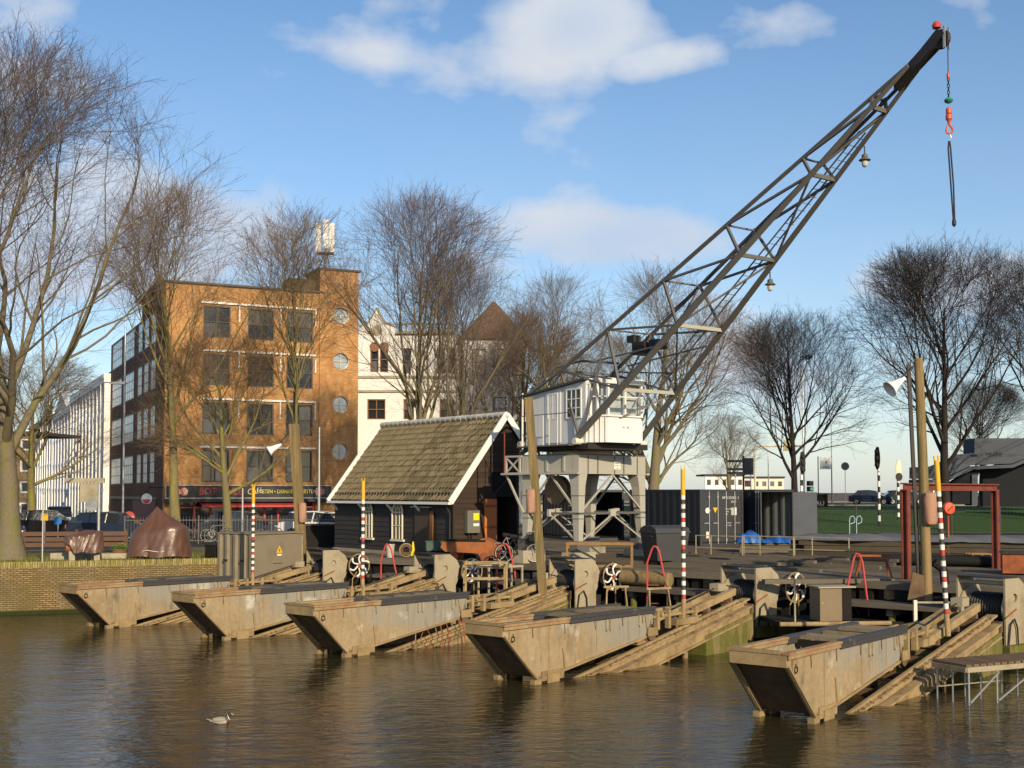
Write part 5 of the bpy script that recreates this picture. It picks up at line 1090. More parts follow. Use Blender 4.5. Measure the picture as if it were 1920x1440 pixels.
# brown tarpaulins
trp = mat('brown_tarpaulin', (.125,.062,.043), .36, var=.25, scale=2, bump=.6, bscale=2.6)
[n for n in trp.node_tree.nodes if n.type == 'BUMP'][0].inputs['Distance'].default_value = .03
def tent(hx, hy, apex, hs, seed, folds=5, n=128):
    """tarpaulin drawn from a peak over a box: straight fall to the shoulder, then a fluttering skirt"""
    mb = MB(); r = random.Random(seed); ph = [r.uniform(0, 6.28) for _ in range(6)]; K1, K2 = 9, 8
    for k in range(K1+K2+1):
        for q in range(n):
            a = 2*math.pi*q/n; c, s_ = math.cos(a), math.sin(a); e = (abs(c/hx)**3.2 + abs(s_/hy)**3.2)**(-1/3.2)
            zs = hs*(1+.16*math.cos(a-.2)+.05*math.sin(3*a+ph[0])); fold = abs(math.sin(folds*.5*a+ph[1]))**.7-.6 + .45*(abs(math.sin(4.5*a+ph[2]))**.6-.6)
            if k <= K1:
                t = k/K1; R = e*t*.93; z = apex[2]+(zs-apex[2])*(t**.86) + .05*fold*t*(1-t)*2 + .02*math.sin(11*a+7*t+ph[3])*t; x = apex[0]*(1-t)+R*c; y = apex[1]*(1-t)+R*s_
            else:
                t = (k-K1)/K2; R = e*(.93+.10*t+.13*fold*t**1.2) + .012*math.sin(17*a+9*t+ph[4]); z = zs*(1-t) + .03*math.sin(5*a+ph[5])*t; x, y = R*c, R*s_
            mb.v.append((x, y, z))
    for k in range(K1+K2):
        for q in range(n): mb.f.append((k*n+q, k*n+(q+1) % n, (k+1)*n+(q+1) % n, (k+1)*n+q))
    return mb
p = gp(283, 1050, ZY); p = Vector((p.x-.05, p.y+1.25, ZY+.08))
t = TH('tarpaulin_cover', 'tall peaked brown tarpaulin over a machine on the quay lawn', 'tarpaulin', p)
o_ = tent(1.08, .8, (-.13, 0, 1.86), .95, 5).build('cover', trp, t, True); o_.data.set_sharp_from_angle(angle=3.1)
MB().tube([(1.13*math.cos(a*.196), .86*math.sin(a*.196), .22+.03*math.sin(a*1.7)) for a in range(32)], .012, 5, closed=True).build('lashing_rope', M['cream'], t)
for x in (-.5, .1, .6): MB().box(x-.05, x+.05, -.75, -.65, -.12, .12).build('machine_foot', M['dark'], t)
p = gp(148, 1040, ZY+.25); p = Vector((p.x, p.y+.5, ZY+.32))
t = TH('covered_tank', 'orange-ended tank on a concrete stand under a short brown tarpaulin', 'tank', p, rad(24))
MB().lathe([(.05, -.62), (.26, -.60), (.27, -.55), (.27, .55)], 22, (-.02, 0, .27), 'x').build('tank', mat('orange_red_tank', (.40,.135,.07), .7, var=.2, scale=4), t, True)
cv = tent(.66, .46, (.05, 0, .80), .62, 11, 6); cv.v = [(x, y, z if x > -.35 else z + (.30 if z < .3 else 0)*min(1, (-.35-x)*6)) for x, y, z in cv.v]; cv.build('cover', trp, t, True)
for x in (-.42, .42): MB().prism([(-.3, -.33), (.3, -.33), (.16, .04), (-.16, .04)], x-.1, x+.1, 'yz').build('stand', M['conc'], t)
MB().box(-.75, .75, -.4, .4, -.4, -.331).build('slab', M['conc'], t)
p = gp(214, 1048, ZY); t = TH('planter', 'brown round planter with fresh green plants between the two tarpaulins', 'planter', (p.x, p.y+.6, ZY))
MB().lathe([(.24, 0), (.28, .2), (.29, .34), (.26, .34), (.25, .3)], 20).build('pot', mat('brown_terracotta', (.19,.105,.06), .8), t, True)
lv = MB(); lr_ = random.Random(6)
for _ in range(420):
    a = lr_.random()*6.28; r = .3*lr_.random()**.5; z = .3 + lr_.random()*.22*(1.2-r*2); s = .035; d = lr_.random()*6.28; c, q = math.cos(d)*s, math.sin(d)*s; x, y = r*math.cos(a)*1.1, r*math.sin(a)*1.1
    lv.add([(x-q*.5, y+c*.5, z), (x+c, y+q, z+lr_.uniform(-.02, .05)), (x+q*.5, y-c*.5, z), (x-c, y-q, z+lr_.uniform(-.01, .06))], [(0, 1, 2, 3)])
tag(lv.build('leaves', mat('fresh_green_leaves', (.14,.26,.03), .6, var=.4, scale=9), t), kind='stuff')
t = TH('plank_fence', 'low fence of brown planks behind the thin pole on the quay', 'fence', (-22, 48.0, ZY), rad(11))
for i in range(3): MB().box(.3, 6.4, -.02, .02, .25+i*.22, .42+i*.22).build('plank', mat('brown_fence_plank', (.13,.075,.05), .8, orand=.3), t)
for x in (.4, 2.4, 4.4, 6.3): MB().box(x-.05, x+.05, .021, .1, 0, .95).build('post', mat('brown_fence_plank', (.13,.075,.05), .8), t)
p = gp(76, 1056, ZY); t = TH('thin_pole', 'thin steel pole by the quay edge left of the covered tank', 'pole', (p.x, p.y+.15, ZY)); MB().lathe([(.028, 0), (.028, 2.4)], 8).build('pole', M['galv'], t); MB().lathe([(.035, 2.4), (.02, 2.44)], 8).build('cap', M['dark'], t)
for i, (u, v, w_) in enumerate(((183, 1050, .8), (110, 1052, .6))):
    p = gp(u, v, ZY); t = TH('stone_block', ['pale stone block behind the planter', 'low stone slab left of the covered tank'][i], 'stone', (p.x, p.y+.9, ZY), rad(20)); MB().prism([(-w_, -.2), (w_*.9, -.25), (w_, .2), (-w_*.8, .22)], 0, .2+.05*i, 'xy').build('block', M['conc'], t)

# street fence with rods
def fence(label, p0, p1, h_, n, m, rod=.012, name='railing_fence', every=8, z0=None):
    p0, p1 = Vector(p0), Vector(p1); t = TH(name, label, 'fence', p0); d = p1-p0
    for f in (.12, .9): MB().beam(Vector((0, 0, h_*f)), d+Vector((0, 0, h_*f)), .02, .035).build('rail', m, t)
    rm = MB().lathe([(rod, .05), (rod, h_*.97), (rod*.2, h_*1.05)], 5).mesh('rod', m); pm_ = MB().box(-.03, .03, -.03, .03, 0, h_*1.08).mesh('post', m)
    for i in range(n+1):
        q = d*(i/n); inst(pm_ if i % every == 0 else rm, t, q, name='post' if i % every == 0 else 'rod')
    return t
fence('grey railing along the street in front of the bar', vp(235, 923, 57)*1 - Vector((0, 0, EYE-ZY)), vp(645, 923, 58)*1 - Vector((0, 0, EYE-ZY)), 1.25, 72, M['jib'])
fence('dark railing of thin rods along the grass bank at right', (14.5, 69.5, ZY), (46, 65, ZY), 1.55, 170, M['dark'], .011, every=14)

# ladders' red hoops
def hoop(label, ub, vb, vt, D, w, tilt=.0, lower=.8):
    b, tp = vp(ub, vb, D), vp(ub, vt, D); hgt = tp.z-b.z; t = TH('ladder_hoop', label, 'ladder', b, rad(-25), 'red ladder hoops along the slips')
    pts = [(-w/2, 0, -lower), (-w/2, 0, hgt*.55), (-w*.18, .0, hgt*.93), (-w*.05, 0, hgt*1.0), (w*.1, .02, hgt*.98), (w*.25, .05, hgt*.86), (w*.5, .2, hgt*.12), (w*.52, .22, -.1)]
    MB().tube(pts, .03, 8).build('handrail', M['redp'], t, True)
    for i in range(3): MB().tube([(-w/2, 0, -lower+.2+i*.28), (-w/2+.35, .1, -.6+i*.28)], .015, 5).build('rung', M['rust'], t)
hoop('faded red ladder hoop in front of the wooden house windows', 726, 1085, 1020, 42.0, .5)
hoop('pale red ladder hoop in front of the bicycles', 946, 1078, 1019, 39.5, .55)
hoop('bright red ladder hoop beside the wheeled bin', 1228, 1095, 1024, 37.0, .5)
hoop('bright red ladder hoop left of the rusty frame', 1609, 1160, 1037, 33.0, .5, lower=.2)
# bucket and hose reel
t = TH('bucket', 'white plastic bucket by the house wall', 'bucket', (vp(732, 923, 45.4).x, 45.4, ZY)); MB().lathe([(.13, 0), (.17, .45), (.185, .46), (.185, .5), (.15, .5), (.14, .44)], 16).build('body', mat('dirty_white_plastic', (.5,.47,.38), .5), t, True); MB().tube([(-.17, 0, .46), (-.1, -.02, .6), (.1, -.02, .6), (.17, 0, .46)], .01, 5).build('handle', M['dark'], t)
t = TH('hose_reel', 'hose reel with yellow hose against the dark house wall', 'hose reel', (vp(762, 923, 45.3).x, 45.3, ZY+.28))
MB().tube([(.24*math.cos(a*.4), 0, .24*math.sin(a*.4)) for a in range(16)], .03, 6, closed=True).build('reel', M['rail'], t); MB().tube([(.16*math.cos(a*.4), -.03, .16*math.sin(a*.4)) for a in range(16)], .05, 6, closed=True).build('hose', mat('brown_hose', (.12,.07,.03), .6), t); MB().tube([(.2, -.05, -.2), (.27, -.05, .0), (.26, -.05, .32)], [.05, .06, .03], 6).build('yellow_hose', mat('bright_yellow', (.8,.65,.02), .5), t)
# rusty trolley tank
t = TH('rusty_trolley', 'rust-orange boiler trolley with black top beside the house corner', 'trolley', (-.55, 43.05, ZY), rad(180-16)); t.scale = (.95, .95, .95)
rbo = mat('orange_rust_boiler', (.34,.12,.045), .75, var=.3, scale=2.5, col2=(.20,.075,.035), lo=.45, hi=.7)
MB().prism([(0, .15), (.5, .1), (.62, .3), (1.9, .34), (2.1, .5), (2.0, .74), (.75, .74), (.4, .86), (.05, .7), (-.06, .4)], -.4, .4).build('tank', rbo, t); MB().box(.3, 2.15, -.46, .46, .75, .8).build('top_plate', M['black'], t)
for x in (.35, 1.6): MB().lathe([(.05, -.44), (.17, -.44), (.17, -.36), (.05, -.36)], 16, (x, 0, .17), 'y').build('wheel', M['rust'], t); MB().lathe([(.05, .36), (.17, .36), (.17, .44), (.05, .44)], 16, (x, 0, .17), 'y').build('wheel', M['rust'], t)
MB().tube([(.3, -.42, .2), (.25, -.44, .55), (.12, -.44, .5), (.05, -.42, .2)], .02, 5).build('hose', M['dark'], t)
t = TH('green_box', 'small green crate beside the rusty trolley', 'box', (vp(815, 923, 44.6).x, 44.6, ZY), rad(10)); MB().box(-.32, .32, -.2, .2, .3, .62).build('body', mat('green_box_paint', (.05,.10,.075), .7), t); MB().box(-.35, .35, -.22, .22, .62, .66).build('lid', mat('green_box_paint', (.05,.10,.075), .7), t); MB().box(-.3, .3, -.18, .18, 0, .298).build('stand', M['black'], t)
t = TH('leaning_board', 'orange-brown board leaning on the house wall by the side door', 'board', (-3.05, 45.2, ZY), HZ); MB().beam((0, 0, 0), (.12, .12, 1.75), .2, .04, up=(1, 0, 0)).build('board', mat('brown_board', (.27,.125,.05), .8), t); MB().beam((.04, .16, 0), (.16, .3, 1.7), .1, .03, up=(1, 0, 0)).build('batten', mat('brown_board', (.27,.125,.05), .8), t)

# bicycles
def bike(label, p, rz, col, group='bicycles', lean=.05):
    t = TH('bicycle', label, 'bicycle', p, rz, group); t.rotation_euler = (lean, 0, rz); fm = mat('bike_'+col, {'black': (.02,.02,.02), 'grey': (.25,.25,.25), 'blue': (.03,.05,.14)}[col], .4)
    for x in (-.53, .53):
        w_ = MB().tube([(x+.33*math.cos(a*.314), 0, .35+.33*math.sin(a*.314)) for a in range(20)], .02, 5, closed=True).build('wheel', M['tyre'], t); MB().tube([(x+.305*math.cos(a*.314), 0, .35+.305*math.sin(a*.314)) for a in range(20)], .012, 4, closed=True).build('rim', mat('white_bike_rim', (.7,.68,.6), .4), w_)
        for k in range(6): MB().tube([(x, 0, .35), (x+.3*math.cos(k*1.047), 0, .35+.3*math.sin(k*1.047))], .004, 3).build('spoke', M['galv'], w_)
    f = MB()
    for a, c in (((-.53, .35), (-.2, .85)), ((-.2, .85), (-.05, .32)), ((-.05, .32), (.42, .78)), ((-.2, .8), (.42, .85)), ((.42, .9), (.53, .35)), ((-.53, .35), (-.05, .32))): f.tube([(a[0], 0, a[1]), (c[0], 0, c[1])], .018, 5)
    f.build('frame', fm, t); MB().tube([(.25, -.28, 1.02), (.4, -.2, 1.05), (.42, 0, 1.0), (.4, .2, 1.05), (.25, .28, 1.02)], .013, 5).build('handlebar', M['galv'], t)
    MB().lathe([(.03, -.14), (.09, -.1), (.05, .14)], 8, (-.22, 0, .93), 'x').build('saddle', M['tyre'], t); return t
p = Vector((.36, 41.5, ZY))
t = bike('black bicycle with white rims and a basket by the crane', (p.x-.1, p.y+.2, ZY), rad(2), 'black'); MB().box(.32, .7, -.2, .2, .78, 1.06).build('basket', M['tyre'], t)
bike('grey bicycle parked behind the black one by the crane', (p.x-.35, p.y+1.5, ZY), rad(4), 'grey', lean=-.06)
for i, u in enumerate((375, 405, 500)): bike(['bicycle nearest the orange poster at the bar front', 'second bicycle leaning at the bar front railing', 'bicycle right of the bar door behind the railing'][i], (vp(u, 923, 59).x, 59+i*.3, ZY), rad(10+20*i), ['black', 'grey', 'blue'][i])

# wheeled bin
p = gp(1250, 1060, ZY); t = TH('wheeled_bin', 'large dark grey four-wheeled rubbish bin right of the crane', 'bin', p+Vector((0, .5, 0)), rad(26))
bm_ = mat('dark_grey_bin_plastic', (.045,.047,.05), .5, var=.15)
b = MB().add([(-.55, -.42, .15), (.55, -.42, .15), (.55, .42, .15), (-.55, .42, .15), (-.66, -.5, 1.08), (.66, -.5, 1.08), (.66, .5, 1.08), (-.66, .5, 1.08)], [(3,2,1,0),(4,5,6,7),(0,1,5,4),(1,2,6,5),(2,3,7,6),(3,0,4,7)]).build('body', bm_, t)
MB().box(-.7, .7, -.54, .54, 1.08, 1.13).build('rim', bm_, t); MB().lathe([(.5, -.69), (.53, -.66), (.53, .66), (.5, .69)], 24, (0, 0, .0), 'x')
MB().prism([(-.52, 1.13), (.52, 1.13), (.46, 1.24), (.2, 1.33), (-.2, 1.33), (-.46, 1.24)], -.68, .68, 'yz').build('lid', bm_, t)
for x in (-.45, .45):
    for y in (-.35, .35): MB().lathe([(.02, -.025), (.1, -.025), (.1, .025), (.02, .025)], 12, (x, y, .1), 'x').build('wheel', M['tyre'], t)
MB().box(-.71, -.67, -.3, .3, .95, 1.0).build('handle', bm_, t)

# ---- brown work frames, trestles, platforms around the slips
def frame_table(label, p, rz, w_, d_, h_, m, legs=4, shelf=None, name='work_frame'):
    t = TH(name, label, 'frame', p, rz, 'steel work frames'); 
    for y in (-d_/2, d_/2): MB().beam((0, y, h_), (w_, y, h_), .06, .07).build('top_rail', m, t)
    for x in (0, w_): MB().beam((x, -d_/2, h_-.004), (x, d_/2, h_-.004), .06, .06).build('top_end', m, t)
    for x in (.03, w_-.03):
        for y in (-d_/2, d_/2): MB().box(x-.03, x+.03, y-.03, y+.03, 0, h_-.036).build('leg', m, t)
    if shelf:
        for y in (-d_/2, d_/2): MB().beam((0, y, shelf), (w_, y, shelf), .05).build('stretcher', m, t)
    return t
orb = mat('ochre_brown_steel', (.27,.16,.07), .8, var=.3, scale=3, col2=(.19,.1,.05), lo=.45, hi=.7)
frame_table('long brown steel frame in front of the crane leg', (1.8, 39.45, 1.25), rad(-8), 2.15, .5, 1.28, orb, shelf=.55)
p = vp(870, 1090, 38); frame_table('low brown steel frame beside the second winch', Vector((p.x, p.y, -.3)), rad(8), 1.35, .5, 2.28, M['rail'], shelf=1.78)
p = vp(905, 1092, 39); frame_table('low steel walkway frame under the bicycles', Vector((p.x, p.y, -.3)), rad(30), 1.3, .7, 2.1, M['winch'])
def trestle(label, p, rz, w_, h_, m):
    t = TH('trestle', label, 'trestle', p, rz, 'trestles')
    MB().beam((0, 0, h_), (w_, 0, h_), .06, .06).build('top_bar', m, t)
    for x in (.1, w_-.1):
        for y in (-.25, .25): MB().beam((x, 0, h_-.035), (x+(-.12 if x < .2 else .12), y, 0), .04, .04).build('leg', m, t)
trestle('brown trestle right of the middle winch', vp(1132, 1140, 35.5)-Vector((0, 0, 1.08)), rad(8), .75, 1.7, M['rail']); trestle('second brown trestle below the red hoop', vp(1212, 1145, 34.5)-Vector((0, 0, 1.1)), rad(28), .85, 1.72, M['rail']); trestle('rusty trestle in the yard left of the rusty frame', gp(1608, 1082, ZY), rad(-5), .9, .62, M['rust'])
# log and beams lying behind the third winch
t = TH('timber_log', 'thick sawn log lying at the yard edge below the bin', 'log', Vector((4.2, 37.75, 1.27+.24)), rad(-43)); MB().lathe([(.02, -.9), (.23, -.9), (.24, 0), (.22, .9), (.02, .9)], 18, ax='x').build('log', M['wood'], t, True)
rg = random.Random(14)
for k in range(20):
    a = k/19; base = Vector((3.2, 45.2, 0)) + S_*(-2.0+k*.30) + R_*rg.uniform(-2.0, .4); ln = rg.uniform(6, 9.5)
    t = TH('deck_timber', 'long weathered timber across the yard, %s counted from the slip edge' % ['first', 'second', 'third', 'fourth', 'fifth', 'sixth', 'seventh', 'eighth', 'ninth', 'tenth', 'eleventh', 'twelfth', 'thirteenth', 'fourteenth', 'fifteenth', 'sixteenth', 'seventeenth', 'eighteenth', 'nineteenth', 'twentieth'][k], 'timber', (base.x, base.y, ZY+.03+.06*(k % 3)), math.atan2(-R_.y, -R_.x)+rg.uniform(-.03, .03), 'long timbers lying across the yard')
    MB().box(-.5, ln, -.10, .10, -.03, .07).build('timber', M['greyplank'], t)
# timber ledges below the yard edge, between the winches
for i, (e0, e1) in enumerate((((-4.6, 44.3), (-1.9, 42.6)), ((-.2, 41.5), (2.0, 40.0)), ((4.2, 38.4), (7.0, 35.8)), ((9.0, 34.0), (12.2, 31.0)))):
    a, b = Vector((*e0, 0)), Vector((*e1, 0)); t = TH('timber_ledge', ['timber ledge below the yard edge in front of the house', 'timber ledge below the bicycles', 'timber ledge carrying the sawn log', 'timber ledge behind the nearest cradle'][i], 'ledge', a, math.atan2((b-a).y, (b-a).x), 'timber ledges'); ln = (b-a).length; lr2 = random.Random(i)
    for j in range(4): MB().box(lr2.uniform(-.2, .1), ln+lr2.uniform(-.1, .2), -.1-j*.3-.13, -.1-j*.3+.13, 1.13+lr2.uniform(0, .04), 1.25).build('plank', M['greyplank'], t)
    for x in (.2, ln/2, ln-.2): MB().box(x-.09, x+.09, -.95, -.1, .95, 1.12).build('bearer', M['greyplank'], t); MB().lathe([(.1, -1), (.1, .95)], 10, (x, -.8, 0)).build('pile', M['moss'], t)
# barrier frames along the yard
for i, (u0, u1, v, D) in enumerate(((1305, 1392, 1047, 44.5), (1395, 1488, 1046, 44.0), (1490, 1592, 1045, 43.0))):
    a, b = vp(u0, v, D), vp(u1, v, D-1.2); t = TH('barrier', ['thin steel barrier in front of the container doors', 'thin steel barrier below the blue tarpaulin', 'thin steel barrier in front of the covered pile'][i], 'barrier', (a.x, a.y, ZY)); d = b-a; d.z = 0
    for z in (.42, .86): MB().tube([(0, 0, z), d+Vector((0, 0, z))], .018, 5).build('bar', M['winch'], t)
    for f in (0, .33, 1.0): MB().tube([d*f, d*f+Vector((0, 0, .88))], .022, 5).build('upright', M['winch'], t)
# steel locker between slips four and five, platform round it
p = vp(1538, 1165, 31.5); t = TH('steel_locker', 'brown steel locker with a door on the low platform behind the nearest cradle', 'locker', p, rad(12))
MB().box(0, .62, 0, .6, 0, .86).build('body', mat('brown_locker', (.21,.155,.09), .7, var=.2), t); MB().box(.62, .92, .05, .6, 0, .84).build('side_case', M['black'], t); MB().box(-.06, 1.0, -.05, .65, .86, .9).build('top', M['winch'], t); MB().box(.04, .07, -.02, -.002, .45, .5).build('knob', M['galv'], t)
p = vp(1478, 1168, 31.8); t = TH('low_platform', 'dark low platform with pipe in front of the locker', 'platform', (p.x, p.y, .685), rad(6)); MB().box(-.3, 3.6, -.4, 1.6, .0, .12).build('deck', M['black'], t); MB().lathe([(.06, -.4), (.06, 2.6)], 10, (0, -.5, .1), 'x').build('pipe', M['rail'], t); MB().box(.05, .09, -.35, -.31, .12, 1.25).build('upright', M['winch'], t); MB().box(-.2, 3.5, 1.3, 1.6, 1.0, 1.12).build('ledge_beam', M['greyplank'], t)
for x in (.4, 1.6, 2.8): MB().lathe([(.09, -1.6), (.09, 0)], 10, (x, .2, 0)).build('pile', M['black'], t)
p = vp(1660, 1120, 33); t = TH('timber_block', 'square timber block at the yard edge under the red hoop', 'timber', p, rad(10)); MB().box(0, .4, -.1, .2, -.05, .28).build('block', M['rail'], t); MB().box(.42, .8, -.06, .18, .02, .1).build('wedge', M['wood'], t)
p = vp(1700, 1120, 31); t = TH('white_marker', 'short pale marker post at the head of the nearest slip', 'marker', vp(1716, 1150, 29.3), 0); MB().box(-.04, .04, -.04, .04, -.2, .32).build('post', M['cream'], t); MB().tube([(.04, 0, .26), (.9, .2, .24)], .03, 6).build('bar', M['winch'], t)

# landing stage at lower right
P0, P1, P2 = gp(1812, 1247, .8), gp(1748, 1236, .8), gp(1922, 1238, .8)
t = TH('landing_stage', 'steel grating landing stage on thin legs at the lower right edge', 'platform', P0); a, b = P1-P0, (P2-P0)*1.9
nb_ = 16; dm = mat('rusty_grating', (.20,.135,.08), .85, var=.3, scale=5, orand=.3)
for i in range(nb_):
    f0, f1 = i/nb_, (i+.82)/nb_; q = [a*0+b*f0, a*0+b*f1, a+b*f1, a+b*f0]; MB().add([Vector((v.x, v.y, -.045)) for v in q]+[Vector((v.x, v.y, 0)) for v in q], [(3,2,1,0),(4,5,6,7),(0,1,5,4),(1,2,6,5),(2,3,7,6),(3,0,4,7)]).build('grating_bar', dm, t)
for e0, e1 in ((a*0, a), (a*0, b), (a, a+b)): MB().beam(e0+Vector((0, 0, -.1)), e1+Vector((0, 0, -.1)), .05, .1).build('edge_beam', M['winch'], t)
for f in (0.03, .28, .62, .95):
    for e in (a*.04, a*.5, a*.96): q = b*f+e; MB().lathe([(.022, -2), (.022, -.15)], 8, (q.x, q.y, 0)).build('leg', M['galv'], t)
for f0, f1 in ((.03, .28), (.28, .62)): MB().beam(b*f0+Vector((0, 0, -.75)), b*f1+Vector((0, 0, -.2)), .03).build('brace', M['galv'], t); MB().beam(b*f0+a+Vector((0, 0, -.55)), b*f1+a+Vector((0, 0, -.55)), .03).build('brace', M['winch'], t)
# loose bent wires and weed on the middle slip
t = TH('bent_wires', 'bent rusty wires and ladder bars dangling from the middle slip rail', 'wires', BOWS[2]+S_*2.2-R_*.25); wr = random.Random(3)
for i in range(9):
    x = i*.22; q = S_*x + Vector((wr.uniform(-.05, .05), wr.uniform(-.1, .05), 0)); zt_ = .42+.171*x; MB().tube([q+Vector((0, 0, zt_)), q+Vector((wr.uniform(-.05, .1), -.12, zt_-.15)), q+Vector((wr.uniform(-.1, .15), -.2, -.25))], .013, 4).build('wire', M['rust'] if i % 3 else M['rail'], t)

# ---- dark shipping containers
cm_ = mat('dark_blue_grey_container', (.030,.034,.040), .5, var=.2, scale=1.5); ci = mat('grey_container_inside', (.22,.235,.225), .6, var=.2)
def container(name, label, p, rz, L_, W_, H_, open_=False):
    t = TH(name, label, 'container', p, rz, 'shipping containers'); dz = .08
    def corr(ax, fixed, a0, a1, out, m, nm):
        n = int((a1-a0)/.14); vs = []; 
        for i in range(n+1):
            o_ = out*(.03 if (i//2) % 2 else 0); c = a0+(a1-a0)*i/n
            for z in (dz+.1, H_-.1): vs.append((fixed+o_, c, z) if ax == 'y' else (c, fixed+o_, z))
        MB().add(vs, [(2*i, 2*i+2, 2*i+3, 2*i+1) for i in range(n)]).build(nm, m, t)
    corr('y', .03, .1, L_-.1, -1, cm_, 'side_panel'); corr('y', W_-.03, .1, L_-.1, 1, cm_, 'side_panel'); corr('x', L_-.03, .1, W_-.1, 1, cm_, 'end_panel')
    if open_: corr('y', W_-.06, .1, L_-.1, 1, ci, 'inner_panel'); corr('y', .06, .1, L_-.1, -1, ci, 'inner_panel'); corr('x', L_-.07, .1, W_-.1, 1, ci, 'inner_panel')
    MB().box(.02, W_-.02, .02, L_-.02, H_-.06, H_-.02).build('roof', mat('pale_container_roof', (.45,.46,.47), .6), t); MB().box(.02, W_-.02, .02, L_-.02, dz, dz+.1).build('floor', M['black'], t)
    for x in (0, W_-.1):
        for y in (0, L_-.1): MB().box(x, x+.1, y, y+.1, 0, H_).build('corner_post', cm_, t)
    for y in (0, L_-.08):
        for z in (.0, H_-.12): MB().box(.1, W_-.1, y+.004, y+.076, z, z+.12).build('end_rail', cm_, t)
    for x in (.002, W_-.082):
        for z in (.002, H_-.118): MB().box(x, x+.08, .1, L_-.1, z, z+.116).build('side_rail', cm_, t)
    return t
def door(t, W_, H_, m):
    d = MB().box(0, W_/2-.11, -.04, 0, .13, H_-.13).build('door', m, t)
    for z in (.55, 1.05, 1.6, 2.1): MB().box(.06, W_/2-.17, -.052, -.041, z, z+.03).build('door_rib', m, d)
    for x in (W_*.16, W_*.36):
        MB().lathe([(.02, .08), (.02, H_-.1)], 8, (x, -.08, 0)).build('lock_bar', M['galv'], d)
        for z in (.22, H_-.4): MB().box(x-.05, x+.03, -.1, -.041, z, z+.1).build('bar_keeper', M['galv'], d)
        MB().box(x-.28, x+.02, -.1, -.075, 1.02, 1.06).build('door_handle', M['galv'], d)
    return d
CR = math.atan2(.444, .896)
c1 = container('shipping_container', 'closed dark shipping container with lock bars behind the bin', (8.59, 54.92, ZY), CR, 6.06, 2.44, 2.59)
d1 = door(c1, 2.44, 2.59, cm_); d1.location = (.11, .06, 0); d2 = door(c1, 2.44, 2.59, cm_); d2.location = (2.33, .06, 0); d2.scale = (-1, 1, 1)
MB().lathe([(.13, -.012), (.13, -.004)], 18, (.42, .0, 1.62), 'y').build('round_sticker', M['white'], c1); MB().prism([(.72, 1.75), (.98, 1.75), (.85, 1.5)], .0, .008).build('warning_triangle', M['yellow'], c1)
wp = mat('white_stencil', (.72,.72,.7), .6)
text('container_number', 'NPRU 221886  3', .17, wp, c1, (1.72, .012, 2.2), (rad(90), 0, 0), sx=.8); text('container_code', '22G1', .14, wp, c1, (1.9, .012, 2.02), (rad(90), 0, 0))
for s, z in (('MAX. GR.', 1.68), ('TARE', 1.56), ('NET', 1.44), ('CU. CAP.', .92)): text('container_weights', s, .085, wp, c1, (1.42, .012, z), (rad(90), 0, 0), align='LEFT')
MB().box(1.75, 1.95, .004, .012, 1.4, 1.75).build('data_plate', mat('tin_plate', (.42,.42,.38), .5), c1); MB().box(1.98, 2.05, .004, .012, 1.4, 1.75).build('data_strip', M['white'], c1); MB().box(.34, .54, .004, .012, .35, .65).build('paper_label', M['cream'], c1)
cp2 = Vector((8.59, 54.92, 0)) + Vector((.896, .444, 0))*2.95 + Vector((-.444, .896, 0))*(-.2)
c2_ = container('shipping_container', 'open dark shipping container with its doors swung wide, beside the closed one', (cp2.x, cp2.y, ZY), CR+rad(4), 6.06, 2.44, 2.59, True)
d3 = door(c2_, 2.44, 2.59, cm_); d3.location = (.05, .0, 0); d3.rotation_euler = (0, 0, rad(-118)); d4 = door(c2_, 2.44, 2.59, mat('blue_grey_door', (.12,.135,.16), .55)); d4.location = (2.4, .0, 0); d4.scale = (-1, 1, 1); d4.rotation_euler = (0, 0, rad(-12+180)) if False else (0, 0, rad(128))
cp3 = Vector((6.0, 61.5, 0)); container('shipping_container', 'dark shipping container standing end-on behind the crane portal', (cp3.x-2.6, cp3.y-.6, ZY), CR-rad(10), 6.06, 2.44, 2.59)

# ---- blue tarpaulin, grey covered pile
def sheet_heap(name, label, p, rz, L_, W_, H_, m, seed, cat='tarpaulin', nx=44, ny=18, sag=None):
    t = TH(name, label, cat, p, rz); r = np.random.default_rng(seed); mb = MB(); ph = r.uniform(0, 6, 8)
    for j in range(ny+1):
        for i in range(nx+1):
            fx, fy = i/nx, j/ny; e = min(fy, 1-fy)*2; e = min(1, e*2.2)**.6; ends = min(1, min(fx, 1-fx)*14)**.5
            z = H_*e*ends*(1 + .16*math.sin(fx*17+ph[0])*math.sin(fy*3+ph[1]) + .10*math.sin(fx*37+fy*9+ph[2])) + .03*math.sin(fx*60+ph[3]+fy*8) + (sag(fx)*e if sag else 0)
            mb.v.append((fx*L_, (fy-.5)*W_*(1+.08*math.sin(fx*23+ph[4])) + .05*math.sin(fx*31+ph[5]), max(.01, z)))
    for j in range(ny):
        for i in range(nx): q = j*(nx+1)+i; mb.f.append((q, q+1, q+nx+2, q+nx+1))
    mb.build('sheet', m, t, True); return t
p = vp(1380, 1005, 49.5)
bt_ = sheet_heap('blue_tarpaulin', 'crumpled bright blue tarpaulin in front of the container doors', (p.x, p.y, ZY+.38), rad(-4), 2.35, 1.0, .26, mat('blue_tarp_plastic', (.02,.12,.42), .4, var=.35, scale=4, bump=1, bscale=5), 4, sag=lambda f: .2*math.exp(-((f-.2)/.17)**2)-.1*math.exp(-((f-.52)/.12)**2)+.05*math.sin(f*29)*math.sin(f*11))
t = TH('timber_stack', 'stack of boards under the blue tarpaulin', 'stack', (p.x+.1, p.y+.02, ZY), rad(-4))
for i in range(3):
    for j in range(4): MB().box(.05*j, 2.1-.06*i, -.42+.22*j, -.42+.22*j+.19, i*.15, i*.15+.13).build('board', M['greyplank'], t)
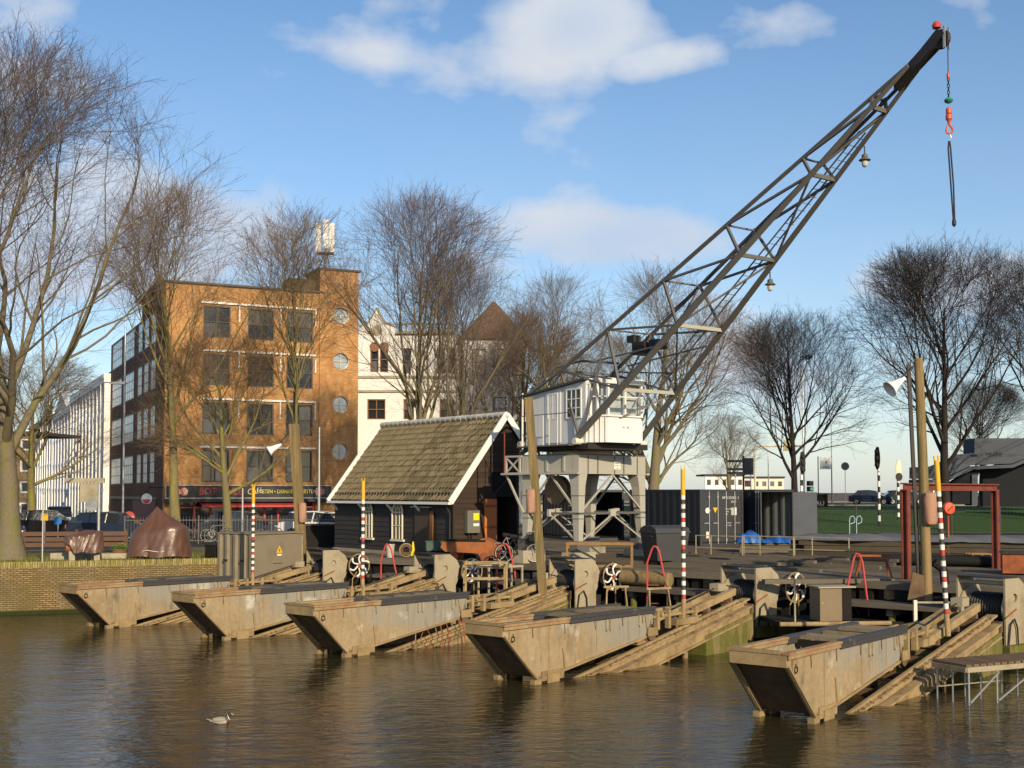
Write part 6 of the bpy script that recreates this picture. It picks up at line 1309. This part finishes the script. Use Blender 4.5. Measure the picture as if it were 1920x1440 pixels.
p = vp(1478, 1030, 47.0); gtp = mat('grey_tarp_plastic', (.13,.135,.142), .6, var=.3, scale=1.5, bump=.3)
g0 = sheet_heap('grey_tarpaulin', 'long torn grey tarpaulin over a timber pile along the yard', (p.x, p.y, ZY+.62), rad(-22), 13.5, 1.6, .22, gtp, 9, nx=120)
t = TH('timber_pile', 'long pile of old timbers under the grey tarpaulin', 'stack', (p.x, p.y, ZY), rad(-22))
for i in range(3):
    for j in range(4): MB().box(.1+.2*((i*3+j*5) % 4), 13.3-.25*((i+j*2) % 3), -.66+.34*j, -.66+.34*j+.3, i*.22, i*.22+.2).build('timber', mat('dark_old_timber', (.085,.07,.05), .9, var=.4, orand=.4), t)
p = gp(1600, 1060, ZY)
for i in range(3):
    q = p + R_*(.3) + S_*(.5+.38*i); t = TH('black_pipe', ['front black pipe of three lying behind the rusty frame', 'middle black pipe of three lying behind the rusty frame', 'rear black pipe of three lying behind the rusty frame'][i], 'pipe', (q.x, q.y, ZY+.2), math.atan2(-R_.y, -R_.x)+rad(18), 'black pipes on the yard'); MB().lathe([(.02, 0), (.16, 0), (.16, 6.5), (.02, 6.5)], 14, ax='x').build('pipe', M['tyre'], t, True)
# rusty frame
fl_, fr2 = gp(1700, 1086, ZY), gp(1868, 1066, ZY); d = fr2-fl_; hgt = 2.7
t = TH('rusty_portal', 'rust-red steel portal frame standing on the yard at right', 'frame', fl_, math.atan2(d.y, d.x)); ln = d.length
for x in (0, ln): MB().box(x-.1, x+.1, -.1, -.06, 0, hgt-.2).box(x-.1, x+.1, .06, .1, 0, hgt-.2).box(x-.02, x+.02, -.06, .06, 0, hgt-.2).build('upright', M['oxide'], t)
MB().box(-.12, ln+.12, -.1, .1, hgt-.2, hgt-.16).box(-.12, ln+.12, -.02, .02, hgt-.16, hgt-.02).box(-.12, ln+.12, -.1, .1, hgt-.02, hgt+.02).build('crossbeam', M['oxide'], t)
p = gp(1880, 1078, ZY); t = TH('rusty_tank', 'rust-brown steel tank at the right edge behind the last winch', 'tank', p, rad(-20)); MB().box(0, 2.4, 0, 1.0, .05, .62).build('body', M['rust'], t); MB().box(-.05, 2.45, -.05, 1.05, .62, .68).build('rim', M['dark'], t)
p = gp(1815, 1052, ZY); t = TH('timber_crate', 'small open timber pallet crate by the rusty frame', 'crate', p+Vector((0, 0, .02)), rad(5))
for i in range(3): MB().box(0, .75, -.3+.25*i, -.3+.25*i+.1, .0, .06).box(0, .75, -.3+.25*i, -.3+.25*i+.1, .22, .26).build('slat', orb, t)
for x in (0, .35, .68): MB().box(x, x+.07, -.3, .3, .06, .22).build('bearer', orb, t)
p = gp(1786, 1052, ZY); t = TH('lifebuoy_case', 'round orange-red lifebuoy case on a post behind the striped mast', 'lifebuoy', p+Vector((.3, 1.2, 0)), rad(10)); MB().box(-.03, .03, -.02, .04, 0, 1.75).build('post', M['rust'], t)
MB().lathe([(.05, -.16), (.2, -.14), (.235, -.08), (.235, -.02), (.2, 0)], 22, (0, 0, 1.86), 'y').build('case', mat('orange_red_plastic', (.75,.09,.03), .4), t, True); MB().beam((-.1, -.17, 1.78), (.1, -.17, 1.95), .03).build('grip', M['oxide'], t)
for i, u in enumerate((1593, 1606)):
    p = vp(u, 995, 66); t = TH('bicycle_stand', ['left pale blue bicycle hoop at the foot of the bank', 'right pale blue bicycle hoop at the foot of the bank'][i], 'bike stand', (p.x, 66, ZY)); MB().tube([(0, 0, 0), (0, 0, .95), (.05, 0, 1.12), (.2, 0, 1.16), (.3, 0, 1.0), (.27, 0, .8), (.05, 0, .72)], .025, 6).build('hoop', mat('pale_blue_paint', (.4,.55,.6), .5), t)

# ================================================================== STREET THINGS
def car(label, p, rz, col, name='parked_car', est=False, group='parked cars'):
    t = TH(name, label, 'car', p, rz, group); L_, W_ = 4.2, 1.74
    pm_ = mat('car_paint_%s' % col, {'dark': (.018,.03,.055), 'blue': (.02,.06,.19), 'slate': (.04,.055,.075), 'white': (.7,.71,.72), 'black': (.01,.01,.012), 'silver': (.36,.37,.38), 'red': (.35,.03,.03)}[col], .22, var=.05, coat=.6)
    low = [(0, .35), (.02, .62), (.25, .82), (1.0, .93), (L_-.45, .98), (L_-.06, .9), (L_, .55), (L_-.03, .3), (.1, .25)]
    def loft(prof, ws):
        mb = MB(); n = len(prof)
        for s in (-1, 1):
            for (x, z), w in zip(prof, ws): mb.v.append((x-L_/2, s*w/2, z))
        mb.f += [tuple(range(n))[::-1], tuple(range(n, 2*n))] + [(i, (i+1) % n, n+(i+1) % n, n+i) for i in range(n)]; return mb
    loft(low, [W_*.86, W_*.92, W_*.96, W_, W_, W_*.95, W_*.9, W_*.88, W_*.9]).build('body', pm_, t, True)
    tl = L_-.5 if est else L_-.75
    gh = [(.85, .92), (1.55, 1.38), (2.3, 1.46), (tl-.15, 1.42), (tl+.4, .97)]
    g = loft(gh, [W_*.92, W_*.78, W_*.76, W_*.78, W_*.9]).build('glasshouse', M['glass'], t, True)
    loft([(1.5, 1.37), (1.56, 1.42), (2.3, 1.50), (tl-.1, 1.46), (tl-.05, 1.40), (2.3, 1.45)], [W_*.79]*6).build('roof', pm_, g, True)
    for xx, zz in ((2.35, 0), (3.1, 0)): 
        for s in (-1, 1): MB().beam((xx-L_/2, s*W_*.465, .94), (xx-.08-L_/2, s*W_*.395, 1.42), .05, .08, up=(0, 1, 0)).build('pillar', pm_, g)
    for x in (.78, L_-.78):
        for s in (-1, 1):
            w_ = MB().lathe([(.1, -.1), (.31, -.09), (.32, 0), (.31, .09), (.1, .1)], 18, (x-L_/2, s*(W_/2-.09), .32), 'y').build('wheel', M['tyre'], t, True); MB().lathe([(.05, -.02), (.19, 0), (.19, .02)], 12, (x-L_/2, s*(W_/2-.0)-.01, .32), 'y').build('rim', M['galv'], w_)
    for s in (-1, 1): MB().box(-L_/2-.005, -L_/2+.2, s*.62-.17, s*.62+.17, .62, .76).build('headlight', mat('headlight_glass', (.75,.76,.78), .1), t); MB().box(L_/2-.12, L_/2+.005, s*.66-.14, s*.66+.14, .68, .86).build('tail_light', M['redp'], t)
    MB().box(-L_/2-.012, -L_/2+.03, -.26, .26, .42, .53).build('number_plate', mat('plate_yellow', (.7,.55,.08), .5), t); return t
def cz(u, D, z): q = vp(u, 923, D); return (q.x, D, z)
car('dark hatchback parked on the road above the grass bank', cz(1632, 121, UZ), rad(160), 'dark')
car('slate blue car behind the dark hatchback on the upper road', cz(1695, 123, UZ), rad(175), 'slate', est=True)
car('bright blue car on the upper road seen through the rusty frame', cz(1806, 118, UZ+.1), rad(150), 'blue')
car('black van-like car at the right of the slate car on the upper road', cz(1750, 124, UZ), rad(178), 'black', est=True)
car('dark car behind the bench planks on the left street', cz(88, 66, ZY), rad(200), 'black')
car('blue-black car between the two tarpaulins on the street', cz(212, 60, ZY), rad(188), 'dark', est=True)
car('dark car at the left edge behind the quay tree', cz(2, 55, ZY), rad(120), 'dark')
car('pale silver car behind the railing left of the house', cz(604, 62, ZY), rad(170), 'white', est=True)
car('small dark car at the far end of the white street', cz(112, 84, ZY), rad(110), 'black')
car('dark green-black car behind the cabinet by the bar', cz(455, 62.5, ZY), rad(175), 'slate')
p = vp(601, 1040, 54.5); t = TH('black_skip', 'low black container box beside the left end of the house', 'container', (p.x, p.y, ZY), rad(12)); MB().prism([(-1.1, 0), (1.0, 0), (1.1, .95), (-1.1, .95)], -.5, .5).build('body', M['black'], t); MB().box(-1.16, 1.16, -.56, .56, .95, 1.02).build('rim', M['dark'], t)

def street_lamp(label, u, D, vtop, z0, arm=1.2, head=True, r=.07, adir=-1, col='galv'):
    p = cz(u, D, z0); hh = EYE + (923-vtop)/2250*D - z0; t = TH('street_lamp', label, 'street lamp', p, 0, 'street lamps')
    MB().tube([(0, 0, 0), (0, 0, hh*.5), (0, 0, hh)], [r, r*.85, r*.6], 8).build('pole', M[col], t)
    if head: MB().tube([(0, 0, hh-.02), (adir*arm*.5, 0, hh+.05), (adir*arm, 0, hh+.02)], r*.45, 6).build('arm', M[col], t); MB().box(min(adir*arm, adir*(arm+.7)), max(adir*arm, adir*(arm+.7)), -.14, .14, hh-.04, hh+.06).build('head', M['galv'], t)
    return t
l1 = street_lamp('tall grey street lamp in front of the white houses', 186, 57, 718, ZY, .5, adir=1)
MB().box(-1.6, .25, -.06, .06, 2.55+.35, 2.78+.35).build('sign_arm', M['conc'], l1); MB().box(-.9, -.02, -.03, .03, 2.0, 2.88).build('sign_panel', M['conc'], l1); MB().lathe([(.3, -.03), (.31, 0), (.3, .03)], 20, (-.32, -.1, 1.85), 'y').build('round_sign_back', M['galv'], l1)
street_lamp('slim light pole right of the bar sign', 598, 66, 800, ZY, head=False, col='galv', r=.08)
street_lamp('white pole in front of the bar left of the striped mast', 455, 58, 915, ZY, head=False, r=.06)
street_lamp('white light pole in front of the shaded brick side wall', 231, 72, 590, ZY, head=False, r=.07)
street_lamp('far thin light pole with small head right of the signboard', 1560, 125, 795, UZ, .9, adir=1, r=.06)
def disc_sign(label, u, v, D, z0, r, m, bar=True, sq=False, m2=None):
    p = cz(u, D, z0); hh = EYE + (923-v)/2250*D - z0; t = TH('road_sign', label, 'sign', p, 0, 'road signs'); MB().lathe([(.03, 0), (.03, hh+r)], 6).build('pole', M['galv'], t)
    if sq: MB().box(-r, r, -.06, -.035, hh-r, hh+r).build('plate', m, t)
    else: MB().lathe([(r*.97, -.06), (r, -.05), (r, -.035)], 22, (0, 0, hh), 'y').build('plate', m, t)
    if bar: MB().box(-r*.75, r*.75, -.072, -.062, hh-r*.17, hh+r*.17).build('white_bar', M['white'], t)
disc_sign('no-entry sign at the left edge beside the quay tree', 5, 975, 50, ZY, .42, M['redp']); disc_sign('no-entry sign in front of the brick side wall', 243, 970, 64, ZY, .33, M['redp'])
disc_sign('small blue square parking sign among the white houses', 110, 976, 62, ZY, .19, mat('blue_sign', (.03,.22,.6), .5), False, True); disc_sign('small yellow street sign left of the covered tank', 85, 969, 56, ZY, .16, M['yellow'], False, True)
disc_sign('round grey sign back on a pole by the upper road', 1585, 874, 112, UZ, .38, M['jib'], False)
# traffic lights
def traffic_light(label, u, vb, vt, D, z0, kind='front', rz=0):
    p = cz(u, D, z0); z1, z2 = EYE+(923-vb)/2250*D-z0, EYE+(923-vt)/2250*D-z0; t = TH('traffic_light', label, 'traffic light', p, rz, 'traffic lights'); hh = z2-z1
    for i in range(10):
        a, b = z1*i/10, z1*(i+1)/10; MB().lathe([(.09, a), (.09, b)], 10).build('pole_band', M['white'] if i % 2 else M['dark'], t)
    MB().lathe([(.06, z1), (.06, z2)], 8).build('pole', M['white'], t)
    bdy = MB().prism([(.17*hh*math.cos(a*.2618), (z1+z2)/2+hh*.52*math.sin(a*.2618)) for a in range(24)], -.12, -.09).build('backboard', M['dark'] if kind != 'back' else M['cream'], t)
    if kind != 'back':
        for i in range(3): z = z1+hh*(.2+.3*i); MB().lathe([(.13, -.24), (.15, -.22), (.15, -.121)], 14, (0, 0, z), 'y').build('visor', M['dark'], bdy); MB().lathe([(.02, -.16), (.12, -.15), (.12, -.13)], 12, (0, 0, z), 'y').build('lens', mat('dark_lens_%d' % i, [(.02,.1,.06), (.15,.1,.02), (.15,.02,.02)][i], .2), bdy)
    else: MB().lathe([(.1, -.14), (.3, -.14), (.3, -.12)], 14, (0, 0, z1+.12), 'y').build('rear_case', M['dark'], bdy)
traffic_light('black three-light signal in front of the dark tree', 1503, 889, 847, 74, ZY+.06, rz=.5); traffic_light('three-light signal seen from the side above the dark hatchback', 1648, 880, 838, 80, ZY+.15, rz=-1.1)
traffic_light('pale back of a signal beside the tall lamp post', 1684, 897, 862, 88, ZY+.35, 'back', rz=.3)
t = thing('pedestrian_signal', 'small two-light pedestrian signal on black-white striped pole', 'traffic light', cz(1518, 72, ZY+.05), .4, 'traffic lights')
for i in range(10): MB().lathe([(.1, i*.24), (.1, i*.24+.24)], 10).build('pole_band', M['white'] if i % 2 else M['dark'], t)
for i in range(2): b_ = MB().box(-.14, .14, -.2, .1, 2.45+i*.34, 2.75+i*.34).build('lamp_case', M['dark'], t); MB().lathe([(.02, -.23), (.1, -.22), (.1, -.201)], 12, (0, 0, 2.6+i*.34), 'y').build('lens', mat('green_lit_lens', (.05,.35,.25), .2) if i == 0 else M['tyre'], b_)
t = thing('signboard', 'white square signboard on two thin poles above the upper road', 'sign', cz(1549, 116, UZ), 0); hh = EYE+(923-868)/2250*116-UZ
for x in (-.75, .55): MB().lathe([(.05, 0), (.05, hh+.65)], 8, (x, 0, 0)).build('pole', M['jib'], t)
bd_ = MB().box(-.58, .52, -.1, -.02, hh-.6, hh+.55).build('board', M['white'], t); MB().prism([(-.1, hh), (.06, hh-.05), (.1, hh+.3), (.0, hh+.2)], -.115, -.101).build('emblem', M['jib'], bd_); MB().box(-.3, .3, -.112, -.101, hh-.42, hh-.34).build('text_line', M['jib'], bd_)
t = thing('sign_gantry', 'white pipe gantry with yellow sign behind the containers', 'gantry', cz(1416, 110, UZ-.4), 0); hh = EYE+(923-836)/2250*110-(UZ-.4); w_ = 66/2250*110
MB().tube([(0, 0, 0), (0, 0, hh-.1), (.1, 0, hh), (w_+1.2, 0, hh)], .1, 8).build('pipe', M['cream'], t, True); MB().box(w_-.6, w_+.1, -.12, -.02, hh-.45, hh+.5).build('sign_panel', mat('pale_yellow_sign', (.7,.62,.25), .5), t)
for i, (u, vt) in enumerate(((1379, 850), (1408, 838), (1441, 840))): street_lamp(['white flagpole left of the pipe gantry', 'white flagpole beside the dark direction sign', 'white flagpole under the pipe gantry'][i], u, 116, vt, UZ-.3, head=False, r=.07, col='white')
street_lamp('tall white light mast behind the dark bare tree', 1507, 118, 690, UZ, head=False, r=.13, col='white')
t = thing('direction_sign', 'dark stacked direction signs above the container roof', 'sign', cz(1394, 96, ZY), 0); MB().lathe([(.07, 0), (.07, 5.4)], 8).build('pole', M['dark'], t)
for z, a, b in ((4.85, -1.3, .1), (4.2, -1.3, .1), (3.9, -1.3, .1)): MB().box(a, b, -.1, -.04, z, z+.2).build('sign_blade', M['jib'], t)
MB().box(.0, .8, -.12, -.03, 3.85, 5.2).build('sign_panel', mat('dark_navy_panel', (.02,.025,.05), .5), t); MB().box(.1, .55, -.1, -.03, 2.9, 3.4).build('pink_panel', mat('pink_panel', (.45,.18,.25), .6), t)
t = thing('graffiti_hut', 'small black hut with pale graffiti by the upper road', 'hut', cz(1530, 108, UZ-.3), .15); MB().box(-1.1, 1.1, 0, 1.5, 0, 1.35).build('wall', M['black'], t); MB().add([(-1.2, -.15, 1.5), (1.25, -.15, 1.36), (1.25, 1.6, 1.36), (-1.2, 1.6, 1.5), (-1.2, -.15, 1.6), (1.25, -.15, 1.44), (1.25, 1.6, 1.44), (-1.2, 1.6, 1.6)], [(3,2,1,0),(4,5,6,7),(0,1,5,4),(1,2,6,5),(2,3,7,6),(3,0,4,7)]).build('roof', M['dark'], t)
text('graffiti', 'SMAU', .6, mat('grey_graffiti', (.3,.31,.32), .7), t, (.0, -.01, .55), (rad(90), 0, 0))
# footbridge stairs
D = 98.0; U = lambda u, v: vp(u, v, D); fg = mat('shade_toned_concrete_stair', (.085,.096,.115), .85, var=.15, scale=.6)  # concrete darkened and blued to carry the shade on the stairs
t = thing('footbridge', 'grey concrete footbridge stairs with graffiti at right', 'bridge', (0, D, 0), 0)
def pz(pts): return [(U(u, v).x, U(u, v).z) for u, v in pts]
for y, nm in ((0, 'parapet'), (2.4, 'rear_parapet')): MB().prism(pz([(1725, 875), (1762, 874), (1816, 850), (1886, 846), (1925, 828), (1990, 795), (1990, 828), (1925, 858), (1897, 869), (1822, 872), (1768, 897), (1725, 897)]), y, y+.25).build(nm, fg, t)
MB().prism(pz([(1725, 899), (1768, 899), (1822, 874), (1897, 871), (1990, 830), (1990, 838), (1898, 877), (1824, 880), (1770, 905), (1725, 905)]), -.15, 2.8).build('stair_slab', fg, t)
MB().prism(pz([(1790, 905), (1830, 878), (1842, 882), (1834, 905), (1834, 945), (1790, 945)]), .5, 1.6).build('pier', mat('shade_dark_concrete', (.02,.022,.026), .9), t); MB().prism(pz([(1858, 878), (1990, 838), (1990, 950), (1858, 950)]), 1.7, 2.3).build('rear_wall', mat('shade_dark_concrete', (.02,.022,.026), .9), t)  # near-black concrete carries the shade beneath the stairs
MB().prism(pz([(1858, 818), (1990, 818), (1990, 850), (1858, 850)]), 3.5, 6).build('lift_tower', fg, t); MB().prism(pz([(1825, 890), (1836, 890), (1836, 948), (1825, 948)]), .3, 1.9).build('column', fg, t)
gt = U(1864, 853); text('graffiti', 'MEAMP', .42, mat('black_spray', (.02,.02,.025), .8), t, (gt.x, -.006, gt.z), (rad(90), rad(2), 0)); MB().prism(pz([(1818, 853), (1832, 851), (1833, 856), (1820, 857)]), -.006, -.001).build('spray_patch', mat('black_spray', (.02,.02,.025), .8), t)
p = U(1868, 956); t = thing('kiosk', 'small kiosk with lit cream end wall and red-white poster at right edge', 'kiosk', (p.x, D-7, UZ-.35), -.35); MB().box(0, 2.6, 0, 2.2, 0, 2.75).build('wall', mat('kiosk_grey', (.12,.125,.13), .8), t); MB().box(1.35, 3.2, -.06, -.003, 0, 2.7).build('end_wall', mat('kiosk_cream', (.5,.46,.33), .8), t); MB().box(-.15, 3.3, -.2, 2.4, 2.75, 2.86).build('roof', M['conc'], t)
po = MB().box(1.6, 2.4, -.08, -.062, 1.35, 2.45).build('poster', mat('red_poster', (.42,.05,.07), .6), t); MB().box(1.68, 2.0, -.09, -.081, 1.55, 2.25).build('poster_text_block', M['white'], po); MB().lathe([(.12, -.09), (.12, -.081)], 14, (2.2, 0, 1.9), 'y').build('poster_disc', M['white'], po)

# ================================================================== DUCK
def duck(p, rz):
    t = TH('mallard_duck', 'mallard drake with dark head swimming left of the second cradle', 'duck', p, rz)
    ring = [(-.25, .05, .005, .005), (-.20, .055, .03, .02), (-.13, .05, .075, .05), (-.02, .045, .10, .075), (.08, .05, .09, .075), (.135, .075, .06, .06), (.15, .12, .035, .036), (.155, .155, .034, .036), (.165, .18, .042, .042), (.185, .195, .04, .038), (.21, .19, .022, .02), (.245, .18, .018, .008), (.262, .176, .006, .003)]
    mb = MB(); n = 14; ax = []
    for i, (x, z, w, h_) in enumerate(ring):
        a = ring[max(0, i-1)]; b = ring[min(len(ring)-1, i+1)]; d = Vector((b[0]-a[0], 0, b[1]-a[1])).normalized(); nrm = Vector((-d.z, 0, d.x))
        for k in range(n): c = 2*math.pi*k/n; q = Vector((x, 0, z)) + nrm*(h_*math.sin(c)) + Vector((0, w*math.cos(c), 0)); mb.v.append(tuple(q))
    for i in range(len(ring)-1):
        for k in range(n): mb.f.append((i*n+k, i*n+(k+1) % n, (i+1)*n+(k+1) % n, (i+1)*n+k))
    mb.f += [tuple(range(n)), tuple((len(ring)-1)*n+k for k in range(n))[::-1]]
    m = bpy.data.materials.new('mallard_plumage'); m.use_nodes = True; nt_ = m.node_tree; bs = nt_.nodes['Principled BSDF']; bs.inputs['Roughness'].default_value = .6
    tcn = N('ShaderNodeTexCoord', nt_); sx = N('ShaderNodeSeparateXYZ', nt_); L(tcn.outputs['Object'], sx.inputs[0], nt_)
    rp2 = N('ShaderNodeValToRGB', nt_); L(Mth('MULTIPLY_ADD', sx.outputs[2], 1.0, Mth('MULTIPLY', sx.outputs[0], 2.0, tree=nt_), tree=nt_), rp2.inputs[0], nt_); rp2.color_ramp.interpolation = 'CONSTANT'
    e = rp2.color_ramp.elements; e[0].position = 0; e[0].color = (.36, .32, .27, 1); e[1].position = .27; e[1].color = (.10, .05, .03, 1)
    for pos, c in ((.415, (.7, .7, .7, 1)), (.445, (.012, .03, .02, 1)), (.62, (.45, .36, .05, 1))): q = e.new(pos); q.color = c
    L(rp2.outputs[0], bs.inputs['Base Color'], nt_)
    mb.build('body', m, t, True)
    for s in (-1, 1): MB().lathe([(.005, -.17), (.03, -.1), (.045, 0), (.03, .09), (.005, .12)], 10, (-.02, s*.075, .085), 'x').build('wing', mat('grey_brown_feathers', (.33,.29,.24), .8), t, True)
    MB().add([(-.2, -.03, .065), (-.2, .03, .065), (-.31, .02, .1), (-.31, -.02, .1), (-.25, 0, .085)], [(0, 1, 4), (1, 2, 4), (2, 3, 4), (3, 0, 4)]).build('tail', M['white'], t)
duck(gp(415, 1356, 0), rad(8)); bpy.data.objects['mallard_duck'].scale = (.85, .85, .85)
